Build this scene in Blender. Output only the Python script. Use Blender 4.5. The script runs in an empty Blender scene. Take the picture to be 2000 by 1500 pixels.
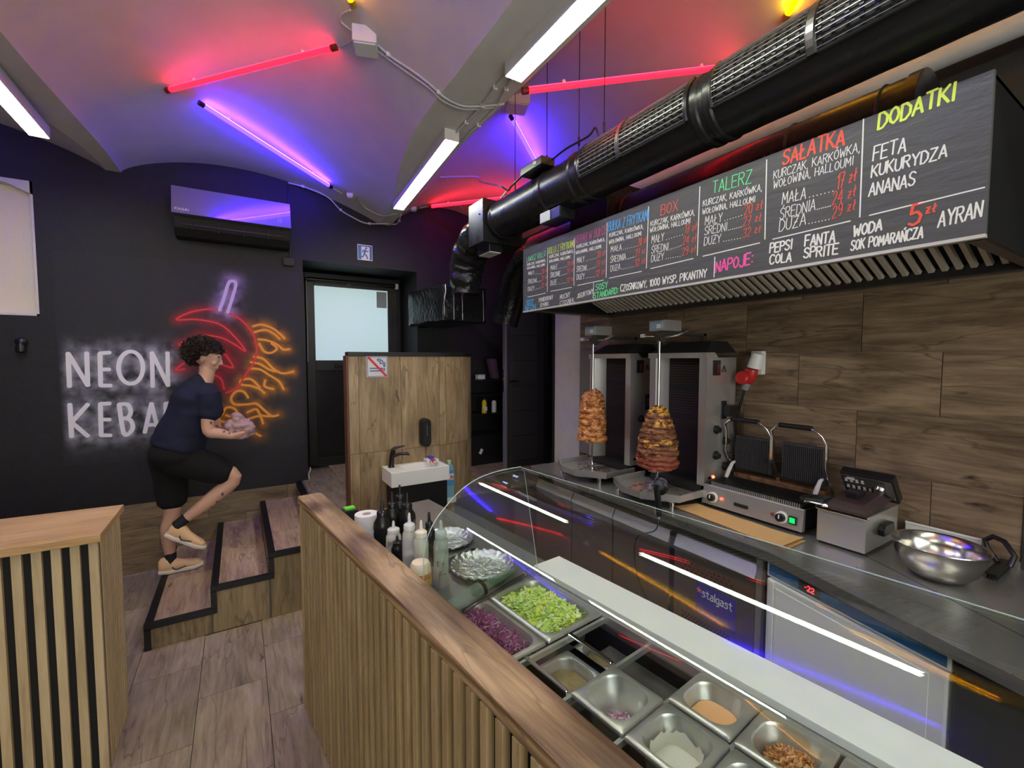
import bpy, bmesh, math, random
import numpy as np
from mathutils import Vector, Matrix, noise
R = random.Random(7)
S = bpy.context.scene
COL = S.collection
rad = math.radians
# ---------------------------------------------------------------- camera
CAMH = 1.85; F = 870.0; TH = rad(31.6); PH = rad(3.16)
cd = bpy.data.cameras.new('camera'); cam = bpy.data.objects.new('camera', cd); COL.objects.link(cam)
cd.sensor_width = 36.0; cd.lens = F/2000*36; cd.clip_start = 0.02
cam.location = (0, 0, CAMH); cam.rotation_euler = (rad(90)-PH, 0, -TH)
S.camera = cam
S.view_settings.view_transform = 'Standard'; S.view_settings.look = 'None'
S.view_settings.gamma = 1; S.view_settings.use_curve_mapping = False
S.view_settings.exposure = 0.66
w = bpy.data.worlds.new('world'); S.world = w; w.use_nodes = True
w.node_tree.nodes['Background'].inputs[0].default_value = (.75, .8, .9, 1)
w.node_tree.nodes['Background'].inputs[1].default_value = 0.4
K_WHITE, K_RED, K_BLUE, K_YEL, K_DAY = 24.0, 6.0, 92.0, 20.0, 48.0
# daylight falling in through the shop window behind the viewer
ld = bpy.data.lights.new('daylight', 'AREA'); ld.shape = 'RECTANGLE'; ld.size = 3.2; ld.size_y = 1.9
ld.energy = K_DAY; ld.color = (1.0, 1.0, .90)
lo_ = bpy.data.objects.new('daylight', ld); COL.objects.link(lo_)
lo_.location = (0.2, -2.52, 1.75); lo_.rotation_euler = (rad(90), 0, 0)
# ---------------------------------------------------------------- placing helpers: a viewed point on a real plane
fw = Vector((math.sin(TH)*math.cos(PH), math.cos(TH)*math.cos(PH), -math.sin(PH)))
rt = Vector((math.cos(TH), -math.sin(TH), 0)); up = rt.cross(fw)
O = Vector((0, 0, CAMH))
def ray(x, y): return fw + rt*((x-1000)/F) - up*((y-750)/F)
def PZ(x, y, z): d = ray(x, y); return O + d*((z-CAMH)/d.z)
def PY(x, y, v): d = ray(x, y); return O + d*(v/d.y)
def PX(x, y, v): d = ray(x, y); return O + d*(v/d.x)
AL = rad(6.3)
EU = Vector((-math.sin(AL), math.cos(AL), 0)); EV = Vector((math.cos(AL), math.sin(AL), 0))
def UV(u, v, z): return EU*u + EV*v + Vector((0, 0, z))
MC = Matrix.Rotation(AL, 4, 'Z')          # counter frame: local x = v, local y = u
def PUV(x, y, z): p = PZ(x, y, z); return (p.dot(EU), p.dot(EV))
# ---------------------------------------------------------------- objects
def meta(o, label=None, cat=None, group=None, kind=None):
    if label: o['label'] = label
    if cat: o['category'] = cat
    if group: o['group'] = group
    if kind: o['kind'] = kind
    return o
def thing(name, label, cat, loc=(0,0,0), rz=0, group=None, kind=None):
    o = bpy.data.objects.new(name, None); COL.objects.link(o)
    o.location = loc; o.rotation_euler = (0, 0, rz); o.empty_display_size = .1
    return meta(o, label, cat, group, kind)
def chainM(p):
    M = Matrix.Identity(4)
    while p: M = p.matrix_basis @ M; p = p.parent
    return M
def dup(o, loc=None, rz=None, label=None, parent=None, group=None):
    c = o.copy(); COL.objects.link(c)
    if parent: c.parent = parent
    if loc is not None: c.location = loc
    if rz is not None: c.rotation_euler = (0, 0, rz)
    if label: c['label'] = label
    if group: c['group'] = group
    for ch in list(o.children): dup(ch, parent=c)
    return c
class B:
    """collects shapes, builds them as one mesh object"""
    def __init__(s): s.v = []; s.f = []; s.c = []; s.M = Matrix.Identity(4)
    def add(s, vs, fs, col=None):
        n = len(s.v); s.v += [s.M @ Vector(v) for v in vs]; s.f += [tuple(i+n for i in f) for f in fs]
        if col is not None or s.c:
            while len(s.c) < n: s.c.append((1,1,1))
            s.c += [col or (1,1,1)]*len(vs)
        return s
    def box(s, a, b, M=None, col=None):
        x0,y0,z0 = a; x1,y1,z1 = b
        vs = [Vector(p) for p in ((x0,y0,z0),(x1,y0,z0),(x1,y1,z0),(x0,y1,z0),(x0,y0,z1),(x1,y0,z1),(x1,y1,z1),(x0,y1,z1))]
        if M: vs = [M @ v for v in vs]
        return s.add(vs, [(3,2,1,0),(4,5,6,7),(0,1,5,4),(1,2,6,5),(2,3,7,6),(3,0,4,7)], col)
    def prism(s, pts, a, b, axis='z', M=None, col=None):
        n = len(pts)
        def mk(p, t): return {'z': (p[0],p[1],t), 'y': (p[0],t,p[1]), 'x': (t,p[0],p[1])}[axis]
        vs = [Vector(mk(p,a)) for p in pts]+[Vector(mk(p,b)) for p in pts]
        if M: vs = [M @ v for v in vs]
        return s.add(vs, [tuple(range(n))[::-1], tuple(range(n,2*n))]+[(i,(i+1)%n,(i+1)%n+n,i+n) for i in range(n)], col)
    def tube(s, pts, r, n=10, cap=True, closed=False, col=None, sq=None):
        pts = [Vector(p) for p in pts]; m = len(pts)
        rr = r if isinstance(r, (list,tuple)) else [r]*m
        vs = []; N = None
        for i, p in enumerate(pts):
            if closed: t = pts[(i+1)%m]-pts[i-1]
            else: t = pts[min(i+1,m-1)]-pts[max(i-1,0)]
            t.normalize()
            if N is None:
                N = t.orthogonal().normalized()
                if sq: N = (Vector(sq)-t*t.dot(Vector(sq))).normalized()
            N = (N-t*N.dot(t)).normalized(); Bn = t.cross(N)
            for k in range(n):
                a = 2*math.pi*k/n; vs.append(p+(N*math.cos(a)+Bn*math.sin(a))*rr[i])
        fs = []
        for i in range(m if closed else m-1):
            j = (i+1)%m
            for k in range(n):
                l = (k+1)%n; fs.append((i*n+k, i*n+l, j*n+l, j*n+k))
        if cap and not closed: fs += [tuple(range(n))[::-1], tuple(range((m-1)*n, m*n))]
        return s.add(vs, fs, col)
    def cyl(s, a, b, r, n=16, r2=None, col=None): return s.tube([a,b], [r, r if r2 is None else r2], n, col=col)
    def lathe(s, prof, c=(0,0,0), n=24, M=None, col=None, cap=True):
        vs = []
        for (r,z) in prof:
            for k in range(n):
                a = 2*math.pi*k/n; v = Vector((r*math.cos(a), r*math.sin(a), z))
                vs.append((M @ v if M else v)+Vector(c))
        m = len(prof)
        fs = [(i*n+k, i*n+(k+1)%n, (i+1)*n+(k+1)%n, (i+1)*n+k) for i in range(m-1) for k in range(n)]
        if cap: fs += [tuple(range(n))[::-1], tuple(range((m-1)*n, m*n))]
        return s.add(vs, fs, col)
    def loft(s, rings, cap=True, col=None):
        n = len(rings[0]); vs = [v for r in rings for v in r]; m = len(rings)
        fs = [(i*n+k, i*n+(k+1)%n, (i+1)*n+(k+1)%n, (i+1)*n+k) for i in range(m-1) for k in range(n)]
        if cap: fs += [tuple(range(n))[::-1], tuple(range((m-1)*n, m*n))]
        return s.add(vs, fs, col)
    def ribbon(s, pts, wd, nrm, th=.0012, col=None):
        """rounded flat marker stroke lying on a plane with normal nrm"""
        nrm = Vector(nrm).normalized(); P = [Vector(p) for p in pts]
        for i in range(1, len(P)-1):
            if (P[i]-P[i-1]).angle(P[i+1]-P[i], 0) > .7:
                s.ribbon(P[:i+1], wd, nrm, th, col); return s.ribbon([p+nrm*.00022 for p in P[i:]], wd, nrm, th, col)
        if len(P) == 1: P = [P[0], P[0]+nrm.orthogonal()*1e-4]
        P = [p+nrm*(5e-6*i) for i, p in enumerate(P)]
        L = []; Rr = []
        for i, p in enumerate(P):
            t = P[min(i+1,len(P)-1)]-P[max(i-1,0)]
            if t.length < 1e-9: t = nrm.orthogonal()
            t.normalize(); sd = t.cross(nrm)*wd/2
            k = 1.0
            if 0 < i < len(P)-1:
                a = (P[i]-P[i-1]).normalized(); k = 1/max(.55, abs(a.cross(nrm).dot(t.cross(nrm))))
            L.append(p+sd*k); Rr.append(p-sd*k)
        t0 = (P[0]-P[1]).normalized()*wd*.35; t1 = (P[-1]-P[-2]).normalized()*wd*.35
        s0 = (P[1]-P[0]).normalized().cross(nrm)*wd*.28; s1 = (P[-1]-P[-2]).normalized().cross(nrm)*wd*.28
        L = [P[0]+t0+s0]+L+[P[-1]+t1+s1]; Rr = [P[0]+t0-s0]+Rr+[P[-1]+t1-s1]
        n = len(L); o = nrm*th
        vs = [p+o for p in L]+[p+o for p in Rr]+L+Rr
        fs = []
        for i in range(n-1):
            fs.append((i+1, i, n+i, n+i+1)); fs.append((i, i+1, 2*n+i+1, 2*n+i)); fs.append((n+i+1, n+i, 3*n+i, 3*n+i+1))
        fs += [(0, 2*n, 3*n, n), (n-1, 2*n-1, 4*n-1, 3*n-1)]
        return s.add(vs, fs, col)
    def build(s, name, mat, parent=None, smooth=False, bevel=0, label=None, kind=None, local=False, ang=None):
        me = bpy.data.meshes.new(name)
        vs = s.v
        if parent and not local:
            Mi = chainM(parent).inverted(); vs = [Mi @ v for v in vs]
        me.from_pydata([tuple(v) for v in vs], [], s.f)
        if s.c:
            at = me.color_attributes.new('Col', 'FLOAT_COLOR', 'POINT')
            while len(s.c) < len(vs): s.c.append((1,1,1))
            at.data.foreach_set('color', np.array([(*c,1) for c in s.c], dtype=np.float32).ravel())
        me.materials.append(mat)
        bm = bmesh.new(); bm.from_mesh(me); bmesh.ops.recalc_face_normals(bm, faces=bm.faces)
        if bevel:
            es = [e for e in bm.edges if len(e.link_faces)==2 and e.calc_face_angle(0) > .6]
            bmesh.ops.bevel(bm, geom=es, offset=bevel, segments=2, affect='EDGES', profile=.6, clamp_overlap=True)
        if smooth:
            for f in bm.faces: f.smooth = True
            for e in bm.edges:
                if len(e.link_faces)==2 and e.calc_face_angle(0) > (ang or .7): e.smooth = False
        bm.to_mesh(me); bm.free()
        o = bpy.data.objects.new(name, me); COL.objects.link(o)
        if parent: o.parent = parent
        return meta(o, label, None, None, kind)
def evalmesh(o):
    dg = bpy.context.evaluated_depsgraph_get(); dg.update()
    me = bpy.data.meshes.new_from_object(o.evaluated_get(dg))
    old = o.data; o.modifiers.clear(); o.data = me; bpy.data.meshes.remove(old)
def voxel(o, size, smooth=6, fac=.5):
    m = o.modifiers.new('r','REMESH'); m.mode = 'VOXEL'; m.voxel_size = size; m.use_smooth_shade = True
    if smooth: q = o.modifiers.new('s','SMOOTH'); q.iterations = smooth; q.factor = fac
    evalmesh(o)
    for p in o.data.polygons: p.use_smooth = True
    return o
# ---------------------------------------------------------------- materials
def mat(name, col=(.5,.5,.5), rough=.5, metal=0, spec=.5, emit=None, es=0, bump=0, bscale=40, var=0, trans=0, ior=1.45, coat=0, vcol=False, sss=0, aniso=None, rvar=0):
    m = bpy.data.materials.new(name); m.use_nodes = True; nt = m.node_tree; b = nt.nodes['Principled BSDF']
    b.inputs['Base Color'].default_value = (*col, 1); b.inputs['Roughness'].default_value = rough
    b.inputs['Metallic'].default_value = metal; b.inputs['Specular IOR Level'].default_value = spec
    b.inputs['Transmission Weight'].default_value = trans; b.inputs['IOR'].default_value = ior
    b.inputs['Coat Weight'].default_value = coat; b.inputs['Coat Roughness'].default_value = .08
    if sss: b.inputs['Subsurface Weight'].default_value = sss; b.inputs['Subsurface Scale'].default_value = .01
    if emit: b.inputs['Emission Color'].default_value = (*emit,1); b.inputs['Emission Strength'].default_value = es
    N = nt.nodes.new; L = nt.links.new
    tc = N('ShaderNodeTexCoord')
    src = None
    if vcol:
        a = N('ShaderNodeVertexColor'); a.layer_name = 'Col'; src = a.outputs[0]
    if var or rvar:
        n = N('ShaderNodeTexNoise'); n.inputs['Scale'].default_value = bscale*.35; n.inputs['Detail'].default_value = 5
        L(tc.outputs['Object'], n.inputs['Vector'])
        if aniso:
            mp = N('ShaderNodeMapping'); mp.inputs['Scale'].default_value = aniso
            L(tc.outputs['Object'], mp.inputs[0]); L(mp.outputs[0], n.inputs['Vector'])
        if var:
            mr = N('ShaderNodeMapRange'); mr.inputs[1].default_value = .3; mr.inputs[2].default_value = .7
            mr.inputs[3].default_value = 1-var; mr.inputs[4].default_value = 1+var
            L(n.outputs[0], mr.inputs[0])
            mx = N('ShaderNodeMix'); mx.data_type = 'RGBA'; mx.blend_type = 'MULTIPLY'; mx.inputs[0].default_value = 1
            if src: L(src, mx.inputs[6])
            else: mx.inputs[6].default_value = (*col,1)
            L(mr.outputs[0], mx.inputs[7]); src = mx.outputs[2]
        if rvar:
            mr = N('ShaderNodeMapRange'); mr.inputs[1].default_value = .3; mr.inputs[2].default_value = .7
            mr.inputs[3].default_value = max(0,rough-rvar); mr.inputs[4].default_value = rough+rvar
            L(n.outputs[0], mr.inputs[0]); L(mr.outputs[0], b.inputs['Roughness'])
    if src: L(src, b.inputs['Base Color'])
    if bump:
        n = N('ShaderNodeTexNoise'); n.inputs['Scale'].default_value = bscale; n.inputs['Detail'].default_value = 6
        if aniso:
            mp = N('ShaderNodeMapping'); mp.inputs['Scale'].default_value = aniso
            L(tc.outputs['Object'], mp.inputs[0]); L(mp.outputs[0], n.inputs['Vector'])
        else: L(tc.outputs['Object'], n.inputs['Vector'])
        bp = N('ShaderNodeBump'); bp.inputs['Strength'].default_value = bump; bp.inputs['Distance'].default_value = .01
        L(n.outputs[0], bp.inputs['Height']); L(bp.outputs[0], b.inputs['Normal'])
    return m
def wood(name, c0, c1, c2, axis=0, stretch=9, scale=3.2, rough=.5, knots=.5, rnd=.25, bump=.12, ringy=0):
    """plank grain along the object's own axis; every object gets its own offset"""
    m = bpy.data.materials.new(name); m.use_nodes = True; nt = m.node_tree; b = nt.nodes['Principled BSDF']
    N = nt.nodes.new; L = nt.links.new
    tc = N('ShaderNodeTexCoord'); oi = N('ShaderNodeObjectInfo')
    mu = N('ShaderNodeMath'); mu.operation = 'MULTIPLY'; mu.inputs[1].default_value = 37; L(oi.outputs['Random'], mu.inputs[0])
    cb = N('ShaderNodeCombineXYZ'); L(mu.outputs[0], cb.inputs[0]); L(mu.outputs[0], cb.inputs[1]); L(mu.outputs[0], cb.inputs[2])
    ad = N('ShaderNodeVectorMath'); ad.operation = 'ADD'; L(tc.outputs['Object'], ad.inputs[0]); L(cb.outputs[0], ad.inputs[1])
    sc = [stretch]*3; sc[axis] = 1
    mp = N('ShaderNodeMapping'); mp.inputs['Scale'].default_value = sc; L(ad.outputs[0], mp.inputs[0])
    n1 = N('ShaderNodeTexNoise'); n1.inputs['Scale'].default_value = scale; n1.inputs['Detail'].default_value = 9; n1.inputs['Roughness'].default_value = .68; n1.inputs['Distortion'].default_value = .6
    L(mp.outputs[0], n1.inputs['Vector'])
    sc2 = [2.2]*3; sc2[axis] = .9
    mp2 = N('ShaderNodeMapping'); mp2.inputs['Scale'].default_value = sc2; L(ad.outputs[0], mp2.inputs[0])
    n2 = N('ShaderNodeTexNoise'); n2.inputs['Scale'].default_value = 2.2; n2.inputs['Detail'].default_value = 6; n2.inputs['Distortion'].default_value = .8; L(mp2.outputs[0], n2.inputs['Vector'])
    cr = N('ShaderNodeValToRGB'); e = cr.color_ramp.elements
    e[0].position = .34; e[0].color = (*c0,1); e[1].position = .66; e[1].color = (*c2,1)
    k = cr.color_ramp.elements.new(.5); k.color = (*c1,1)
    mix = N('ShaderNodeMix'); mix.inputs[0].default_value = .38; L(n1.outputs[0], mix.inputs[2]); L(n2.outputs[0], mix.inputs[3])
    last = mix.outputs[0]
    if ringy:
        wv = N('ShaderNodeTexWave'); wv.wave_type = 'RINGS'; wv.inputs['Scale'].default_value = ringy; wv.inputs['Distortion'].default_value = 3.5; wv.inputs['Detail'].default_value = 3; wv.inputs['Detail Scale'].default_value = 1.2
        sc3 = [5.0]*3; sc3[axis] = 1.1
        mp3 = N('ShaderNodeMapping'); mp3.inputs['Scale'].default_value = sc3; L(ad.outputs[0], mp3.inputs[0]); L(mp3.outputs[0], wv.inputs['Vector'])
        m2 = N('ShaderNodeMix'); m2.inputs[0].default_value = .22; L(last, m2.inputs[2]); L(wv.outputs['Fac'], m2.inputs[3]); last = m2.outputs[0]
    L(last, cr.inputs[0]); colr = cr.outputs[0]
    if knots:
        sk = [3.4]*3; sk[axis] = 1.3
        mk = N('ShaderNodeMapping'); mk.inputs['Scale'].default_value = sk; L(ad.outputs[0], mk.inputs[0])
        nz = N('ShaderNodeTexNoise'); nz.inputs['Scale'].default_value = 6; nz.inputs['Detail'].default_value = 4; L(mk.outputs[0], nz.inputs['Vector'])
        vm = N('ShaderNodeVectorMath'); vm.operation = 'MULTIPLY_ADD'; vm.inputs[1].default_value = (.35,.35,.35); L(nz.outputs['Color'], vm.inputs[0]); L(mk.outputs[0], vm.inputs[2])
        vo = N('ShaderNodeTexVoronoi'); vo.inputs['Scale'].default_value = 1.7; L(vm.outputs[0], vo.inputs['Vector'])
        mr = N('ShaderNodeMapRange'); mr.inputs[1].default_value = .03; mr.inputs[2].default_value = .13; mr.inputs[3].default_value = min(1,knots*1.7); mr.inputs[4].default_value = 0
        L(vo.outputs['Distance'], mr.inputs[0])
        # cracks: thin dark streaks
        n3 = N('ShaderNodeTexNoise'); n3.inputs['Scale'].default_value = 1.1; n3.inputs['Detail'].default_value = 3; n3.inputs['Distortion'].default_value = .4
        sk2 = [5.5]*3; sk2[axis] = .9
        mk2 = N('ShaderNodeMapping'); mk2.inputs['Scale'].default_value = sk2; L(ad.outputs[0], mk2.inputs[0]); L(mk2.outputs[0], n3.inputs['Vector'])
        sb = N('ShaderNodeMath'); sb.operation = 'SUBTRACT'; sb.inputs[1].default_value = .5; L(n3.outputs[0], sb.inputs[0])
        ab = N('ShaderNodeMath'); ab.operation = 'ABSOLUTE'; L(sb.outputs[0], ab.inputs[0])
        mr3 = N('ShaderNodeMapRange'); mr3.inputs[1].default_value = 0; mr3.inputs[2].default_value = .012; mr3.inputs[3].default_value = knots*1.7; mr3.inputs[4].default_value = 0; L(ab.outputs[0], mr3.inputs[0])
        m3 = N('ShaderNodeMath'); m3.operation = 'MULTIPLY'; L(mr3.outputs[0], m3.inputs[0]); L(n2.outputs[0], m3.inputs[1])
        mxk = N('ShaderNodeMath'); mxk.operation = 'MAXIMUM'; L(mr.outputs[0], mxk.inputs[0]); L(m3.outputs[0], mxk.inputs[1])
        kx = N('ShaderNodeMix'); kx.data_type = 'RGBA'; L(mxk.outputs[0], kx.inputs[0]); L(colr, kx.inputs[6]); kx.inputs[7].default_value = (c0[0]*.3, c0[1]*.28, c0[2]*.3, 1)
        colr = kx.outputs[2]
    # per piece tone
    mr2 = N('ShaderNodeMapRange'); mr2.inputs[3].default_value = 1-rnd; mr2.inputs[4].default_value = 1+rnd; L(oi.outputs['Random'], mr2.inputs[0])
    mv = N('ShaderNodeMix'); mv.data_type = 'RGBA'; mv.blend_type = 'MULTIPLY'; mv.inputs[0].default_value = 1; L(colr, mv.inputs[6]); L(mr2.outputs[0], mv.inputs[7])
    L(mv.outputs[2], b.inputs['Base Color']); b.inputs['Roughness'].default_value = rough
    bp = N('ShaderNodeBump'); bp.inputs['Strength'].default_value = bump; bp.inputs['Distance'].default_value = .004; L(n1.outputs[0], bp.inputs['Height']); L(bp.outputs[0], b.inputs['Normal'])
    return m
def glass_mat(name, tint=(1,1,1), base=.04, rough=0.0):
    m = bpy.data.materials.new(name); m.use_nodes = True; nt = m.node_tree; nt.nodes.remove(nt.nodes['Principled BSDF'])
    N = nt.nodes.new; L = nt.links.new; out = nt.nodes['Material Output']
    t = N('ShaderNodeBsdfTransparent'); t.inputs[0].default_value = (*tint,1)
    g = N('ShaderNodeBsdfGlossy'); g.inputs['Roughness'].default_value = rough
    fr = N('ShaderNodeFresnel'); ge = N('ShaderNodeNewGeometry'); mr = N('ShaderNodeMapRange'); mr.inputs[3].default_value = 1.5; mr.inputs[4].default_value = 1/1.5; L(ge.outputs['Backfacing'], mr.inputs[0]); L(mr.outputs[0], fr.inputs['IOR'])
    mx = N('ShaderNodeMixShader'); L(fr.outputs[0], mx.inputs[0]); L(t.outputs[0], mx.inputs[1]); L(g.outputs[0], mx.inputs[2]); L(mx.outputs[0], out.inputs[0])
    return m
M = {}
M['plaster'] = mat('white_plaster', (.62,.61,.585), .85, bump=.15, bscale=14, var=.04)
M['beam'] = mat('beam_plaster', (.60,.60,.57), .85, bump=.12, bscale=14, var=.04)
M['charcoal'] = mat('charcoal_wall_paint', (.0145,.014,.0165), .62, bump=.15, bscale=60, var=.15)
M['black'] = mat('black_paint', (.012,.012,.013), .4)
M['blackplastic'] = mat('black_plastic', (.012,.012,.013), .28)
M['blackmatte'] = mat('black_matte', (.010,.010,.011), .7)
M['duct'] = mat('black_duct_steel', (.018,.018,.020), .30, metal=.3, rvar=.08, bscale=20)
M['foil'] = mat('black_foil_wrap', (.012,.012,.013), .2, metal=.2, bump=.7, bscale=26)
M['silverfoil'] = mat('silver_tape_foil', (.45,.46,.48), .3, metal=.9, bump=.9, bscale=40)
M['steel'] = mat('brushed_steel', (.60,.585,.57), .34, metal=.78, rvar=.06, bscale=60, aniso=(1,1,12))
M['steeltop'] = mat('steel_worktop', (.37,.36,.36), .30, metal=.72, rvar=.03, bscale=60)
M['filter'] = mat('filter_steel', (.72,.67,.56), .36, metal=.5)
M['steeldark'] = mat('dark_steel', (.16,.15,.145), .35, metal=.9, rvar=.06, bscale=40)
M['fridge'] = mat('fridge_door_steel', (.21,.175,.155), .36, metal=.7, rvar=.05, bscale=60)
M['chrome'] = mat('chrome', (.75,.75,.76), .10, metal=1)
M['bowl'] = mat('polished_bowl_steel', (.62,.60,.57), .2, metal=1)
M['white'] = mat('white_plastic', (.75,.75,.74), .4)
M['cable'] = mat('white_cable', (.62,.62,.64), .5)
M['ceramic'] = mat('white_ceramic', (.85,.85,.84), .15)
M['cream'] = mat('cream_blind_fabric', (.80,.73,.55), .9, bump=.2, bscale=90)
M['creamwall'] = mat('cream_wall_paint', (.66,.64,.62), .8, var=.05)
M['board'] = mat('chalkboard_foil', (.078,.078,.080), .5, bump=.36, bscale=10, aniso=(1,1,3.5))
M['grey'] = mat('grey_plastic', (.25,.26,.28), .5)
M['navy'] = mat('navy_cotton', (.008,.010,.032), .9, bump=.25, bscale=22)
M['short'] = mat('black_cotton', (.005,.005,.006), .95, bump=.15, bscale=22)
M['skin'] = mat('skin', (.62,.36,.27), .55, sss=.15, var=.06, bscale=25)
M['hair'] = mat('dark_brown_hair', (.018,.009,.006), .5)
M['cloth'] = mat('pink_grey_cloth', (.42,.27,.29), .95, bump=.3, bscale=60)
M['shoe'] = mat('cream_orange_shoe', (.80,.52,.30), .7, bump=.25, bscale=150)
M['sole'] = mat('white_rubber_sole', (.75,.70,.62), .6)
M['fl_tile'] = wood('grey_brown_floor_tile', (.15,.115,.075), (.30,.235,.160), (.44,.355,.255), axis=0, rough=.42, knots=.55, rnd=.14)
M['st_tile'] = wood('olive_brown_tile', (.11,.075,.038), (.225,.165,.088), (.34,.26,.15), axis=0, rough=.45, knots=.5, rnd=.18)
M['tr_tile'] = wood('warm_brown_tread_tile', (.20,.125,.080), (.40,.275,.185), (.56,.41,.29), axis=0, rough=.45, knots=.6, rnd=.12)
M['pt_tile'] = wood('light_brown_partition_tile', (.17,.105,.055), (.33,.23,.125), (.50,.37,.22), axis=2, rough=.42, knots=.55, rnd=.08)
M['kb_tile'] = wood('dark_brown_wall_tile', (.068,.042,.024), (.205,.140,.086), (.36,.255,.165), axis=0, rough=.42, knots=.55, rnd=.12)
M['slat'] = wood('oiled_spruce_slat', (.27,.175,.080), (.38,.265,.130), (.49,.36,.20), axis=2, stretch=14, rough=.55, knots=0, rnd=.10)
M['slatlight'] = wood('pale_pine_slat', (.38,.27,.145), (.49,.37,.21), (.59,.46,.28), axis=2, stretch=14, rough=.55, knots=0, rnd=.07)
M['cap'] = wood('walnut_stained_cap', (.105,.058,.026), (.26,.160,.075), (.46,.31,.155), axis=1, stretch=14, rough=.42, knots=.4, rnd=0, ringy=2.2)
M['cap2'] = wood('honey_pine_cap', (.34,.19,.08), (.50,.31,.14), (.62,.42,.22), axis=0, stretch=14, rough=.4, knots=.2, rnd=0)
M['plank'] = mat('raw_timber', (.62,.36,.22), .7, var=.1)
M['slatback'] = mat('black_backing_board', (.008,.008,.008), .8)
M['grout'] = mat('grout', (.13,.12,.10), .9)
M['groutl'] = mat('light_grout', (.36,.30,.22), .9)
M['rubber'] = mat('black_ribbed_nosing', (.010,.010,.012), .45)
def emis(name, col, s, back=None):
    m = bpy.data.materials.new(name); m.use_nodes = True; nt = m.node_tree; b = nt.nodes['Principled BSDF']
    b.inputs['Base Color'].default_value = (*[min(1,c) for c in col],1); b.inputs['Emission Color'].default_value = (*col,1); b.inputs['Emission Strength'].default_value = s
    b.inputs['Roughness'].default_value = .4
    return m
M['led'] = emis('led_diffuser', (.94,1.0,.80), K_WHITE)
M['redtube'] = emis('red_tube', (1,.004,.012), 6.5)
M['redglow'] = emis('red_led_strip', (1,.015,.05), K_RED)
M['bluetube'] = emis('lilac_tube_back', (.11,.045,1.0), 3.0)
M['blueglow'] = emis('blue_led_strip', (.04,.01,1), K_BLUE)
M['yeltube'] = emis('yellow_tube', (1,.26,.0), 5.0)
M['yelglow'] = emis('yellow_led_strip', (1,.60,.0), K_YEL)
M['blindlit'] = emis('daylit_white_blind', (.50,.68,.72), .36)
M['glass'] = glass_mat('clear_glass', (.93,.97,.95))
M['thinglass'] = glass_mat('thin_clear_plastic', (.90,.92,.90), rough=.05)
# ================================================================ CEILING, WALLS, FLOOR
WY = 4.93
def sm(t): t = max(0., min(1., t)); return t*t*(3-2*t)
def ceilz(x, y):
    s = sm((WY-y)/2.3); k = 1-s
    bays = ((-3.3, -.88-.40*s, .42, .9), (-.78-.10*s, 1.34-.33*s, 0, .75+.2*s), (1.46-.10*s, 2.98, 0, .85))
    wq = max(0., min(1., (x+.78)/2.12)); z = 3.33 + k*(.07-.09*wq)
    for a, b, q, ex in bays:
        if a < x < b:
            t = (x-a)/(b-a); h = .30+.30*s
            if a < -1: t = 1-t; h += .05
            h -= .08*k*(1-wq)
            z = max(z, z + h*math.sin(math.pi*t**ex)**.9)
    return z
def ceil_hit(px, py, off=.05):
    d = ray(px, py); t = .5
    while t < 14:
        p = O + d*t
        if p.z > ceilz(p.x, p.y)-off or p.y > WY-.014: return p
        t += .004
    return p
b = B(); ys = np.arange(-2.6, 4.96, .06)
for y in ys:
    yc = min(y, WY); s = sm((WY-yc)/2.3); ed = [-3.3, -.88-.40*s, -.78-.10*s, 1.34-.33*s, 1.46-.10*s, 2.98, 3.8]; xs = []
    for a, c, n in zip(ed[:-1], ed[1:], (34, 3, 56, 3, 40, 4)): xs += [a+(c-a)*.5*(1-math.cos(math.pi*i/n)) for i in range(n)]
    xs.append(3.8)
    for x in xs: b.v.append(Vector((x, y, ceilz(x, yc))))
nx = len(xs)
b.f = [(j*nx+i, j*nx+i+1, (j+1)*nx+i+1, (j+1)*nx+i) for j in range(len(ys)-1) for i in range(nx-1)]
n0 = len(b.v); b.v += [v+Vector((0,0,.12)) for v in b.v[:]]; b.f += [tuple(i+n0 for i in f) for f in b.f[:]]
ceiling = b.build('ceiling', M['plaster'], smooth=True, kind='structure', ang=.2)
# back wall, cut under the vault, with the niche and the alcove of the exit
wb = B()
def strip(b, x0, x1, rng, y0=WY, y1=WY+.14):
    x = x0
    while x < x1-1e-6:
        xe = min(x+.08, x1); a = (x+xe)/2
        for z0, z1 in rng:
            zt = max(ceilz(x, WY), ceilz(xe, WY))+.02 if z1 is None else z1
            b.box((x, y0, z0), (xe, y1, zt))
        x = xe
strip(wb, -3.2, -2.6, [(0, None)]); strip(wb, -2.6, -1.31, [(0, 2.19), (3.22, None)]); strip(wb, -1.31, .58, [(0, None)])
strip(wb, .58, 1.76, [(2.84, None)]); strip(wb, 1.76, 3.75, [(0, None)])
wb.box((1.76, WY+.14, .4), (1.86, 5.62, 3.0)).box((.44, WY+.14, .4), (.58, 5.62, 3.0)).box((.44, 5.54, .4), (.60, 5.66, 3.0)).box((1.70, 5.54, .4), (1.86, 5.66, 3.0)).box((.44, WY+.14, 2.84), (1.86, 5.66, 2.95)).box((.6,5.60,.4),(1.7,5.68,2.86))
wall_back = wb.build('wall_back', M['charcoal'], kind='structure')
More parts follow.
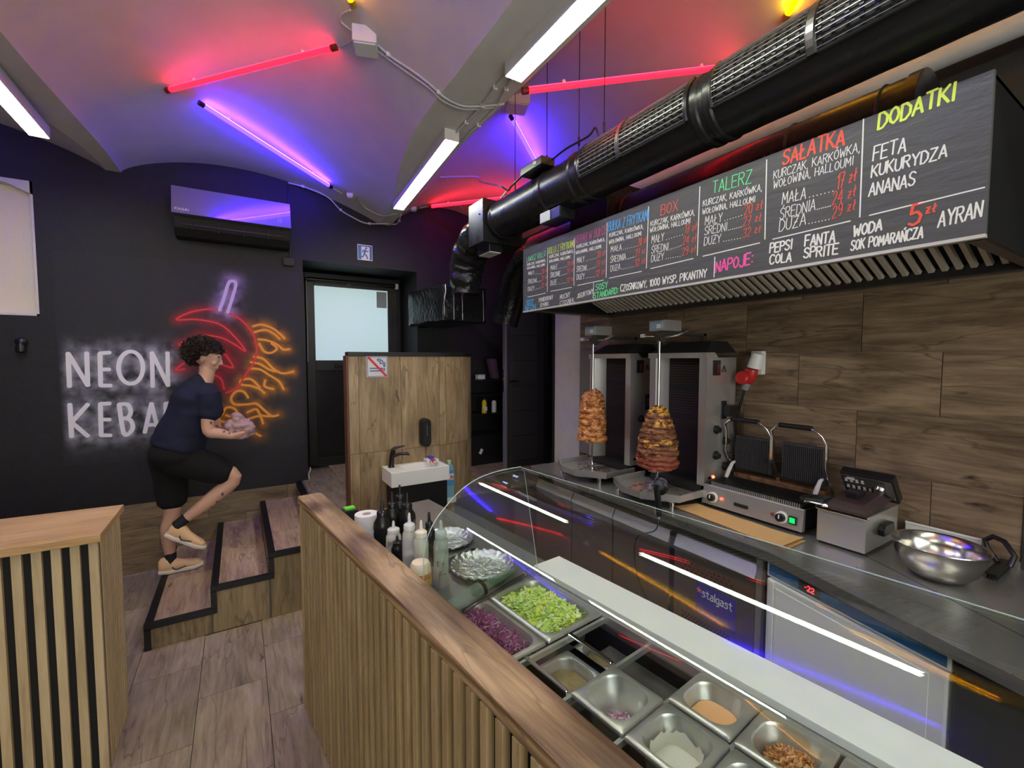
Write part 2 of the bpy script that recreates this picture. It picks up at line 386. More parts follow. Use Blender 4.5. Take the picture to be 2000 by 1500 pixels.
# window niche on the left with its cream blind
wn = thing('window_1', None, None, kind='structure')
B().box((-2.6, WY+.10, 2.19), (-1.31, WY+.13, 3.22)).build('blind', M['cream'], wn)
nb = B(); nb.box((-2.6, WY+.001, 2.19), (-1.30, WY+.12, 2.205)).box((-1.325, WY+.001, 2.19), (-1.31, WY+.12, 3.22))
pts = [(-2.6, 3.24), (-1.31, 3.24), (-1.31, 3.12), (-1.45, 3.185), (-1.7, 3.215), (-2.6, 3.22)]
nb.prism([(p[0], p[1]) for p in pts], WY+.001, WY+.12, 'y'); nb.build('reveal', M['creamwall'], wn)
# other walls
rw = B().box((2.69, -2.6, 0), (2.83, 3.52, 4.0)).box((2.69, 3.45, 0), (3.75, 3.6, 4.0)).box((3.72, 3.5, 0), (3.86, 5.05, 4.0))
wall_right = rw.build('wall_right', M['charcoal'], kind='structure')
wall_left = B().box((-3.34, -2.6, 0), (-3.2, 5.05, 4.1)).build('wall_left', M['charcoal'], kind='structure')
wall_front = B().box((-3.2, -2.74, 0), (-1.5, -2.6, 4.2)).box((1.9, -2.74, 0), (2.83, -2.6, 4.2)).box((-1.5, -2.74, 0), (1.9, -2.6, .7)).box((-1.5, -2.74, 2.8), (1.9, -2.6, 4.2)).build('wall_front', M['creamwall'], kind='structure')
# white painted end of the right wall
B().box((2.675, 3.16, .3), (2.69, 3.535, 3.0)).build('trim_1', M['creamwall'], kind='structure')
# floor: screed with wood-look tiles of 66 x 33 cm
floor = B().box((-3.2, -2.6, -.08), (2.69, 5.05, -.008)).build('floor', M['grout'], kind='structure')
TM = {}
def tile(parent, name, sx, sy, loc, rot, m, th=.008, bev=.0012):
    """one tile: shared mesh per size, its length along local x"""
    key = (round(sx, 3), round(sy, 3), m.name, th)
    if key not in TM:
        o = B().box((-sx/2, -sy/2, 0), (sx/2, sy/2, th)).build(name, m, None, bevel=bev, local=True); TM[key] = o.data
    else:
        o = bpy.data.objects.new(name, TM[key]); COL.objects.link(o)
    if parent: o.parent = parent
    o.matrix_basis = Matrix.Translation(Vector(loc)) @ rot
    return o
RZ90 = Matrix.Rotation(rad(90), 4, 'Z')
# wall frames: local x = tile length, local z = out of the surface
def frame(xd, yd): 
    xd = Vector(xd); yd = Vector(yd); z = xd.cross(yd)
    return Matrix(((xd.x, yd.x, z.x, 0), (xd.y, yd.y, z.y, 0), (xd.z, yd.z, z.z, 0), (0,0,0,1)))
g = .003
for i, x in enumerate(np.arange(-.555-.33*5, 1.1, .328)):
    o0 = 2.55 if i % 2 == 1 else 2.88
    for k in range(-8, 5):
        y0 = o0+.66*k; y1 = min(y0+.66, 3.55 if x > -.6 else WY-.01)
        if y1-y0 < .05 or y1 < .2: continue
        tile(floor, 'tile', y1-y0-g, .328-g, (x+.164, (y0+y1)/2, -.008), RZ90, M['fl_tile'])
# raised floor in front of the exit
plat = B().box((.47, 3.56, 0), (3.72, 5.60, .612)).build('floor.001', M['grout'], kind='structure')
for i, x in enumerate(np.arange(.53, 3.6, .33)):
    for k in range(4):
        y0 = 3.60+.5*k+(.25 if i % 2 else 0)-.25; y1 = min(y0+.5, 5.58); y0 = max(y0, 3.60)
        if y1-y0 > .05: tile(plat, 'tile', y1-y0-g, .33-g, (x+.165, (y0+y1)/2, .612), RZ90, M['fl_tile'])
# staircase
st = thing('staircase', 'wood-look tiled steps with black ribbed nosings climbing to the exit', 'staircase', (-.04, 4.2, 0))
X = [-.555, -.20, .145, .47]; ZT = [.17, .32, .47, .62]; SY = 3.54
for i in range(3):
    B().box((X[i]+.01, SY+.012, 0), (X[i+1]+.012, WY-.002, ZT[i]-.01)).build('step', M['grout'], st)
def child_tile(*a, **k):
    o = tile(st, *a, **k); o.matrix_basis = chainM(st).inverted() @ o.matrix_basis; return o
def clip_tile(y0, y1, x0, x1, z, m): child_tile('tread', y1-y0-g, x1-x0-g, ((x0+x1)/2, (y0+y1)/2, z-.008), RZ90, m)
for i in range(3):
    x0 = X[i]+.045; x1 = X[i+1]
    ym = (4.22, 4.20, 3.98)[i]
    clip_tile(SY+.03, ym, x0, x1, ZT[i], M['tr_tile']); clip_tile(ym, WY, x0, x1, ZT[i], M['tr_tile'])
FRX = frame((0,1,0), (0,0,1)); FRX = frame((0,-1,0), (0,0,1))      # faces -X
FRY = frame((0,0,1), (-1,0,0)); FRYH = frame((1,0,0), (0,0,1))      # faces -Y
for i in range(4):
    z0 = 0 if i == 0 else ZT[i-1]
    for a, c in ((SY+.012, 4.2), (4.2, WY)):
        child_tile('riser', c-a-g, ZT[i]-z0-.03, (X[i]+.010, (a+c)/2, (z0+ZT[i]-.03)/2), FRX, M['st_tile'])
for i in range(3):
    h = ZT[i]-.03
    child_tile('side_panel', h-g, X[i+1]-X[i]-g-.01, ((X[i]+X[i+1])/2+.005, SY+.012, h/2), frame((0,0,1),(1,0,0)) @ Matrix.Rotation(rad(180),4,'X'), M['st_tile'])
for i in range(4):
    nb = B(); y1 = WY-.01
    for k in range(6): nb.box((X[i]+.002+k*.0075, SY, ZT[i]-.003), (X[i]+.0065+k*.0075, y1, ZT[i]+.005))
    nb.box((X[i], SY, ZT[i]-.035), (X[i]+.045, y1, ZT[i]-.001)).build('nosing', M['rubber'], st)
    if i < 3:
        B().box((X[i], SY-.004, ZT[i]-.035), (X[i+1]+.035, SY+.028, ZT[i]+.003)).box((X[i], SY-.004, (ZT[i-1] if i else 0)), (X[i]+.035, SY+.028, ZT[i]-.03)).build('edge_trim', M['rubber'], st)
# tiled skirting of the back wall beside the steps
sk = thing('baseboard_back', None, None, kind='structure')
B().box((-2.0, WY-.004, 0), (.575, WY, .60)).build('backing', M['grout'], sk)
FR_B = frame((1,0,0), (0,0,1))
for r_, (z0, z1) in enumerate(((0.0, .17), (.17, .385), (.385, .60))):
    x = -2.0+(.3 if r_ % 2 else 0)-.3+.05
    while x < .56:
        a = max(x, -2.0); c = min(x+.66, .572)
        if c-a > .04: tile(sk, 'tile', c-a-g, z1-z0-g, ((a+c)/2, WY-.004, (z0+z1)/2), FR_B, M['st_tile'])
        x += .66
# wood-look tiles on the right wall, 60 x 30
kb = thing('tiled_wall_cladding', 'dark brown wood-look tiles covering the wall behind the grills', 'tiles')
B().box((2.684, .42, .9), (2.69, 3.16, 2.5)).build('backing', M['groutl'], kb)
FR_R = frame((0,-1,0), (0,0,1))
for r_, (z0, z1) in enumerate(((.90,.995), (.995, 1.293), (1.293, 1.590), (1.590, 1.886), (1.886, 2.182), (2.182, 2.48))):
    off = {0: 1.306, 1: .712, 2: 1.009, 3: 1.294, 4: 1.004, 5: 1.29}[r_]
    y = off-.6*3
    while y < 3.16:
        a = max(y, .42); c = min(y+.597, 3.16)
        if c-a > .03: tile(kb, 'tile', c-a-.0035, z1-z0-.0035, (2.684, (a+c)/2, (z0+z1)/2), FR_R, M['kb_tile'])
        y += .597
B().box((2.672, .412, .9), (2.69, .42, 2.5)).build('edge_trim', M['steeldark'], kb)
# ---------------------------------------------------------------- exit door in the alcove
d1 = thing('door_1', None, None, kind='structure')
DY = 5.45
def frame_rect(b, x0, x1, z0, z1, y0, y1, t):
    b.box((x0,y0,z0),(x0+t,y1,z1)).box((x1-t,y0,z0),(x1,y1,z1)).box((x0+t,y0,z1-t),(x1-t,y1,z1)).box((x0+t,y0,z0),(x1-t,y1,z0+t))
b = B(); frame_rect(b, .60, 1.72, .625, 2.82, DY, DY+.09, .055); b.build('door_frame', M['black'], d1, bevel=.004)
b = B(); frame_rect(b, .66, 1.66, .64, 2.765, DY-.02, DY+.05, .09); b.box((.75, DY-.02, 1.72), (1.57, DY+.05, 1.84)); b.build('leaf', M['black'], d1, bevel=.004)
B().box((.75, DY+.0, .73), (1.57, DY+.03, 1.72)).build('panel', M['blackplastic'], d1, bevel=.003)
b = B(); frame_rect(b, .77, 1.55, .76, 1.70, DY-.008, DY+.01, .012); b.build('panel_bead', M['blackplastic'], d1)
pn = B().box((.74, DY-.01, 1.835), (1.58, DY+.0, 2.70)).build('blind', M['blindlit'], d1)
B().cyl((.66, DY-.045, 2.735), (1.665, DY-.045, 2.735), .022, 12).build('blind_roller', M['blackplastic'], d1, smooth=True)
B().box((1.655, DY-.07, 2.70), (1.69, DY-.02, 2.765)).build('roller_bracket', M['white'], d1, bevel=.006)
B().tube([(.665, DY-.05, 2.77), (.667, DY-.05, 2.2), (.662, DY-.055, 1.82)], .006, 8).build('blind_chain', M['grey'], d1, smooth=True)
B().box((1.44, DY-.014, 2.47), (1.56, DY-.009, 2.66)).build('label_plate', mat('grey_paper', (.28,.31,.33), .8), d1)
B().box((1.10, DY-.023, 2.71), (1.14, DY-.019, 2.735)).build('sticker', mat('amber_sticker', (.6,.3,.03), .6), d1)
B().box((.95, DY-.055, 1.76), (.98, DY-.02, 1.80)).box((.95, DY-.06, 1.77), (1.06, DY-.045, 1.79)).build('handle', M['blackplastic'], d1)
B().box((.75, DY-.03, .62), (1.7, DY+.02, .632)).build('threshold', M['chrome'], d1)
# light timber plank standing by the exit
tp = thing('timber_plank', 'raw pinkish timber plank standing upright behind the tiled partition', 'plank', (1.72, 5.2, .62))
B().box((1.68, 5.18, .622), (1.755, 5.22, 1.935)).build('board', M['plank'], tp, bevel=.003)
B().cyl((1.717, 5.176, 1.86), (1.717, 5.182, 1.86), .005, 8).cyl((1.717, 5.176, 1.80), (1.717, 5.182, 1.80), .005, 8).build('screw', M['blackplastic'], tp)
# ---------------------------------------------------------------- slatted service partition (counter frame)
sp = thing('slatted_partition', 'long slatted wooden partition with a stained plank top beside the glass counter', 'partition', (0,0,0), AL)
MCi = MC
def cb(a, c, b=None):   # box in the counter frame (v,u,z)
    return (b or B()).box(a, c, M=MC)
cb((.5485, -.9, 0), (.64, 2.47, 1.093)).build('backing_board', M['slatback'], sp)
cb((.527, -.9, 1.093), (.644, 2.52, 1.131)).build('cap_plank', M['cap'], sp, bevel=.006)
TMs = None
u = 2.462; k = 0
while u > .1:
    if TMs is None:
        o = B().box((-.011, -.0130, 0), (.011, .0130, 1.088)).build('slat', M['slat'], None, bevel=.0015, local=True); TMs = o.data
    else: o = bpy.data.objects.new('slat', TMs); COL.objects.link(o)
    o.parent = sp; o.location = (.537, u, .004); u -= .058
cb((.535, 2.47, 0), (.648, 2.492, 1.09)).build('end_board', M['slat'], sp, bevel=.002)
# ---------------------------------------------------------------- slatted cabinet at left
sc = thing('slatted_cabinet', 'slatted wooden cabinet with black gaps and a honey plank top at left', 'cabinet', (-1.1, 2.8, 0))
B().box((-1.9, 2.572, 0), (-.56, 2.985, 1.063)).build('carcass', M['slatback'], sc)
B().prism([(-1.95, 2.525), (-.524, 2.525), (-.524, 2.99), (-1.95, 3.07)], 1.065, 1.10).build('cap_plank', M['cap2'], sc, bevel=.003)
me = B().box((-.0155, -.010, 0), (.0155, .010, 1.055)).build('slat', M['slatlight'], sc, bevel=.0015, local=True)
x = -.5715-.0; n = 0; L_ = me
for i in range(23):
    o = me if i == 0 else dup(me)
    o.location = Vector((-.555-.0005-i*.0583, 2.562, .004)) - sc.location
me2 = B().box((-.010, -.014, 0), (.010, .014, 1.055)).build('slat', M['slatlight'], sc, bevel=.0015, local=True)
for i in range(9):
    o = me2 if i == 0 else dup(me2)
    o.location = Vector((-.55, 2.62+i*.043, .004)) - sc.location
B().box((-.556, 2.572, .01), (-.542, 2.598, 1.06)).build('corner_strip', M['steeldark'], sc)
# ---------------------------------------------------------------- tiled partition with curved end, hand basin in front
tpn = thing('tiled_partition', 'light brown wood-look tiled partition with black top and curved end', 'partition', (1.1, 3.6, 0))
PYY = 3.54; path = [(.715, PYY), (1.46, PYY)]
for a in range(6, 73, 6): path.append((1.46+.47*math.sin(rad(a)), PYY+.47*(1-math.cos(rad(a)))))
def off(path, d):
    out = []
    for i, p in enumerate(path):
        a = Vector(path[max(i-1,0)]); c = Vector(path[min(i+1,len(path)-1)]); t = (c-a).normalized(); out.append((p[0]-t.y*d, p[1]+t.x*d))
    return out
inner = off(path, .10); b0 = off(path, .012)
B().prism(b0+inner[::-1], 0, 1.875).build('core', M['groutl'], tpn)
B().prism(off(path, -.008)+off(path, .112)[::-1], 1.875, 1.908).build('cap', M['black'], tpn, bevel=.003)
B().box((.70, PYY+.0, 0), (.715, PYY+.11, 1.878)).build('end_trim', mat('brown_edge_strip', (.13,.055,.03), .5), tpn)
# tiles: bent pieces follow the path; vertical grain
def arclen(path): 
    s = [0]
    for i in range(1, len(path)): s.append(s[-1]+(Vector(path[i])-Vector(path[i-1])).length)
    return s
sl_ = arclen(path)
def at_s(s):
    for i in range(1, len(path)):
        if s <= sl_[i]+1e-9:
            t = (s-sl_[i-1])/(sl_[i]-sl_[i-1]); return Vector(path[i-1]).lerp(Vector(path[i]), t)
    return Vector(path[-1])
cuts = [0, .075, .405, .735, .80, .96, 1.09, 1.20, sl_[-1]]
for (z0, z1) in ((0, .45), (.45, 1.118), (1.118, 1.875)):
    for a, c in zip(cuts[:-1], cuts[1:]):
        ss = [a+.0015]+[s for s in sl_ if a+.004 < s < c-.004]+[c-.0015]
        fr = [at_s(s) for s in ss]; bk = off([tuple(p) for p in fr], .011)
        cx = sum(p.x for p in fr)/len(fr); cy = sum(p.y for p in fr)/len(fr)
        o = B().prism([(p.x-cx, p.y-cy) for p in fr]+[(p[0]-cx, p[1]-cy) for p in bk[::-1]], z0-1.0+.0015, z1-1.0-.0015).build('tile', M['pt_tile2'] if 'pt_tile2' in M else M['pt_tile'], tpn, local=True)
        o.location = Vector((cx, cy, 1.0))-tpn.location
# ================================================================ LIGHTS ON THE CEILING
def led_fixture(y0, y1, xc, label, z=3.33, rot=0):
    t = thing('linear_light', label, 'light', (xc, (y0+y1)/2, z), group='white linear ceiling lights')
    B().box((xc-.05, y0, z-.0705), (xc+.05, y1, z+.004)).build('housing', M['white'], t, bevel=.004)
    B().box((xc-.045, y0+.004, z-.0722), (xc+.045, y1-.004, z-.0706)).build('diffuser', M['led'], t)
    t.rotation_euler = (0,0,rad(rot))
led_fixture(2.72, 4.20, 1.275, 'white linear light on the right beam nearest the back wall', rot=-4.2)
led_fixture(.50, 1.98, 1.225, 'white linear light on the right beam, lit diffuser cut by the top edge')
led_fixture(-1.75, -.27, 1.225, 'white linear light on the right beam behind the viewer')
led_fixture(2.70, 4.05, -1.03, 'white linear light on the left beam, at the left edge')
led_fixture(.85, 2.30, -1.03, 'white linear light on the left beam, overhead')
led_fixture(-2.0, -.52, -1.03, 'white linear light on the left beam behind the viewer')
def tube_light(pa, pb, kind, label, group):
    a, c = Vector(pa), Vector(pb); L_ = (c-a).length; d = (c-a)/L_
    t = thing(kind+'_tube_light', label, 'light', (a+c)/2, group=group)
    z = Vector((0,0,1)); n = (z-d*z.dot(d)).normalized()
    core = {'red': M['redtube'], 'blue': M['bluetube'], 'yellow': M['yeltube']}[kind]
    gl = {'red': M['redglow'], 'blue': M['blueglow'], 'yellow': M['yelglow']}[kind]
    B().cyl(a+d*.03, c-d*.03, .016, 14).build('tube', core, t, smooth=True)
    # the bare LED strip along the tube's upper side
    sd = d.cross(n)
    vs = []
    for p in (a+d*.04, c-d*.04):
        for k in range(7):
            an = rad(25+130*k/6); vs.append(p+sd*math.cos(an)*.0175+n*math.sin(an)*.0175)
        for k in range(7):
            an = rad(155-130*k/6); vs.append(p+sd*math.cos(an)*.0165+n*math.sin(an)*.0165)
    B().add(vs, [(i,(i+1)%14,(i+1)%14+14,i+14) for i in range(14)]+[tuple(range(14)),tuple(range(14,28))]).build('led_strip', gl, t)
    for p, q in ((a, a+d*.035), (c-d*.035, c)):
        B().cyl(p, q, .0185, 14).build('end_cap', M['blackplastic'] if kind == 'blue' else mat('tube_cap_'+kind, (.25,.02,.02) if kind=='red' else (.4,.25,.02), .4), t, smooth=True)
    for s in (.18, .82):
        p = a+(c-a)*s; B().cyl(p+n*.012, p+n*.032, .009, 8).build('clip', M['white'], t)
    return t
g_ = 'coloured tube lights on the vaults'
tube_light(ceil_hit(325,177,.034), ceil_hit(657,92,.034), 'red', 'red tube light on the middle vault above the air conditioner', g_)
tube_light(ceil_hit(388,200,.034), ceil_hit(648,366,.034), 'blue', 'long blue tube light slanting down towards the back wall', g_)
tube_light(ceil_hit(838,404,.034), ceil_hit(1060,378,.034), 'red', 'red tube light near the back wall, partly behind the duct', g_)
tube_light(ceil_hit(1020,178,.034), ceil_hit(1440,128,.034), 'red', 'red tube light starting at the junction box on the right vault', g_)
tube_light(ceil_hit(997,226,.034), ceil_hit(1062,345,.034), 'blue', 'short looking blue tube light above the black duct', g_)
tube_light(ceil_hit(1532,40,.034), Vector((2.30,.95,ceilz(2.30,.95)-.034)), 'yellow', 'yellow tube light above the duct grille, cut by the top edge', g_)
tube_light(ceil_hit(690,12,.034), Vector((-.12,1.42,ceilz(-.12,1.42)-.034)), 'yellow', 'yellow tube light end at the top edge of the middle vault', g_)
for a, c, kd, lb in (((-.42,1.42), (.10,.34), 'blue', 'blue tube light overhead on the middle vault'), ((1.95,1.05), (1.50,.30), 'yellow', 'yellow tube light overhead beside the large duct'),
  ((-2.95,2.75), (-1.95,1.85), 'red', 'red tube light on the left vault out of view'), ((-1.55,3.95), (-2.75,3.45), 'blue', 'blue tube light on the left vault out of view'), ((-1.9,1.35), (-3.0,.85), 'yellow', 'yellow tube light on the left vault out of view'),
  ((.5,-.4), (-.3,-1.5), 'red', 'red tube light on the middle vault behind the viewer')):
    tube_light((a[0],a[1],ceilz(*a)-.035), (c[0],c[1],ceilz(*c)-.035), kd, lb, g_)
# junction boxes and cables
def jbox(px, py, s, h, label, off=.03):
    p = ceil_hit(px, py, off); t = thing('junction_box', label, 'junction box', p, rz=rad(-20), group='white junction boxes on the ceiling')
    B().box((-s/2,-s/2,-h/2), (s/2,s/2,h/2)).build('box', M['white'], t, bevel=.006, local=True)
    B().box((-s/2+.008,-s/2+.008,-h/2-.008), (s/2-.008,s/2-.008,-h/2)).build('lid', M['white'], t, bevel=.003, local=True)
    return p
jbox(714, 80, .13, .09, 'white junction box on the middle vault beside the red tube')
jbox(1010, 202, .17, .08, 'white junction box on the right beam between two linear lights')
jbox(684, 382, .06, .035, 'small white connector block near the end of the blue tube', .02)
jbox(808, 408, .06, .035, 'small white connector block beside the linear light and the back wall', .02)
def cable(pts, r, name, label, m=None, group='white cables along the ceiling', raw=False, clips=0):
    P = [Vector(p) if raw else ceil_hit(p[0], p[1], .014) for p in pts]
    Q = []
    for i in range(len(P)-1):
        a, c = P[max(i-1,0)], P[min(i+2,len(P)-1)]
        for k in range(5):
            t = k/5; p1, p2 = P[i], P[i+1]
            Q.append(.5*((2*p1)+(p2-a)*t+(2*a-5*p1+4*p2-c)*t*t+(3*p1-a-3*p2+c)*t**3))
    Q.append(P[-1])
    t = thing(name, label, 'cable', P[0], group=group)
    B().tube(Q, r, 7).build('cable', m or M['cable'], t, smooth=True)
    if clips:
        for p in Q[4::clips]: B().box((p.x-.012,p.y-.006,p.z-.010),(p.x+.012,p.y+.006,p.z+.012)).build('clip', M['white'], t)
cable([(738,88),(765,112),(805,138),(840,165),(868,190),(900,206),(930,208),(960,206),(985,203)], .006, 'cable', 'white cable pair sagging from the vault box to the beam box', clips=14)
cable([(735,98),(765,120),(803,147),(838,172),(865,197),(900,212),(930,213),(965,210)], .005, 'cable', 'second white cable below the pair between the two ceiling boxes')
cable([(684,20),(668,28),(666,42),(680,55),(694,64)], .005, 'cable', 'thin white cable looping from the yellow tube to the box')
cable([(658,92),(675,86),(690,76)], .004, 'cable', 'short white lead from the red tube to the box')
cable([(985,150),(962,178),(940,208),(915,235),(895,255),(875,280)], .006, 'cable', 'white cable on the beam between the two right linear lights', clips=12)
cable([(1000,155),(985,180),(968,210),(940,240),(915,262),(896,285)], .006, 'cable', 'second white cable on the beam beside the junction box', clips=12)
cable([(563,357),(600,367),(640,385),(665,410),(690,425),(715,436),(752,437),(775,437),(783,420)], .007, 'cable', 'white cable following the wall edge under the blue tube', clips=11)
cable([(650,368),(668,378)], .004, 'cable', 'short lead from the blue tube to its connector')
cable([(700,388),(712,405),(745,421),(770,418),(800,408)], .004, 'cable', 'thin white cable between two connector blocks by the back wall')
cable([(820,406),(845,402),(890,400),(905,408)], .005, 'cable', 'thin white cable running to the black duct box')
# drop pipe from the vault to the duct box
p0 = ceil_hit(860,346,.02); p1 = ceil_hit(930,345,.02)
cable([p0, p1, p1+Vector((.05,-.0,-.04)), Vector((1.74,2.93,3.13)), Vector((1.72,2.95,3.06))], .008, 'cable_pipe', 'white cable pipe bending down from the vault to the duct box', raw=True)
# ================================================================ AIR CONDITIONER
ac = thing('air_conditioner', 'wall air conditioner with a mirror-like front reflecting the blue tube', 'air conditioner', (.015, WY, 3.1))
b = B(); prof = [(WY-.005, 3.29), (WY-.20, 3.275), (WY-.215, 3.05), (WY-.20, 2.965), (WY-.13, 2.905), (WY-.005, 2.90)]
b.prism(prof, -.425, .455, 'x'); b.build('body', M['blackmatte'], ac, bevel=.012)
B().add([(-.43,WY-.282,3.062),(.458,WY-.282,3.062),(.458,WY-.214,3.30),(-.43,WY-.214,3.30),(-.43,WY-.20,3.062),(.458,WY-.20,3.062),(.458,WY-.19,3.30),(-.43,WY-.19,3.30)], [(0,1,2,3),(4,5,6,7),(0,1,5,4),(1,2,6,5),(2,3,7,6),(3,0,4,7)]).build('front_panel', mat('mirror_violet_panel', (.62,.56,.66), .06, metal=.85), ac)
b = B(); 
for k in range(3): b.box((-.37, WY-.218-.0+k*.022, 2.985-.02*k), (.40, WY-.212+k*.022, 2.998-.02*k))
b.build('louvre', M['blackplastic'], ac)
for k in range(4): B().box((-.30+k*.19, WY-.223, 2.95), (-.295+k*.19, WY-.20, 3.03)).build('vane', M['blackplastic'], ac)
# ================================================================ stroke lettering
G = {'A':'0,0 2,6 4,0;.8,2 3.2,2','B':'0,0 0,6 2.6,6 3.5,5.3 3.5,4 2.6,3.2 0,3.2;2.6,3.2 3.8,2.4 3.8,.8 2.8,0 0,0','C':'3.8,5 3,6 1.2,6 0,4.4 0,1.6 1.2,0 3,0 3.8,1','D':'0,0 0,6 2,6 3.8,4.2 3.8,1.8 2,0 0,0','E':'3.6,6 0,6 0,0 3.6,0;0,3.1 3,3.1','F':'3.6,6 0,6 0,0;0,3.1 3,3.1','G':'3.8,5 3,6 1.2,6 0,4.4 0,1.6 1.2,0 3,0 3.8,1.2 3.8,2.8 2.2,2.8','H':'0,0 0,6;3.6,0 3.6,6;0,3 3.6,3','I':'.6,0 .6,6','J':'3,6 3,1 2.2,0 .8,0 0,1.2','K':'0,0 0,6;3.6,6 0,2.6;1,3.4 3.8,0','L':'0,6 0,0 3.2,0','M':'0,0 .3,6 2.2,2 4.1,6 4.4,0','N':'0,0 0,6 3.6,0 3.6,6','O':'2,6 .6,5 0,3 .6,1 2,0 3.4,1 4,3 3.4,5 2,6','P':'0,0 0,6 2.6,6 3.6,5.2 3.6,3.8 2.6,3 0,3','R':'0,0 0,6 2.6,6 3.5,5.2 3.5,4 2.6,3.2 0,3.2;1.6,3.2 3.8,0','S':'3.6,5.2 2.6,6 1.2,6 .2,5 .4,3.8 3.2,2.4 3.6,1.2 2.6,0 1,0 0,1','T':'0,6 4,6;2,6 2,0','U':'0,6 0,1.4 1,0 2.6,0 3.6,1.4 3.6,6','W':'0,6 1,0 2.4,4 3.8,0 4.8,6','X':'0,0 3.8,6;0,6 3.8,0','Y':'0,6 2,3 4,6;2,3 2,0','Z':'0,6 3.7,6 0,0 3.8,0','Ł':'.4,6 .4,0 3.4,0;-.5,2.2 2,3.8','Ó':'2,6 .6,5 0,3 .6,1 2,0 3.4,1 4,3 3.4,5 2,6;1.8,6.7 2.8,7.6','Ś':'3.6,5.2 2.6,6 1.2,6 .2,5 .4,3.8 3.2,2.4 3.6,1.2 2.6,0 1,0 0,1;1.8,6.7 2.8,7.6','Ż':'0,6 3.7,6 0,0 3.8,0;.8,3 3,3','Ń':'0,0 0,6 3.6,0 3.6,6;1.8,6.7 2.8,7.6',
'0':'1.8,6 .4,5 0,3 .4,1 1.8,0 3.2,1 3.6,3 3.2,5 1.8,6','1':'.2,4.6 1.6,6 1.6,0','2':'.2,4.8 1.2,6 2.8,6 3.5,4.8 3,3.2 0,0 3.7,0','3':'.2,5.2 1.4,6 2.8,6 3.4,4.8 2.4,3.3 1.4,3.2;2.4,3.3 3.6,2 3,.4 1.4,0 0,.8','4':'2.8,0 2.8,6 0,1.8 3.8,1.8','5':'3.4,6 .6,6 .3,3.4 2.2,3.7 3.5,2.4 3,.6 1.4,0 0,.7','7':'0,6 3.6,6 1.4,0;.8,3 3,3','9':'3.4,4.2 2.6,3 1,3 .2,4.2 .8,5.7 2.4,6 3.4,5 3.4,2 2.2,0 .8,.2','.':'.3,0 .45,.2','·':'.3,0 .42,.15',',':'.6,.5 .2,-.8',':':'.4,1 .5,1.2;.4,4 .5,4.2','-':'0,3 2,3','z':'.2,4 2.6,4 .2,1 2.8,1;.4,2.5 2.4,2.5','ł':'1.6,5.6 1,1 2,1;.2,2.8 2.6,4'}
G['Ż'] = G['Z']+';.9,3 2.9,3'
def gw(c): 
    if c == ' ': return 2.2
    if c == '·': return .6
    return max(float(p.split(',')[0]) for s in G[c].split(';') for p in s.split())
def strokes(text, p0, p1, hv, jit=.04):
    """text fitted from baseline start p0 to baseline end p1, hv = vector of the capitals' height"""
    p0, p1, hv = Vector(p0), Vector(p1), Vector(hv); gap = 1.15
    W = sum(gw(c) for c in text)+gap*(len(text)-1); x = 0; out = []; dx = (p1-p0)/W; dy = hv/6; rr = random.Random(text)
    for c in text:
        if c != ' ':
            j = rr.uniform(-1, 1)*jit*6; k = 1+rr.uniform(-1, 1)*jit
            for s in G[c].split(';'):
                out.append([p0+dx*(x+float(q.split(',')[0]))+dy*(float(q.split(',')[1])*k+j) for q in s.split()])
        x += gw(c)+gap
    return out
# small logo and figures on the air conditioner
b = B(); yy = WY-.276
for s in strokes('KAISAI', (-.405, yy, 3.088), (-.315, yy, 3.088), (0,0,.018)): b.ribbon(s, .0035, (0,-1,0))
for s in strokes('17', (.345, yy, 3.10), (.385, yy, 3.10), (0,0,.03)): b.ribbon(s, .003, (0,-1,0))
b.build('lettering', M['white'], ac)
# ================================================================ WALL PIECES
ex = thing('exit_sign', 'blue and white running man exit sign above the door', 'sign', (1.19, WY, 2.99))
y_ = WY-.006
B().box((1.112, y_, 2.905), (1.268, WY-.001, 3.068)).build('plate', M['white'], ex, bevel=.002)
b = B(); bl = mat('sign_blue', (.03,.14,.42), .4)
b.box((1.118, y_-.0015, 2.912), (1.152, y_, 3.06)).box((1.238, y_-.0015, 2.912), (1.262, y_, 3.06)).box((1.152, y_-.0015, 3.048), (1.238, y_, 3.06))
E_ = lambda x, z: Vector((1.112+x*.156, y_-.002, 2.905+z*.163))
n_ = (0,-1,0)
b.ribbon([E_(.52,.66), E_(.45,.44)], .020, n_).ribbon([E_(.52,.64), E_(.66,.56), E_(.72,.62)], .010, n_).ribbon([E_(.5,.66), E_(.36,.62), E_(.33,.5)], .010, n_)
b.ribbon([E_(.46,.42), E_(.60,.30), E_(.66,.12)], .013, n_).ribbon([E_(.44,.42), E_(.38,.24), E_(.24,.20)], .013, n_)
b.cyl(E_(.58,.78)+Vector((0,.001,0)), E_(.58,.78)-Vector((0,.001,0)), .011, 14)
b.build('pictogram', bl, ex)
bx = thing('alarm_box', 'small black box on the wall right of the air conditioner', 'box', (.45, WY, 2.80))
B().box((.405, WY-.04, 2.765), (.50, WY-.001, 2.845)).build('box', M['blackplastic'], bx, bevel=.006)
B().lathe([(.004,0),(.007,.004),(0.002,.008)], (0,0,0), 10, Matrix.Translation((.475, WY-.04, 2.785)) @ Matrix.Rotation(rad(90),4,'X')).build('led', M['chrome'], bx)
cable([(.47,WY-.015,2.85), (.475,WY-.012,3.1), (.468,WY-.012,3.35), (.47,WY-.012,3.53)], .006, 'wall_cable', 'black cable running up from the small black box', m=M['blackplastic'], raw=True, group='black wall cables')
cable([(.59,WY-.02,.63), (.585,WY-.02,.68), (.60,WY-.03,.72), (.60,WY-.02,.75)], .006, 'cable_end', 'loose white cable end at the wall corner on the upper floor', raw=True, group='loose ends')
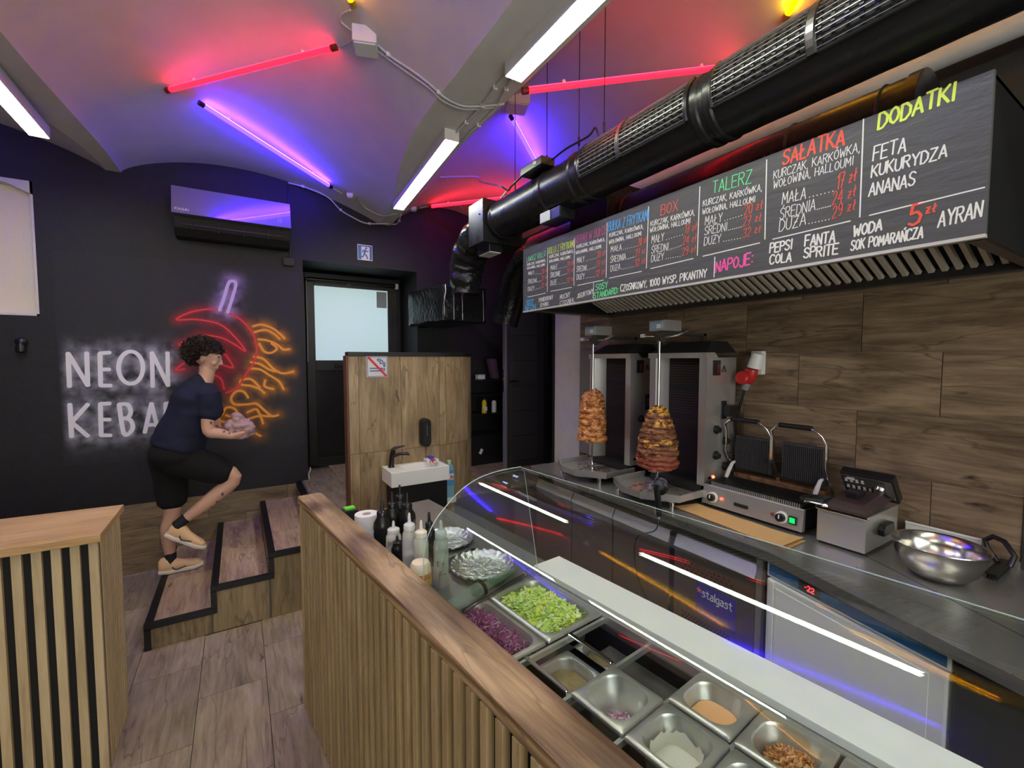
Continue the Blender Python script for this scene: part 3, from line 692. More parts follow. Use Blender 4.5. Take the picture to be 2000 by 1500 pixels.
kn = thing('wall_lamp', 'small black wall lamp on the charcoal wall at far left', 'lamp', (-1.41, WY, 1.96))
B().lathe([(.0,0),(.03,.0),(.034,.02),(.032,.05),(.02,.062),(0,.065)], (0,0,0), 18, Matrix.Translation((-1.41, WY, 1.985)) @ Matrix.Rotation(rad(90),4,'X')).build('base', M['blackplastic'], kn, smooth=True)
B().lathe([(.012,0),(.030,.01),(.028,.05),(.016,.075),(0,.08)], (-1.41, WY-.05, 1.90), 18).build('shade', M['blackplastic'], kn, smooth=True)
# ================================================================ MURAL
mu = thing('mural', 'spray painted neon style kebab with flames and white NEON KEBAB letters', 'mural', (-.2, WY, 1.6))
C_ = lambda x, y: PY(x/2.857, 480+y/2.857, WY-.002)
def smooth(P, n=6):
    P = [Vector(p) for p in P]; Q = []
    for i in range(len(P)-1):
        a, c, p1, p2 = P[max(i-1,0)], P[min(i+2,len(P)-1)], P[i], P[i+1]
        for k in range(n):
            t = k/n; Q.append(.5*((2*p1)+(p2-a)*t+(2*a-5*p1+4*p2-c)*t*t+(3*p1-a-3*p2+c)*t**3))
    return Q+[P[-1]]
LET = {'n': [[(388,785),(380,600),(490,780),(484,598)]], 'e': [[(612,596),(558,600),(562,780),(618,780)], [(562,690),(610,690)]],
 'o': [[(730+68*math.cos(t*.3142), 680-90*math.sin(t*.3142)) for t in range(21)]], 'n2': [[(852,785),(848,597),(938,780),(935,597)]],
 'k': [[(390,885),(400,1065)], [(490,885),(400,985),(490,1062)]], 'e2': [[(612,880),(560,882),(565,1058),(618,1058)], [(562,970),(612,970)]],
 'b': [[(665,885),(690,1045),(725,1042),(742,1010),(725,970),(682,963)], [(665,885),(712,886),(730,925),(715,958),(682,963)]],
 'a': [[(808,1042),(845,880),(885,1040)], [(822,1000),(878,998)]], 'b2': [[(925,880),(930,1045),(975,1040),(990,1005),(970,965),(928,963)],[(925,880),(965,883),(978,920),(965,958),(928,963)]]}
RED = [[(1215,358),(1150,355),(1060,372),(985,412),(1100,412),(1230,440),(1320,520),(1370,588),(1300,545),(1230,512),(1130,500),(1050,525),(1000,553),(1080,550)],
 [(1280,378),(1350,418),(1410,490),(1433,580),(1412,660),(1370,720),(1325,790),(1262,822)], [(1120,600),(1050,640),(980,692),(1030,688)],
 [(1250,600),(1275,630),(1300,680),(1235,662)], [(1200,722),(1235,745),(1250,800)]]
LIL = [[(1225,360),(1250,290),(1275,210),(1296,197),(1316,212),(1300,280),(1270,372)]]
ORA = [[(1412,450),(1460,440),(1520,460),(1560,490),(1588,517)], [(1420,482),(1480,470),(1530,492),(1560,520)], [(1440,522),(1490,528),(1545,550),(1580,578),(1615,577)],
 [(1445,545),(1475,590),(1515,597),(1545,572),(1515,545)], [(1418,620),(1470,632),(1530,690),(1580,712),(1638,702)], [(1400,650),(1450,660),(1500,690),(1540,702)], [(1395,685),(1450,690),(1500,720),(1558,758),(1582,800)],
 [(1450,790),(1400,745),(1345,752),(1350,775),(1400,782),(1450,800),(1475,822)], [(1480,750),(1478,785),(1525,800)], [(1385,848),(1360,815),(1320,812),(1290,850),(1310,885),(1380,885),(1430,882),(1480,922),(1515,950),(1553,945)],
 [(1240,940),(1262,905),(1300,905),(1322,930),(1290,952),(1262,945)], [(1380,930),(1430,912),(1455,945),(1505,952)], [(1400,962),(1450,952),(1468,992)], [(1222,975),(1275,990)], [(1415,1040),(1455,1062)]]
grp = {'white': [s for v in LET.values() for s in v], 'red': RED, 'lilac': LIL, 'orange': ORA}
pts3 = {}
for k, ss in grp.items():
    arr = []
    for s in ss:
        q = [C_(*p) for p in s]; q = smooth(q, 5) if k != 'white' else [q[i].lerp(q[i+1], t/6) for i in range(len(q)-1) for t in range(7)]
        arr += [(p.x, p.z) for p in q]
    pts3[k] = np.array(arr)
x0, x1, z0, z1 = -1.22, .56, .98, 2.72; st_ = .0105
gx = np.arange(x0, x1, st_); gz = np.arange(z0, z1, st_); XX, ZZ = np.meshgrid(gx, gz)
base = np.array([.020, .0195, .023])
colr = np.tile(base, (XX.size, 1)); P2 = np.stack([XX.ravel(), ZZ.ravel()], 1)
def dist(a):
    o = np.full(len(P2), 9.)
    for i in range(0, len(a), 60):
        c = a[i:i+60]; o = np.minimum(o, np.sqrt(((P2[:,None,:]-c[None])**2).sum(2)).min(1))
    return o
nz = np.array([.5+.9*noise.fractal(Vector((p[0]*9, p[1]*9, 3.1)), .9, 2.2, 4) for p in P2])
def lay(d, s, c, amt, noi=.6, mask=1):
    global colr
    a = np.exp(-(d/s)**1.3)*amt*np.clip(1-noi+noi*nz*1.6, 0, 1.3)*mask; a = np.clip(a, 0, 1)[:,None]
    colr = colr*(1-a)+np.array(c)*a
lay(dist(pts3['white']), .062, (.42,.42,.50), .75, .95)
dr = dist(pts3['red']); kx, kz = C_(1200, 600).x, C_(1200, 600).z
ins = np.clip(1.15-np.sqrt(((P2[:,0]-kx-.02)/.24)**2+((P2[:,1]-kz)/.29)**2), 0, 1)
a = np.clip(ins*1.6, 0, .8)[:,None]*np.clip(.6+.5*nz, 0, 1)[:,None]; colr = colr*(1-a)+np.array((.13,.006,.012))*a
lay(dr, .035, (.42,.012,.022), .75, .35); lay(dist(pts3['lilac']), .048, (.40,.28,.62), .8, .8); lay(dist(pts3['orange']), .038, (.50,.19,.015), .8, .55)
fade = np.minimum.reduce([(P2[:,0]-x0), (x1-P2[:,0]), (P2[:,1]-z0), (z1-P2[:,1])])/.06
a = np.clip(fade, 0, 1)[:,None]; colr = colr*a+base*(1-a)
b = B(); b.v = [Vector((p[0], WY-.0015, p[1])) for p in P2]; nn = len(gx)
b.f = [(j*nn+i, j*nn+i+1, (j+1)*nn+i+1, (j+1)*nn+i) for j in range(len(gz)-1) for i in range(nn-1)]; b.c = [tuple(c) for c in colr]
b.build('spray_paint', mat('spray_paint', (1,1,1), .65, vcol=True, var=.1, bscale=60, bump=.15), mu)
pm = {'white': mat('white_mural_paint', (.80,.79,.84), .6), 'red': mat('red_mural_paint', (.75,.03,.045), .55), 'lilac': mat('lilac_mural_paint', (.62,.47,.85), .6), 'orange': mat('orange_mural_paint', (.85,.33,.04), .6)}
for nm, ss in LET.items():
    b = B()
    for s in ss:
        q = [C_(*p) for p in s]; b.ribbon(smooth(q, 3) if nm[0] in 'ob' else q, .031, (0,-1,0), .0015)
    b.build('letter', pm['white'], mu)
for nm, k, wd in (('kebab_outline','red',.015), ('skewer_outline','lilac',.026), ('flame','orange',.021)):
    for s in grp[k]: B().ribbon(smooth([C_(*p) for p in s], 6), wd, (0,-1,0), .0015).build(nm, pm[k], mu)
# ================================================================ DUCTS
DX, DZ, DR = 1.76, 2.91, .14
def ring(b, y, r, w_=.012, cx=DX, cz=DZ, n=40): b.tube([(cx,y,cz),(cx,y+w_,cz)], r, n)
du = thing('ventilation_duct', 'large black ventilation duct with grilles running along the ceiling', 'duct', (DX, 1.3, DZ))
def ribbed(b, y0, y1, r, cx, cz, step=.012, amp=.0022, n=40):
    m = max(2, int((y1-y0)/step)); pts = []; rr = []
    for i in range(m+1): pts.append((cx, y0+(y1-y0)*i/m, cz)); rr.append(r+(amp if i % 2 else 0))
    b.tube(pts, rr, n)
b = B(); ribbed(b, 2.36, 2.99, DR, DX, DZ, .02); ribbed(b, -1.9, 2.36, DR, DX, DZ, .09, .0012); b.build('pipe', M['duct'], du, smooth=True)
for y in (2.96, 2.33, 2.05, 1.98, 1.22, 1.16):
    b = B(); b.tube([(DX,y-.02,DZ),(DX,y-.012,DZ),(DX,y+.012,DZ),(DX,y+.02,DZ)], [DR+.001,DR+.008,DR+.008,DR+.001], 40); b.build('coupling', M['duct'], du, smooth=True)
def grille(y0, y1):
    gr = B().box((DX-.01,y0,DZ-.01),(DX+.01,y1,DZ+.01)).build('grille', M['duct'], du)
    A0, A1 = rad(124), rad(206)
    pt = lambda a, r, y: (DX+r*math.cos(a), y, DZ+r*math.sin(a))
    b = B(); n = 14; vs = []
    for y in (y0, y1):
        for k in range(n+1): vs.append(pt(A0+(A1-A0)*k/n, DR+.003, y))
        for k in range(n, -1, -1): vs.append(pt(A0+(A1-A0)*k/n, DR+.0005, y))
    m = 2*(n+1); b.add(vs, [(i,(i+1)%m,(i+1)%m+m,i+m) for i in range(m)]); b.build('opening', M['blackmatte'], gr)
    b = B()
    for k in range(10):
        a = A0+(A1-A0)*(k+.5)/10; b.box((-.0009, y0, -.001), (.0010, y1, .003), Matrix.Translation((DX,0,DZ)) @ Matrix.Rotation(-a+rad(90),4,'Y') @ Matrix.Translation((0,0,DR+.009)))
    b.build('bars', M['steel'], gr, kind='stuff')
    b = B(); y = y0+.02
    while y < y1-.01:
        for k in range(11):
            a = A0+(A1-A0)*(k+1)/12; b.box((-.007, y, -.001), (.007, y+.011, .004), Matrix.Translation((DX,0,DZ)) @ Matrix.Rotation(-a+rad(90),4,'Y') @ Matrix.Translation((0,0,DR+.003)))
        y += .038
    b.build('vanes', M['duct'], gr, kind='stuff')
    for a, c in ((y0-.012, y0), (y1, y1+.012)):
        b = B(); b.tube([pt(A0+(A1-A0)*k/10, DR+.008, (a+c)/2) for k in range(11)], .009, 6); b.build('grille_frame', M['duct'], gr, smooth=True)
    for a in (A0, A1): B().tube([pt(a, DR+.006, y0), pt(a, DR+.006, y1)], .007, 6).build('grille_frame', M['duct'], gr, smooth=True)
def post(y):
    b = B(); A0, A1 = rad(124), rad(206)
    for k in range(10):
        a = A0+(A1-A0)*(k+.5)/10; b.box((-.012, y-.011, 0), (.012, y+.011, .006), Matrix.Translation((DX,0,DZ)) @ Matrix.Rotation(-a+rad(90),4,'Y') @ Matrix.Translation((0,0,DR+.010)))
    b.build('grille_post', M['steeldark'], du)
for a, c in ((1.65,1.93), (1.26,1.63), (.79,1.13), (.42,.76), (-.1,.38)): grille(a, c)
post(1.64); post(.775); post(.40)
# box where the duct starts
db = thing('duct_box', 'black square metal box at the far end of the large duct', 'duct box', (1.76, 3.1, 2.9))
B().box((1.59, 3.0, 2.735), (1.94, 3.24, 3.055)).build('box', M['duct'], db, bevel=.003)
B().cyl((1.66,2.998,2.80),(1.66,2.992,2.80),.006,8).cyl((1.60,3.1,2.8),(1.585,3.1,2.8),.005,8).build('screw', M['chrome'], db)
B().cyl((1.589,3.06,2.95),(1.583,3.06,2.95),.006,8).build('screw', M['chrome'], db)
# foil wrapped elbow down to the wrapped box
fe = thing('wrapped_elbow', 'bent pipe wrapped in shiny black foil behind the square duct box', 'duct', (1.78, 3.6, 2.9))
b = B(); P = []; rr = []
for i in range(15):
    t = i/14; a = rad(90*min(1, t/.75)); s_ = max(0, t-.75)/.25
    P.append((1.765, 3.24+.42*math.sin(a), 2.895-.30*(1-math.cos(a))-.16*s_)); rr.append(.150+.010*math.sin(i*2.3)-.03*s_)
b.tube(P, rr, 26); o = b.build('pipe', M['foil'], fe, smooth=True, ang=1.2)
def rough(o, amp, sc, seed=0):
    for v in o.data.vertices:
        n_ = noise.noise_vector(Vector(v.co)*sc+Vector((seed,0,0))); v.co += n_*amp
def subdiv(o, k):
    bm = bmesh.new(); bm.from_mesh(o.data); bmesh.ops.subdivide_edges(bm, edges=bm.edges, cuts=k, use_grid_fill=True); bm.to_mesh(o.data); bm.free()
subdiv(o, 1); rough(o, .016, 11)
B().tube([(1.765,3.65,2.50),(1.765,3.66,2.58)], [.125,.118], 22).build('tape', M['silverfoil'], fe, smooth=True)
fb = thing('wrapped_duct_box', 'bulky box wrapped in wrinkled black foil hanging on the back wall', 'duct box', (1.8, 4.2, 2.4))
fx0, fx1, fy0 = 1.66, 2.13, 3.95
b = B(); b.prism([(fx0,fy0),(fx1,fy0),(fx1+.02,4.925),(fx0+.0,4.925),(fx0-.10,4.6)], 2.215, 2.56)
o = b.build('wrapping', M['foil'], fb, smooth=True, ang=1.3, bevel=.02)
subdiv(o, 5); rough(o, .016, 8, 5); rough(o, .003, 24, 9)
for x in (1.77, 1.86, 2.09): B().tube([(x, fy0-.004, 2.53),(x+.003, fy0-.008, 2.4),(x+.006, fy0-.004, 2.23)], .0035, 5).build('foil_seam', M['silverfoil'], fb)
b = B(); b.tube([(1.69,fy0-.004,2.56),(1.685,fy0-.012,2.48),(1.675,fy0-.008,2.38),(1.68,fy0-.01,2.26)], [.005,.008,.005,.003], 8); o = b.build('tape', M['silverfoil'], fb, smooth=True); subdiv(o, 2); rough(o, .008, 60)
# second duct behind, on top of the hood
d2 = thing('exhaust_duct', 'black exhaust duct lying behind the menu board, coloured light on its side', 'duct', (2.25, 1.5, 2.80))
b = B(); ribbed(b, .70, 2.2, .145, 2.28, 2.80, .03, .001); b.build('pipe', M['duct'], d2, smooth=True)
B().tube([(2.28,.655,2.80),(2.28,.66,2.80),(2.28,.70,2.80)], [.135,.152,.152], 40).build('end_cap', M['duct'], d2, smooth=True)
for y in (.78, 1.12, 2.14): B().tube([(2.28,y-.008,2.80),(2.28,y,2.80),(2.28,y+.008,2.80)], [.145,.152,.145], 40).build('coupling', M['duct'], d2, smooth=True)
B().box((2.08, 2.2, 2.655), (2.45, 2.58, 3.02)).build('junction', M['duct'], d2, bevel=.004)
b = B(); ribbed(b, 2.58, 3.3, .145, 2.30, 2.80, .03, .001); b.build('pipe', M['duct'], d2, smooth=True)
b = B(); b.tube([(2.30,3.3,2.80),(2.30,3.5,2.76),(2.30,3.66,2.62),(2.28,3.74,2.40),(2.25,3.8,2.2)], .13, 24); b.build('elbow', M['foil'], d2, smooth=True)
wp = thing('wall_pipe', 'pale insulated pipe running along the top of the right wall', 'pipe', (2.58, .8, 3.14))
b = B(); ribbed(b, -1.5, 2.5, .05, 2.60, 3.145, .35, .003, 18); b.build('pipe', M['creamwall'], wp, smooth=True)
# small devices on the duct
def emlight(name, label, loc, tilt, lens):
    t = thing('emergency_light', label, 'light', loc, group='emergency lights under the duct')
    B().box((-.06,-.10,-.035), (.06,.10,.035)).build('housing', M['blackplastic'], t, bevel=.006, local=True)
    B().box(*lens).build('lens', mat('frosted_lens', (.62,.66,.62), .35), t, bevel=.003, local=True); t.rotation_euler = tilt
emlight('a', 'black box with pale lens hung under the large duct above the menu board', (1.74, 2.28, 2.745), (0,0,0), ((-.068,-.0,-.03),(-.058,.098,.032)))
emlight('b', 'black box with pale lens under the square duct box', (1.72, 3.13, 2.715), (0,0,0), ((-.05,-.09,-.043),(.05,.09,-.033)))
dv = thing('duct_sensor', 'black control box with a white button on top of the large duct', 'sensor', (1.66, 2.4, 3.07))
B().box((1.60, 2.26, 3.035), (1.70, 2.50, 3.085)).build('box', M['blackplastic'], dv, bevel=.005)
B().lathe([(0,0),(.014,0),(.010,.010),(0,.012)], (0,0,0), 12, Matrix.Translation((1.60,2.33,3.06)) @ Matrix.Rotation(rad(-90),4,'Y')).build('button', M['white'], dv, smooth=True)
cable([(1.62,2.5,3.05),(1.61,2.62,3.02),(1.66,2.75,3.04),(1.7,2.9,3.12)], .007, 'sensor_cable', 'black cable leaving the control box on the duct', m=M['blackplastic'], raw=True, group='black duct cables')
cable([(1.68,2.28,3.07),(1.70,2.15,3.10),(1.74,2.0,3.12),(1.75,1.95,3.15),(1.76,1.93,3.06)], .006, 'duct_cable', 'black cable looping from the control box along the top of the duct', m=M['blackplastic'], raw=True, group='black duct cables')
for i, (y, x) in enumerate(((2.37,1.72), (2.08,1.74), (1.88,1.75), (2.85,1.78))):
    t = thing('hanger_rod', 'thin threaded rod holding the large duct to the vault, %s' % ('beside the control box','between the two cables','above the first grille','near the square duct box')[i], 'rod', (x, y, 3.05), group='duct hanger rods')
    B().cyl((x,y,3.04), (x,y,ceilz(x,y)), .0026, 6).build('rod', M['duct'], t)
    B().cyl((x,y,3.10), (x,y,3.15), .006, 8).build('nut', M['duct'], t)
# ================================================================ EXTRACTOR HOOD AND MENU BOARD
HX, HY0, HY1, HZ0, HZ1 = 1.82, .392, 2.775, 2.20, 2.65
hd = thing('extractor_hood', 'long black extractor hood with steel baffle filters over the grills', 'hood', (2.2, 1.6, 2.2))
b = B(); b.box((HX, HY0, HZ0+.02), (HX+.012, HY1, HZ1)).box((HX, HY0, HZ0), (2.68, HY0+.012, HZ1)).box((HX, HY1-.012, HZ0), (2.68, HY1, HZ1)).box((HX, HY0, HZ1-.012), (2.68, HY1, HZ1))
b.build('shell', M['black'], hd)
b = B(); b.box((HX+.012, HY0+.012, HZ0), (HX+.05, HY1-.012, HZ0+.012)).box((2.62, HY0+.012, HZ0-.0), (2.68, HY1-.012, HZ0+.05)).box((HX+.012, HY0+.012, HZ0), (2.68, HY0+.05, HZ0+.012)).box((HX+.012, HY1-.05, HZ0), (2.68, HY1-.012, HZ0+.012))
b.build('gutter', M['steeldark'], hd, bevel=.002)
# baffle filters: sloping from the front edge up to the back
fx = [(HX+.05, HZ0+.35), (2.60, HZ0+.04)]
ang = math.atan2(fx[1][1]-fx[0][1], fx[1][0]-fx[0][0]); ln = math.hypot(fx[1][0]-fx[0][0], fx[1][1]-fx[0][1])
fm = B().box((-.006,-.020,0),(.0,.020,0.001))
bf = B()
pf = [(-.021,0),(-.014,.014),(.014,.014),(.021,0),(.017,0),(.011,.010),(-.011,.010),(-.017,0)]
bf.prism([(q[0]*.62, q[1]) for q in pf], 0, ln, 'x')
o0 = bf.build('baffle', M['filter'], hd, local=True); n = 0
y = HY0+.06
while y < HY1-.04:
    o = o0 if n == 0 else dup(o0)
    o.matrix_basis = Matrix.Translation(Vector((fx[0][0], y, fx[0][1]))-hd.location) @ Matrix.Rotation(-ang, 4, 'Y') @ Matrix.Rotation(rad(180), 4, 'X')
    y += .0445; n += 1
B().prism([(fx[0][0], fx[0][1]+.02), (fx[1][0], fx[1][1]+.02), (fx[1][0], fx[1][1]+.03), (fx[0][0], fx[0][1]+.03)], HY0+.02, HY1-.02, 'y').build('filter_back', M['blackmatte'], hd)
mb = thing('menu_board', 'long black chalk menu board with hand-lettered kebab names and prices', 'menu board', (HX, 1.6, 2.4))
BX = HX-.016
o = B().box((BX, HY0-.004, HZ0+.004), (HX, HY1+.002, HZ1+.002)).build('board', M['board'], mb, bevel=.001)
B().box((BX-.003, HY0-.004, HZ0-.006), (HX+.002, HY1, HZ0+.004)).build('edge_strip', mat('worn_white_edge', (.6,.58,.55), .5, metal=.4), mb)
FA = lambda x, y: PX(1000+x/4, 360+y/4, BX); FB = lambda x, y: PX(1450+x/3, 120+y/3, BX); FP = lambda x, y: PX(x, y, BX)
CW = {'w': (.78,.77,.75), 'r': (.80,.10,.06), 'g': (.12,.75,.28), 'y': (.68,.85,.10), 'p': (.85,.10,.38), 'b': (.08,.40,.82), 'k': (.55,.10,.22), 't': (.22,.78,.42)}
cm = {k: mat('chalk_marker_'+k, v, .6) for k, v in CW.items()}
K = 'KURCZAK, KARKÓWKA,'; Wl = 'WOŁOWINA, HALLOUMI'
def tx(f, s, x0, y0, x1, y1, h, c='w', wd=None, grp='lettering'):
    if s in (K, Wl): h *= .80
    p0 = f(x0, y0); p1 = f(x1, y1); top = f(x0+(0), y0-h); hh = (top-p0).z
    b = B()
    for q in strokes(s, p0, p1, (0, -hh*.06, hh)): b.ribbon(q, wd or max(.0024, hh*.066), (-1,0,0), .0008)
    b.build('lettering', cm[c], mb); return p0, p1, hh
def row(f, word, wx0, wy0, wx1, wy1, wh, price, px0, py0, px1, py1, ph):
    p0, p1, h = tx(f, word, wx0, wy0, wx1, wy1, wh); q0, q1, h2 = tx(f, price+' zł' if price else 'zł', px0, py0, px1, py1, ph, 'r')
    b = B(); n = 8
    for k in range(1, n): p = p1.lerp(q0, k/n); b.ribbon([p, p+Vector((0,-.002,.0005))], .0032, (-1,0,0), .0008)
    b.build('dots', cm['w'], mb)
tx(FA,'LAWASZ ROLLO',114,610,262,562,40,'t'); tx(FA,K,118,638,262,603,24); tx(FA,Wl,118,665,255,636,22)
row(FA,'MAŁY',128,710,172,700,26,'20',232,700,274,686,36); row(FA,'ŚREDNI',125,778,190,765,30,'27',232,752,274,739,34); row(FA,'DUŻY',125,836,175,824,32,'32',230,808,274,796,34)
tx(FA,'ROLLO Z FRYTKAMI',285,546,482,490,50,'y'); tx(FA,K,292,578,478,533,28); tx(FA,Wl,292,612,452,578,26)
row(FA,'MAŁE',302,672,356,660,36,'20',432,642,480,630,38); row(FA,'ŚREDNIE',300,728,378,714,36,'27',430,700,480,690,38); row(FA,'DUŻE',300,790,350,782,36,'32',428,768,480,757,36)
tx(FA,'KEBAB W BUŁCE',495,466,738,385,58,'k'); tx(FA,K,505,500,725,443,30); tx(FA,Wl,498,547,695,498,30)
row(FA,'MAŁY',508,615,565,602,42,'20',665,575,725,560,50); row(FA,'ŚREDNI',505,685,580,672,40,'27',660,645,724,630,46); row(FA,'DUŻY',505,748,566,735,42,'32',655,720,722,704,46)
tx(FA,'BUŁKA Z FRYTKAMI',752,368,1065,278,72,'b'); tx(FA,K,760,412,1025,345,36); tx(FA,Wl,758,466,1008,400,36)
row(FA,'MAŁA',772,532,855,512,44,'20',985,482,1050,463,58); row(FA,'ŚREDNIA',770,612,888,588,46,'27',965,565,1040,545,54); row(FA,'DUŻA',770,682,845,665,44,'32',960,642,1040,622,54)
tx(FA,'BOX',1162,243,1292,200,82,'r'); tx(FA,K,1082,328,1425,240,48); tx(FA,Wl,1078,376,1390,302,45)
row(FA,'MAŁY',1090,460,1185,438,58,'17',1352,388,1442,365,68); row(FA,'ŚREDNI',1090,542,1218,515,56,'24',1335,475,1440,450,64); row(FA,'DUŻY',1088,610,1185,585,54,'29',1330,560,1434,535,62)
tx(FP,'TALERZ',1391,377,1467,358,23,'g'); tx(FA,K,1492,172,1950,50,56); tx(FA,Wl,1488,235,1895,138,52)
row(FA,'MAŁY',1508,320,1640,290,66,'20',1815,238,1955,203,80); row(FA,'ŚREDNI',1505,398,1675,362,62,'27',1805,330,1945,293,72); row(FA,'DUŻY',1500,480,1630,450,64,'32',1805,418,1940,383,70)
tx(FB,'SAŁATKA',238,605,595,485,80,'r',.0075); tx(FB,K,182,690,685,530,58); tx(FB,Wl,182,745,645,607,56)
row(FB,'MAŁA',232,840,370,802,64,'17',552,755,665,712,88); row(FB,'ŚREDNIA',220,925,425,870,60,'24',525,845,662,798,74); row(FB,'DUŻA',215,998,370,955,64,'29',525,922,660,877,70)
tx(FB,'DODATKI',795,398,1235,225,88,'y',.0072); tx(FB,'FETA',765,582,955,525,80,'w',.0045); tx(FB,'KUKURYDZA',755,680,1195,560,66,'w',.0045); tx(FB,'ANANAS',740,790,1008,725,72,'w',.0045)
tx(FB,'5',975,965,1042,948,115,'r',.008); tx(FB,'zł',1072,905,1132,888,62,'r',.0045); tx(FB,'AYRAN',1145,972,1398,912,88,'w',.0045); tx(FB,'WODA',650,1028,815,985,62,'w',.0055); tx(FB,'SOK POMARAŃCZA',635,1110,1055,1033,56,'w',.0045)
tx(FB,'FANTA',365,1085,540,1058,60,'w',.0055); tx(FB,'SPRITE',360,1152,558,1130,58,'w',.0055); tx(FB,'PEPSI',160,1122,286,1100,54,'w',.0055); tx(FB,'COLA',160,1190,285,1170,52,'w',.0055)
tx(FA,'NAPOJE:',1590,690,1875,622,82,'p',.0065); tx(FA,'SOSY',655,830,747,806,46,'g',.005); tx(FA,'STANDARD:',640,893,828,850,44,'g',.005); tx(FA,'CZOSNKOWY, 1000 WYSP, PIKANTNY',848,838,1518,722,50,'w',.0045)
tx(FA,'SOSY',112,945,168,932,38,'b',.0045); tx(FA,'NEON:',105,994,190,972,40,'b',.0045); tx(FA,'POMIDOROWY',210,922,320,898,32); tx(FA,'SPHINX',220,962,285,947,30); tx(FA,'MOCNY',375,900,452,880,36); tx(FA,'CZOSNEK,',375,946,490,920,32); tx(FA,'JOGURTOWY',508,892,633,855,36)
for f, pts in ((FA,[(278,500),(276,838)]),(FA,[(488,420),(484,790)]),(FA,[(743,300),(736,728)]),(FA,[(1068,175),(1050,655)]),(FA,[(1468,18),(1448,555)]),(FP,[(1497.5,312),(1494,467)]),(FB,[(710,338),(688,912)]),
  (FA,[(122,882),(262,850)]),(FA,[(302,836),(465,805)]),(FA,[(512,790),(715,748)]),(FA,[(760,733),(1012,680)]),(FA,[(1085,658),(1415,580)]),(FA,[(1492,562),(1935,458)]),(FB,[(178,1042),(632,935)]),(FB,[(745,902),(1418,738)]),(FA,[(1585,568),(1578,725)]),(FA,[(638,770),(634,890)])):
    B().ribbon([f(*p) for p in pts], .004, (-1,0,0), .0008).build('divider', cm['w'], mb)
# ================================================================ WORKTOP AND CABINETS UNDER IT
wt = thing('worktop', 'long stainless steel worktop along the tiled wall', 'worktop', (2.3, 1.6, .96))
fr1 = [(1.975, 2.92), (1.975, 1.045), (1.79, .40), (1.70, .05)]
B().prism(fr1+[(2.684,.05),(2.684,2.92)], .955, 1.0).build('top', M['steeltop'], wt, bevel=.002)
B().prism([(2.34,.9),(2.345,.9),(1.90,.05),(1.895,.05)], .9995, 1.0008).build('seam', M['steeldark'], wt)
B().box((2.672, .42, 1.0), (2.684, 2.92, 1.03)).build('upstand', M['steeltop'], wt)
fr = thing('chilled_counter', 'steel chilled counter with three doors and a perforated motor panel', 'fridge', (2.3, 2.0, .1))
B().box((2.03, 1.10, .12), (2.66, 2.89, .954)).build('body', M['steeldark'], fr)
fx_ = 2.0
for (a, c) in ((2.445,2.875), (2.035,2.435), (1.60,2.025), (1.115,1.56)):
    door = B().box((fx_, a, .16), (2.03, c, .84)).build('door' if c > 1.57 else 'motor_panel', M['fridge'], fr, bevel=.004)
    B().prism([(fx_-.008,.842),(fx_+.02,.90),(fx_+.03,.90),(fx_+.03,.842)], a, c, 'y').build('handle_rail', M['steel'], door)
B().box((2.01, 1.56, .16), (2.028, 1.60, .90)).build('post', M['blackmatte'], fr)
B().box((2.0, 1.085, .1), (2.03, 1.112, .94)).build('corner_post', M['steel'], fr, bevel=.003)
b = B()
for i in range(3):
    for k in range(11): b.cyl((fx_-.0012, 1.50-k*.026-(i%2)*.013, .78-i*.022), (fx_+.004, 1.50-k*.026-(i%2)*.013, .78-i*.022), .0055, 8)
for i in range(9):
    for k in range(14): b.cyl((fx_-.0012, 1.50-k*.020-(i%2)*.010, .50-i*.014), (fx_+.004, 1.50-k*.020-(i%2)*.010, .50-i*.014), .0048, 6)
b.build('perforation', M['blackmatte'], fr, kind='stuff')
sg = B().box((fx_-.002, 1.20, .535), (fx_, 1.42, .70)).build('brand_plate', mat('violet_blue_plate', (.05,.04,.28), .4), fr)
b = B()
# lower case lettering of the plate, cut as strokes
LC = {'s':'2.4,3.4 1.6,4 .6,3.8 .4,3 2.2,1.8 2.2,.6 1.2,0 .2,.4','t':'.8,5.4 .8,.8 1.6,0 2,.2;0,4 1.9,4','a':'.4,3.6 1.4,4 2.2,3.4 2.2,0;2.2,2.4 1,2.3 .2,1.4 .4,.2 1.4,0 2.2,.8','l':'.4,6 .4,0','i':'.4,4 .4,0;.4,5.4 .45,5.5','g':'2.2,3.6 1.2,4 .2,3 .2,1 1.2,0 2.2,.6;2.2,4 2.2,-1.2 1.4,-2 .3,-1.6'}
G.update({'ś'+k: v for k, v in LC.items()})
xx = 0
for c in 'stalgast':
    for s in LC[c].split(';'): b.ribbon([Vector((fx_-.002, 1.385-(xx+float(q.split(',')[0]))*.0078, .635+float(q.split(',')[1])*.0068)) for q in s.split()], .0045, (-1,0,0), .0006)
    xx += max(float(p.split(',')[0]) for s in LC[c].split(';') for p in s.split())+.75
b.build('lettering', M['white'], sg)
b = B()
for k in range(5):
    a = rad(90+72*k); c_ = Vector((fx_-.002, 1.402, .66)); b.ribbon([c_+Vector((0,math.cos(a)*.003,math.sin(a)*.003)), c_+Vector((0,math.cos(a)*.013,math.sin(a)*.013))], .006, (-1,0,0), .0006)
b.build('emblem', mat('emblem_orange', (.8,.25,.08), .5), sg)
B().lathe([(.007,0),(.009,.006),(.005,.014)], (0,0,0), 12, Matrix.Translation((fx_, 1.58, .55)) @ Matrix.Rotation(rad(-90),4,'Y')).box((fx_-.014,1.576,.50),(fx_-.011,1.584,.55)).build('lock', M['chrome'], fr)
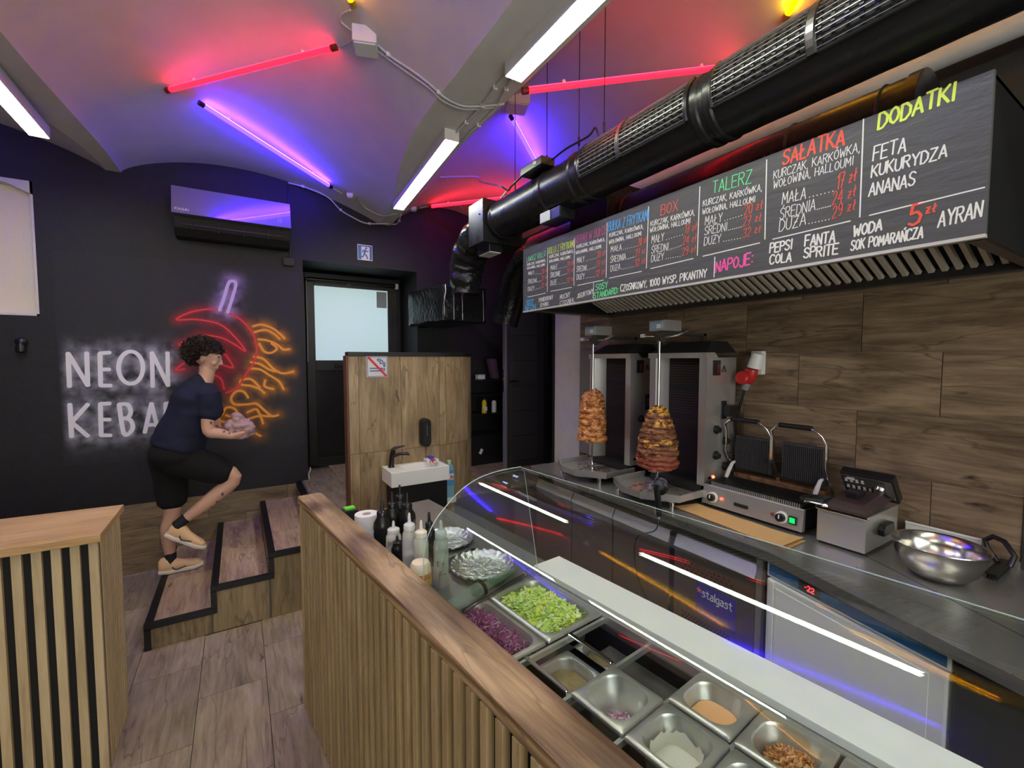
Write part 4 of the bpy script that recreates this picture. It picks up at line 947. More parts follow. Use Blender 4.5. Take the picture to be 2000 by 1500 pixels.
# freezer, slightly turned
pA, pB = Vector((2.0, 1.058, 0)), Vector((1.85, .416, 0)); dA = (pB-pA).normalized(); nA = Vector((-dA.y, dA.x, 0)); nA = nA if nA.x > 0 else -nA; Lf = (pB-pA).length
fz = thing('freezer', 'white under-counter freezer with a blue top strip and red display', 'freezer', pA)
MF = Matrix(((dA.x, nA.x, 0, pA.x), (dA.y, nA.y, 0, pA.y), (0,0,1,0), (0,0,0,1)))
fm_ = mat('freezer_white', (.80,.81,.80), .35); 
B().box((0,.03,.05),(Lf,.62,.952), MF).build('body', fm_, fz)
B().box((0,-.005,.885),(Lf,.03,.952), MF).build('control_strip', fm_, fz, bevel=.003)
B().box((.012,-.008,.895),(Lf-.01,-.004,.945), MF).build('blue_panel', mat('blue_panel', (.02,.13,.32), .3), fz)
dp = B().box((.155,-.010,.900),(.245,-.007,.942), MF).build('display', M['blackplastic'], fz)
b = B()
for s in strokes('-22', MF @ Vector((.182,-.010,.911)), MF @ Vector((.222,-.010,.911)), (0,0,.020), 0): b.ribbon(s, .0032, -nA, .0006)
b.build('digits', emis('red_digits', (1,.02,.03), 3), dp)
dr_ = B().box((.006,-.012,.06),(Lf-.004,.028,.878), MF).build('door', fm_, fz, bevel=.006)
B().box((.05,-.015,.10),(Lf-.05,-.011,.85), MF).build('door_panel', mat('freezer_panel', (.86,.87,.87), .3), dr_, bevel=.004)
B().box((.022,-.020,.06),(.045,-.010,.875), MF).build('grip', fm_, dr_, bevel=.004)
B().prism([(1.84,.405),(2.5,.25),(2.5,.05),(1.76,.05)], .05, .95).build('dark_cabinet', M['blackplastic'], None)
dc = bpy.data.objects['dark_cabinet']; meta(dc, 'black glossy cabinet front right of the white freezer', 'cabinet')
# ================================================================ DONER GRILLS
def doner(yc, label, sock=True):
    t = thing('doner_grill', label, 'grill', (2.3, yc, 1.0), group='doner grills')
    X0, X1, hw, zb, zt = 2.33, 2.62, .21, 1.10, 1.862
    b = B(); b.box((X0+.10, yc-hw, zb), (X1, yc+hw, zt)); 
    b.build('body', M['steel'], t, bevel=.002)
    for s in (-1, 1):
        yi, yo = yc+s*.125, yc+s*hw
        w_ = B().prism([(X0, yo), (X0+.002, yi+s*.035), (X0+.10, yi), (X0+.10, yo)], zb, zt).build('wing', M['steel'], t, bevel=.0015)
    b = B()
    b.box((X0+.092, yc-.126, zb), (X0+.0995, yc+.126, zt-.004))
    b.build('burner', M['blackmatte'], t)
    b = B()
    for k in range(4):
        for j in range(9): b.box((X0+.089, yc-.115, zb+.04+k*.185+j*.0165), (X0+.0925, yc+.115, zb+.045+k*.185+j*.0165))
    b.build('burner_mesh', mat('dark_red_burner', (.05,.018,.016), .6), t, kind='stuff')
    B().prism([(X0-.012, zt-.004), (X0-.012, zt+.028), (X0+.07, zt+.03), (X0+.10, zt+.004), (X0+.10, zt-.004)], yc-hw-.004, yc+hw+.004, 'y').build('top_lip', M['steel'], t)
    B().add([(X0,yc-hw,zt+.03),(X1,yc-hw,zt+.03),(X1,yc+hw,zt+.03),(X0,yc+hw,zt+.03),(X0+.12,yc-hw+.06,zt+.10),(X1,yc-hw+.06,zt+.10),(X1,yc+hw-.06,zt+.10),(X0+.12,yc+hw-.06,zt+.10)], [(0,1,2,3),(4,5,6,7),(0,1,5,4),(1,2,6,5),(2,3,7,6),(3,0,4,7)]).build('chimney_top', M['blackmatte'], t)
    ys = yc-hw
    B().box((X0, ys-.002, zb), (X1, ys, zt-.005)).build('side_panel', M['steel'], t)
    for i, (x, z) in enumerate(((X0+.10,1.43),(X0+.19,1.355),(X0+.10,1.275),(X0+.19,1.20))):
        kb_ = B().lathe([(.0,0),(.026,0),(.026,.012),(.018,.016),(.016,.03),(0,.031)], (0,0,0), 20, Matrix.Translation((x, ys-.002, z)) @ Matrix.Rotation(rad(90),4,'X')).build('knob', M['blackplastic'], t, smooth=True)
        if i: B().box((x-.002, ys-.037, z-.014), (x+.002, ys-.031, z+.014)).build('pointer', M['chrome'], kb_)
    sw = B().box((X0+.055, ys-.008, 1.755), (X0+.125, ys-.002, 1.845)).build('switch_plate', M['blackplastic'], t, bevel=.003)
    B().box((X0+.085, ys-.013, 1.765), (X0+.115, ys-.007, 1.825)).build('switch', mat('smoked_red_switch', (.09,.02,.02), .15), sw, bevel=.002)
    b = B(); c_ = Vector((X0+.165, ys-.003, 1.79))
    for k in range(3):
        a = rad(90+120*k); a2 = rad(210+120*k); b.ribbon([c_+Vector((math.cos(a)*.024,0,math.sin(a)*.024)), c_+Vector((math.cos(a2)*.024,0,math.sin(a2)*.024))], .0035, (0,-1,0))
    b.ribbon([c_+Vector((.0,0,.012)), c_+Vector((0,0,-.004))], .0035, (0,-1,0)); b.build('warning_triangle', M['blackplastic'], t)
    B().box((X0+.145, ys-.012, 1.49), (X0+.19, ys-.002, 1.60)).box((X0+.15, ys-.055, 1.51), (X0+.235, ys-.012, 1.575)).build('plug', M['blackplastic'], t, bevel=.004)
    B().tube([(X0+.22,ys-.04,1.52),(X0+.225,ys-.045,1.40),(X0+.26,ys-.03,1.25),(X0+.275,ys-.01,1.06)], .006, 8).build('plug_cable', M['blackplastic'], t, smooth=True)
    B().lathe([(0,0),(.010,0),(.007,.007),(0,.008)], (0,0,0), 12, Matrix.Translation((X0+.085, ys-.002, 1.145)) @ Matrix.Rotation(rad(90),4,'X')).build('pilot_light', emis('orange_pilot', (1,.12,.04), 4), t)
    B().box((X0+.035, ys-.006, 1.137), (X0+.06, ys-.002, 1.152)).build('badge', M['blackplastic'], t)
    # drip tray, half an octagon, and the support legs
    bt, rim = 1.045, 1.088
    oc = [(2.36,yc-.235),(2.09,yc-.235),(1.955,yc-.06),(1.955,yc+.08),(2.07,yc+.27),(2.36,yc+.27)]
    tr = B().prism(oc, bt, bt+.004).build('drip_tray', M['steel'], t)
    b = B()
    for i in range(5):
        a, c = Vector((*oc[i],0)), Vector((*oc[i+1],0)); d = (c-a).normalized(); nn_ = Vector((-d.y, d.x, 0))
        if (Vector((2.2,yc,0))-a).dot(nn_) < 0: nn_ = -nn_
        b.add([a+Vector((0,0,bt)), c+Vector((0,0,bt)), c+Vector((0,0,rim)), a+Vector((0,0,rim)), a+nn_*.004+Vector((0,0,bt)), c+nn_*.004+Vector((0,0,bt)), c+nn_*.012+Vector((0,0,rim)), a+nn_*.012+Vector((0,0,rim))], [(0,1,2,3),(4,5,6,7),(2,3,7,6),(0,1,5,4),(0,3,7,4),(1,2,6,5)])
    b.build('tray_rim', M['steel'], tr)
    B().prism([(1.99,yc-.03),(2.34,yc-.03),(2.34,yc-.025),(1.99,yc-.025)], bt+.03, bt+.036).build('tray_bar', M['chrome'], tr)
    b = B()
    for _ in range(26):
        x, y = R.uniform(2.03,2.3), yc+R.uniform(-.17,.18); r_ = R.uniform(.006,.02); b.lathe([(r_,0),(r_*.7,.003),(0,.004)], (x,y,bt+.004), 7)
    b.build('meat_crumbs', mat('roast_crumbs', (.16,.05,.02), .6), t, kind='stuff')
    for x, y in ((2.06,yc-.2),(2.06,yc+.22),(2.34,yc-.2),(2.34,yc+.2)): B().cyl((x,y,1.0),(x,y,bt),.012,10).build('foot', M['chrome'], t)
    b = B(); b.box((2.33,yc-.19,1.0),(2.60,yc+.19,1.10)); b.build('base', M['blackmatte'], t)
    B().box((2.10,yc-.012,1.062),(2.42,yc+.012,1.075)).box((2.15,yc+.03,1.062),(2.42,yc+.045,1.075)).build('spit_carrier', M['chrome'], t)
    B().lathe([(.022,1.05),(.022,1.07),(.012,1.085),(.012,1.12)], (2.17,yc,0), 16).build('spit_bearing', M['chrome'], t, smooth=True)
    # spit motor on its arm
    B().box((2.17,yc-.018,2.0),(2.60,yc+.018,2.018)).box((2.57,yc-.018,1.94),(2.60,yc+.018,2.018)).build('motor_arm', M['steeldark'], t, bevel=.002)
    mo = B().box((2.14,yc-.055,2.02),(2.30,yc+.055,2.085)).build('motor', M['steel'], t, bevel=.003)
    B().box((2.136,yc-.045,2.03),(2.14,yc+.045,2.08)).build('motor_label', mat('blue_grey_label', (.30,.38,.50), .5), mo)
    B().box((2.134,yc-.035,2.035),(2.1365,yc-.005,2.06)).build('label_print', M['white'], mo)
    B().prism([(2.14,2.0),(2.26,2.0),(2.20,1.955),(2.17,1.95)], yc-.02, yc+.02, 'y').build('coupling', M['steeldark'], mo)
    B().tube([(2.20,yc-.02,1.985),(2.18,yc-.12,1.99),(2.17,yc-.20,2.01)], .0055, 8).tube([(2.22,yc+.02,1.99),(2.22,yc+.16,2.0)], .006, 8).build('lever', M['chrome'], t, smooth=True)
    B().box((2.21,yc+.16,1.99),(2.23,yc+.19,2.012)).build('lever_grip', M['white'], t, bevel=.003)
    B().tube([(2.17,yc,1.07),(2.17,yc,2.0)], .0075, 10).build('spit', M['chrome'], t, smooth=True)
    return t
doner(2.42, 'doner grill farther from the viewer, beside the white wall end')
doner(1.83, 'doner grill nearer the viewer, beside the contact grill')
def meat(yc, z0, z1, prof, cols, label, seed, nl, fl):
    t = thing('kebab_meat', label, 'meat', (2.17, yc, z0)); rr = random.Random(seed); b = B(); H_ = z1-z0
    def rad_at(s): 
        for (a, ra), (c, rc) in zip(prof[:-1], prof[1:]):
            if a <= s <= c: return ra+(rc-ra)*(s-a)/(c-a)
        return prof[-1][1]
    n = 44; vs = []; m = 90; cc = []
    for i in range(m+1):
        s = i/m; r0 = rad_at(s)
        lay_ = (s*nl) % 1; k = int(s*nl)
        for j in range(n):
            a = 2*math.pi*j/n; p = Vector((math.cos(a), math.sin(a), 0))
            w_ = noise.noise(Vector((math.cos(a)*1.6, math.sin(a)*1.6, k*3.7+seed)))
            r = r0*(1+.16*w_) - .016*abs(2*((lay_+.35*w_) % 1)-1)**3 + .006*noise.noise(Vector((p.x*6, p.y*6, s*40+seed)))
            vs.append(Vector((2.17, yc, z0+s*H_))+p*max(.006, r))
            q = noise.noise(Vector((p.x*3, p.y*3, s*16+seed)))+.35*noise.noise(Vector((p.x*9, p.y*9, s*50)))
            cc.append((s, q))
    fs = [(i*n+k, i*n+(k+1)%n, (i+1)*n+(k+1)%n, (i+1)*n+k) for i in range(m) for k in range(n)]+[tuple(range(n))[::-1], tuple(range(m*n,(m+1)*n))]
    b.v = vs; b.f = fs; b.c = [cols(*q, rr) for q in cc]
    b.build('meat_core', M['meat'], t, smooth=True, ang=1.2)
    b = B()
    for _ in range(fl):
        s = rr.uniform(.02, 1.0); a = rr.uniform(0, 6.283); r = rad_at(s)*rr.uniform(.93, 1.02); wv = rr.uniform(.010,.026); hv = rr.uniform(.004,.011)
        c_ = Vector((2.17+math.cos(a)*r, yc+math.sin(a)*r, z0+s*H_)); tg = Vector((-math.sin(a), math.cos(a), rr.uniform(-.35,.35))).normalized(); ou = Vector((math.cos(a), math.sin(a), rr.uniform(-.5,.3))).normalized(); upv = tg.cross(ou)
        col_ = cols(s, rr.uniform(-.5,.6), rr); vs = []
        nn_ = 5
        for sg_ in (1, -1):
            for i in range(nn_):
                f = i/(nn_-1)*2-1; cur = -.35*wv*f*f*1.6
                for wz in (-1, 1): vs.append(c_+tg*(f*wv)+ou*(cur+sg_*.0015+.004*wz*rr.uniform(-.6,1))+upv*(wz*hv*(1-.45*f*f)*sg_**0))
        f1 = [(2*i, 2*i+2, 2*i+3, 2*i+1) for i in range(nn_-1)]; o_ = 2*nn_
        f2 = [(o_+2*i+1, o_+2*i+3, o_+2*i+2, o_+2*i) for i in range(nn_-1)]
        sd = [(2*i, 2*i+2, o_+2*i+2, o_+2*i) for i in range(nn_-1)]+[(2*i+1, 2*i+3, o_+2*i+3, o_+2*i+1) for i in range(nn_-1)]+[(0,1,o_+1,o_), (2*nn_-2,2*nn_-1,o_+2*nn_-1,o_+2*nn_-2)]
        b.add(vs, f1+f2+sd, col_)
    b.build('meat_shreds', M['meat'], t, smooth=True, kind='stuff')
M['meat'] = mat('roast_meat', (1,1,1), .42, vcol=True, bump=.6, bscale=160, var=.25)
def colA(s, q, rr):
    base = Vector((.58,.21,.065)); dk = Vector((.20,.055,.018)); lt = Vector((.74,.36,.13)); t = max(0, min(1, .5+q*1.1)); return tuple(dk.lerp(base, min(1, t*2)) if t < .5 else base.lerp(lt, (t-.5)*2))
def colB(s, q, rr):
    dk = Vector((.13,.045,.022)); mid = Vector((.30,.12,.055)); fat = Vector((.80,.42,.06)); red = Vector((.34,.06,.035))
    c = dk.lerp(mid, max(0, min(1, .5+q*1.3)))
    if s < .28: c = c.lerp(red, .75*(1-s/.28)+.1)
    if (s > .88 and q > -.15) or (.70 < s < .82 and q > .22) or (.36 < s < .50 and q > .33): c = c.lerp(fat, .85)
    return tuple(c)
meat(2.42, 1.262, 1.628, [(0,.098),(.04,.104),(.2,.100),(.45,.098),(.7,.086),(.88,.075),(.96,.055),(1,.03)], colA, 'orange brown flaky chicken meat cone on the farther spit', 3, 9, 420)
meat(1.83, 1.185, 1.562, [(0,.10),(.04,.118),(.25,.122),(.45,.116),(.65,.096),(.82,.078),(.93,.062),(1,.03)], colB, 'dark layered meat cone with yellow fat on the nearer spit', 8, 12, 300)
# grey splash panel and socket box between the white wall end and the far grill
gp = thing('splash_panel', 'plain grey steel panel standing behind the farther doner grill', 'panel', (2.66, 2.9, 1.0))
B().box((2.655, 2.66, 1.001), (2.667, 3.13, 1.93)).build('panel', mat('grey_panel', (.23,.22,.21), .5), gp)
B().box((2.640, 2.86, 1.42), (2.655, 3.06, 1.58)).build('plate', mat('glossy_plate', (.42,.42,.38), .12, metal=.6), gp, bevel=.002)
# ================================================================ CONTACT GRILL
cg = thing('contact_grill', 'double ribbed contact grill with both lids raised', 'contact grill', (2.45, 1.32, 1.0))
GX, GY0, GY1 = 2.285, 1.058, 1.600
B().box((GX+.02, GY0+.01, 1.018), (2.60, GY1-.01, 1.115)).build('body', M['blackmatte'], cg, bevel=.004)
B().prism([(GX,1.018),(GX+.03,1.018),(GX+.035,1.125),(GX+.018,1.125)], GY0, GY1, 'y').build('front_panel', M['steel'], cg, bevel=.002)
B().box((GX+.014,GY0+.004,1.098),(GX+.018,GY1-.004,1.101)).build('fold_line', M['steeldark'], cg)
B().box((GX+.04, GY0+.02, 1.115), (2.56, GY1-.015, 1.14)).build('lower_plate', M['blackmatte'], cg, bevel=.004)
b = B(); y = GY0+.03
while y < GY1-.03: b.box((GX+.045, y, 1.139), (2.54, y+.005, 1.144)); y += .0105
b.build('ribs', mat('cast_iron_ribs', (.035,.033,.032), .5, metal=.5), cg, kind='stuff')
b = B(); y = GY0+.03
while y < GY1-.03: b.box((GX+.036, y, 1.124), (GX+.042, y+.004, 1.143)); y += .0105
b.build('front_teeth', M['steel'], cg, kind='stuff')
B().box((2.56,GY0+.02,1.10),(2.61,GY1-.02,1.165)).build('grease_back', mat('greasy_steel', (.30,.17,.08), .45, metal=.5, var=.5, bscale=60), cg, bevel=.003)
for y, z in ((1.535, 1.062), (1.155, 1.062)):
    k_ = B().lathe([(.0,0),(.030,0),(.030,.006),(.024,.008)], (0,0,0), 24, Matrix.Translation((GX+.008, y, z)) @ Matrix.Rotation(rad(-82),4,'Y')).build('knob_ring', M['white'], cg, smooth=True)
    B().lathe([(.0,0),(.022,0),(.020,.026),(0,.028)], (0,0,0), 20, Matrix.Translation((GX+.006, y, z)) @ Matrix.Rotation(rad(-82),4,'Y')).build('knob', M['blackplastic'], k_, smooth=True)
    B().box((GX-.025, y-.002, z), (GX-.019, y+.002, z+.018)).build('pointer', M['white'], k_)
for y, c_, s_ in ((1.480, (1,.06,.04), 3), (1.20, (.25,.05,.03), 0)):
    B().lathe([(.0,0),(.009,0),(.009,.003),(.006,.006),(0,.007)], (0,0,0), 14, Matrix.Translation((GX+.006, y, 1.068)) @ Matrix.Rotation(rad(-82),4,'Y')).build('pilot_light', emis('pilot_red', c_, s_), cg)
B().box((GX-.001,1.325,1.052),(GX+.010,1.405,1.072)).build('nameplate', M['blackplastic'], cg, bevel=.006)
gs = B().box((GX-.004,1.082,1.045),(GX+.010,1.118,1.085)).build('switch_frame', M['blackplastic'], cg, bevel=.003)
B().box((GX-.008,1.088,1.053),(GX-.003,1.112,1.078)).build('switch', emis('green_switch', (.0,.5,.10), .8), gs)
for yc in (1.462, 1.190):
    ld_ = B().box((2.555, yc-.112, 1.19), (2.588, yc+.112, 1.395)).build('lid_plate', mat('cast_iron', (.055,.055,.057), .45, metal=.4), cg, bevel=.012)
    ld_.matrix_basis = Matrix.Identity(4)
    b = B(); y = yc-.100
    while y < yc+.10: b.box((2.549, y, 1.20), (2.556, y+.0045, 1.385)); y += .0098
    b.build('lid_ribs', mat('cast_iron_b', (.085,.085,.088), .42, metal=.4), ld_, kind='stuff')
    hw = .132; P = [(2.60,yc-hw,1.145)]+[(2.50-.0,yc-hw,z) for z in (1.30,1.42)]+[(2.47,yc-hw+.01,1.465),(2.465,yc-hw+.04,1.492),(2.465,yc-.06,1.50),(2.465,yc+.06,1.50),(2.465,yc+hw-.04,1.492),(2.47,yc+hw-.01,1.465)]+[(2.50,yc+hw,z) for z in (1.42,1.30)]+[(2.60,yc+hw,1.145)]
    hb = B().tube(P, .0065, 10).build('handle_bar', M['chrome'], cg, smooth=True)
    B().cyl((2.465,yc-.08,1.50),(2.465,yc+.08,1.50),.0135,14).build('grip', M['blackplastic'], hb, smooth=True)
    B().cyl((2.505,yc-hw,1.285),(2.56,yc-hw+.03,1.285),.003,6).cyl((2.505,yc+hw,1.285),(2.56,yc+hw-.03,1.285),.003,6).build('pivot_pin', M['chrome'], hb)
for y in (GY0+.035, GY1-.03): B().tube([(2.47,y,1.145),(2.50,y,1.19),(2.53,y,1.225),(2.57,y,1.235)], [.010,.012,.010,.006], 8).build('spring_cover', M['white'], cg, smooth=True)
for x, y in ((2.33,1.09),(2.33,1.57),(2.57,1.09),(2.57,1.57)): B().cyl((x,y,1.0),(x,y,1.018),.015,12).build('foot', M['blackplastic'], cg)
# ================================================================ FRYER
fy = thing('deep_fryer', 'steel deep fryer with black lid and angled control panel', 'fryer', (2.45, .9, 1.0))
B().box((2.275,.80,1.012),(2.62,.99,1.168)).build('body', M['steel'], fy, bevel=.004)
B().box((2.285,.81,1.0),(2.61,.98,1.012)).build('feet', M['blackplastic'], fy)
B().box((2.268,.794,1.160),(2.30,.996,1.176)).build('rim', M['chrome'], fy, bevel=.004)
ldd = B().add([(2.29,.80,1.172),(2.29,.99,1.172),(2.55,.99,1.20),(2.55,.80,1.20),(2.33,.835,1.205),(2.33,.955,1.205),(2.52,.955,1.228),(2.52,.835,1.228)], [(0,1,2,3),(4,5,6,7),(0,1,5,4),(1,2,6,5),(2,3,7,6),(3,0,4,7)]).build('lid', mat('brown_black_lid', (.055,.035,.036), .3), fy, bevel=.006)
B().box((2.39,.875,1.212),(2.47,.925,1.240)).build('lid_handle', M['blackplastic'], ldd, bevel=.005)
MP = Matrix.Translation((2.555,.885,1.205)) @ Matrix.Rotation(rad(-38),4,'Y')
ct = B().box((-.0,-.105,-.03),(.045,.105,.125), MP).build('control_head', M['blackplastic'], fy, bevel=.008)
pm_ = B().box((-.004,-.098,.0),(.0,.098,.115), MP).build('control_panel', mat('mirror_steel_panel', (.42,.42,.42), .15, metal=.9), ct)
B().lathe([(0,0),(.023,0),(.020,.018),(0,.019)], (0,0,0), 20, MP @ Matrix.Translation((-.004,-.045,.055)) @ Matrix.Rotation(rad(-90),4,'Y')).build('knob', M['chrome'], ct, smooth=True)
b = B(); rr = random.Random(4)
for i in range(9):
    y, z = .085-(i%5)*.022, .03+.045*(i//5); b.box((-.006,y-.008,z),(-.0045,y+.004,z+.006), MP); b.box((-.006,y-.008,z+.010),(-.0045,y+.001,z+.020), MP)
b.box((-.006,.045,.09),(-.0045,.075,.105), MP); b.build('printing', M['white'], ct)
B().prism([(2.40,1.07),(2.50,1.07),(2.515,1.085),(2.50,1.12),(2.41,1.12),(2.39,1.10)], .775, .80, 'y').build('side_handle', M['blackplastic'], fy, bevel=.004)
B().tube([(2.29,.955,1.18),(2.25,1.01,1.19),(2.22,1.02,1.195),(2.25,1.04,1.195),(2.30,1.0,1.19)], .006, 8).build('basket_handle', M['chrome'], fy, smooth=True)
B().prism([(2.36,1.0),(2.40,.96),(2.28,.97),(2.24,1.03),(2.26,1.06),(2.33,1.05)], 1.186, 1.204).build('basket_grip', M['blackplastic'], fy, bevel=.004)
# ================================================================ BOWL, TRAY, BRUSH, PAPER, POWER SOCKET
bo = thing('steel_bowl', 'large polished steel mixing bowl on the worktop', 'bowl', (2.31,.575,1.0))
pr_ = [(0,.002),(.045,.0),(.075,.010),(.105,.040),(.128,.085),(.136,.128),(.139,.131),(.142,.130),(.141,.126),(.134,.083),(.110,.036),(.078,.006),(.045,-.003)]
pr_ = [(0,.0035),(.05,.0035),(.080,.012),(.110,.045),(.130,.09),(.138,.130),(.146,.134),(.147,.131),(.141,.127),(.134,.088),(.114,.041),(.083,.007),(.05,.0),(0,.0)]
B().lathe(pr_, (0,0,0), 48, cap=False).build('shell', M['bowl'], bo, smooth=True, local=True, ang=1.2)
ty = thing('plastic_tray', 'pale flat tray leaning on the wall behind the steel bowl', 'tray', (2.6,.7,1.0))
MT = Matrix.Translation((2.645,.655,1.004)) @ Matrix.Rotation(rad(8),4,'Y')
B().box((-.008,-.125,0),(.004,.125,.085), MT).build('sheet', mat('pale_tray', (.62,.62,.58), .35), ty, bevel=.003)
B().tube([MT @ Vector(p) for p in ((-.008,-.125,.085),(-.008,.125,.085))], .006, 8).build('rolled_edge', mat('pale_tray_b', (.72,.72,.70), .3), ty, smooth=True)
br = thing('grill_brush', 'black wire brush with curved handle at the right end of the worktop', 'brush', (2.55,.5,1.0))
B().box((2.45,.44,1.018),(2.66,.475,1.032)).build('brush_head', M['blackplastic'], br, bevel=.004)
b = B()
for i in range(22):
    for j in range(4): b.cyl((2.455+i*.0093,.444+j*.009,1.0),(2.455+i*.0093,.444+j*.009,1.02),.0016,4)
b.build('bristles', M['blackmatte'], br, kind='stuff')
B().tube([(2.60,.47,1.03),(2.62,.505,1.07),(2.63,.515,1.10),(2.62,.49,1.125),(2.60,.455,1.12),(2.57,.42,1.08),(2.55,.43,1.04)], .010, 10).build('handle', M['blackplastic'], br, smooth=True)
pp = thing('kraft_paper', 'stack of brown kraft paper sheets in front of the contact grill', 'paper', (2.15,1.4,1.0))
pmt = mat('kraft_paper', (.62,.37,.15), .8, bump=.05)
c4 = [PZ(1362,987,1.0), PZ(1318,992,1.0), PZ(1527,1073,1.0), PZ(1568,1056,1.0), ]
for k in range(4):
    dz = 1.001+.0022*k; sh = Vector((R.uniform(-.008,.008), R.uniform(-.012,.012), 0)); q = [p+sh for p in c4]; b = B()
    n = 12; vs = []
    for i in range(n+1):
        for s, (a, c) in enumerate(((q[1], q[2]), (q[0], q[3]))):
            p = a.lerp(c, i/n); e = abs(i/n*2-1)**8; z = dz+e*(.010 if (i > n/2) else .004)*(k/3)+.001*math.sin(i*1.7+k); vs.append(Vector((p.x, p.y, z)))
    m = len(vs); vs += [v+Vector((0,0,.0012)) for v in vs]
    fs = [(2*i, 2*i+1, 2*i+3, 2*i+2) for i in range(n)]; fs += [tuple(j+m for j in f) for f in fs[:]]
    for i in range(n): fs += [(2*i,2*i+2,2*i+2+m,2*i+m), (2*i+1,2*i+3,2*i+3+m,2*i+1+m)]
    fs += [(0,1,1+m,m), (2*n,2*n+1,2*n+1+m,2*n+m)]
    b.add(vs, fs); b.build('sheet', pmt, pp)
ps = thing('power_socket', 'red and white three-phase wall socket with plugged-in grey cable', 'socket', (2.65,1.51,1.8))
MS = Matrix.Translation((2.62,1.505,1.80)) @ Matrix.Rotation(rad(14),4,'X')
B().lathe([(.040,0),(.036,.05),(.033,.085),(.025,.09)], (0,0,0), 20, MS).build('cover', M['white'], ps, smooth=True)
B().lathe([(.034,0),(.040,.01),(.040,.028),(.034,.035)], (0,0,0), 20, Matrix.Translation((2.585,1.545,1.735)) @ Matrix.Rotation(rad(-75),4,'Y')).build('red_flap', mat('signal_red', (.55,.02,.02), .35), ps, smooth=True)
B().lathe([(.020,0),(.034,.02),(.037,.075),(.034,.09)], (0,0,0), 20, Matrix.Translation((2.61,1.535,1.705)) @ Matrix.Rotation(rad(14),4,'X')).build('plug', mat('signal_red_b', (.50,.02,.02), .35), ps, smooth=True)
B().lathe([(.014,0),(.020,.01),(.022,.04),(.018,.045)], (0,0,0), 16, Matrix.Translation((2.605,1.55,1.665)) @ Matrix.Rotation(rad(14),4,'X')).build('gland', M['grey'], ps, smooth=True)
B().tube([(2.603,1.555,1.67),(2.60,1.58,1.56),(2.61,1.61,1.45),(2.64,1.63,1.30),(2.66,1.64,1.1)], .011, 10).build('supply_cable', M['blackplastic'], ps, smooth=True)
B().box((2.64,1.47,1.76),(2.683,1.54,1.90)).build('wall_plate', M['white'], ps, bevel=.006)
# electric kebab knife standing on the nearer tray's edge
ek = thing('electric_kebab_knife', 'black electric kebab knife with round guard leaning on the nearer tray', 'knife', (1.95,1.72,1.0))
kp = PX(1291,950,1.945); 
MK = Matrix.Translation(kp) @ Matrix.Rotation(rad(-70),4,'Y')
B().lathe([(0,-.012),(.042,-.012),(.048,-.004),(.048,.006),(.040,.012),(0,.012)], (0,0,0), 28, MK).build('guard', M['blackplastic'], ek, smooth=True)
B().lathe([(0,0),(.030,0),(.028,.018),(.016,.022),(0,.022)], (0,0,0), 24, MK @ Matrix.Translation((0,0,.01))).build('motor_cap', mat('graphite_plastic', (.05,.05,.055), .35), ek, smooth=True)
kq = PX(1287,1008,1.93)
B().tube([kp+Vector((-.02,0,.012)), kp+Vector((-.028,0,-.03)), kq+Vector((0,0,.02)), kq], [.020,.018,.015,.012], 14).build('grip', M['blackplastic'], ek, smooth=True)
B().tube([kq, kq-Vector((0,0,.018))], [.007,.004], 10).build('cable_gland', M['white'], ek)
ep = [kq-Vector((0,0,.015)), kq+Vector((-.02,.01,-.08)), Vector((1.965,1.80,.80)), Vector((1.97,1.80,.6)), Vector((1.965,1.68,.42)), Vector((1.96,1.60,.30))]
B().tube(smooth(ep, 6), .0035, 7).build('cable', M['blackplastic'], ek, smooth=True)
# ================================================================ BLACK DOOR, SHELVES AND BOTTLES AT THE BACK
LY = 4.25
d2_ = thing('door_2', None, None, kind='structure')
B().box((2.545,LY,.62),(3.06,LY+.04,2.73)).build('leaf', mat('anthracite_door', (.035,.034,.033), .5), d2_, bevel=.003)
for k in range(7): B().box((2.60,LY-.008,.70+k*.285),(2.955,LY,.975+k*.285)).build('panel', mat('anthracite_door_b', (.042,.041,.039), .42), d2_, bevel=.003)
B().box((2.517,LY-.004,.62),(2.548,LY+.042,2.735)).build('edge', mat('grey_door_edge', (.19,.18,.20), .5), d2_, bevel=.002)
B().box((2.513,LY+.008,1.48),(2.518,LY+.032,1.74)).build('lock_plate', M['chrome'], d2_)
B().box((2.575,LY-.04,1.59),(2.60,LY,1.62)).box((2.575,LY-.045,1.60),(2.68,LY-.03,1.615)).build('handle', M['blackplastic'], d2_, bevel=.003)
b = B(); b.box((3.07,LY-.03,.62),(3.14,LY+.08,2.8)).box((3.24,LY-.06,.62),(3.70,LY+.1,3.4)); b.build('door_frame', M['black'], d2_, bevel=.003)
sh = thing('storage_shelf', 'black storage shelf between the tiled partition and the black door', 'shelf', (2.5,4.75,.62))
for z in (.95, 1.20, 1.42, 1.60): B().box((2.10,4.58,z),(2.95,4.88,z+.018)).build('shelf_board', M['blackplastic'], sh)
B().box((2.12,4.57,.62),(2.93,4.585,.955)).build('kick_panel', M['blackplastic'], sh)
for x in (2.10, 2.93): B().box((x,4.58,.62),(x+.02,4.88,1.7)).build('side', M['blackplastic'], sh)
def shelf_thing(name, label, cat, px, zb, parts):
    p = PY(px, 800, 4.62); t = thing(name, label, cat, (p.x, 4.66, zb))
    for nm, prof, m in parts: B().lathe(prof, (0,0,0), 18).build(nm, m, t, smooth=True, local=True)
    return t
yb = mat('yellow_plastic', (.80,.62,.02), .35)
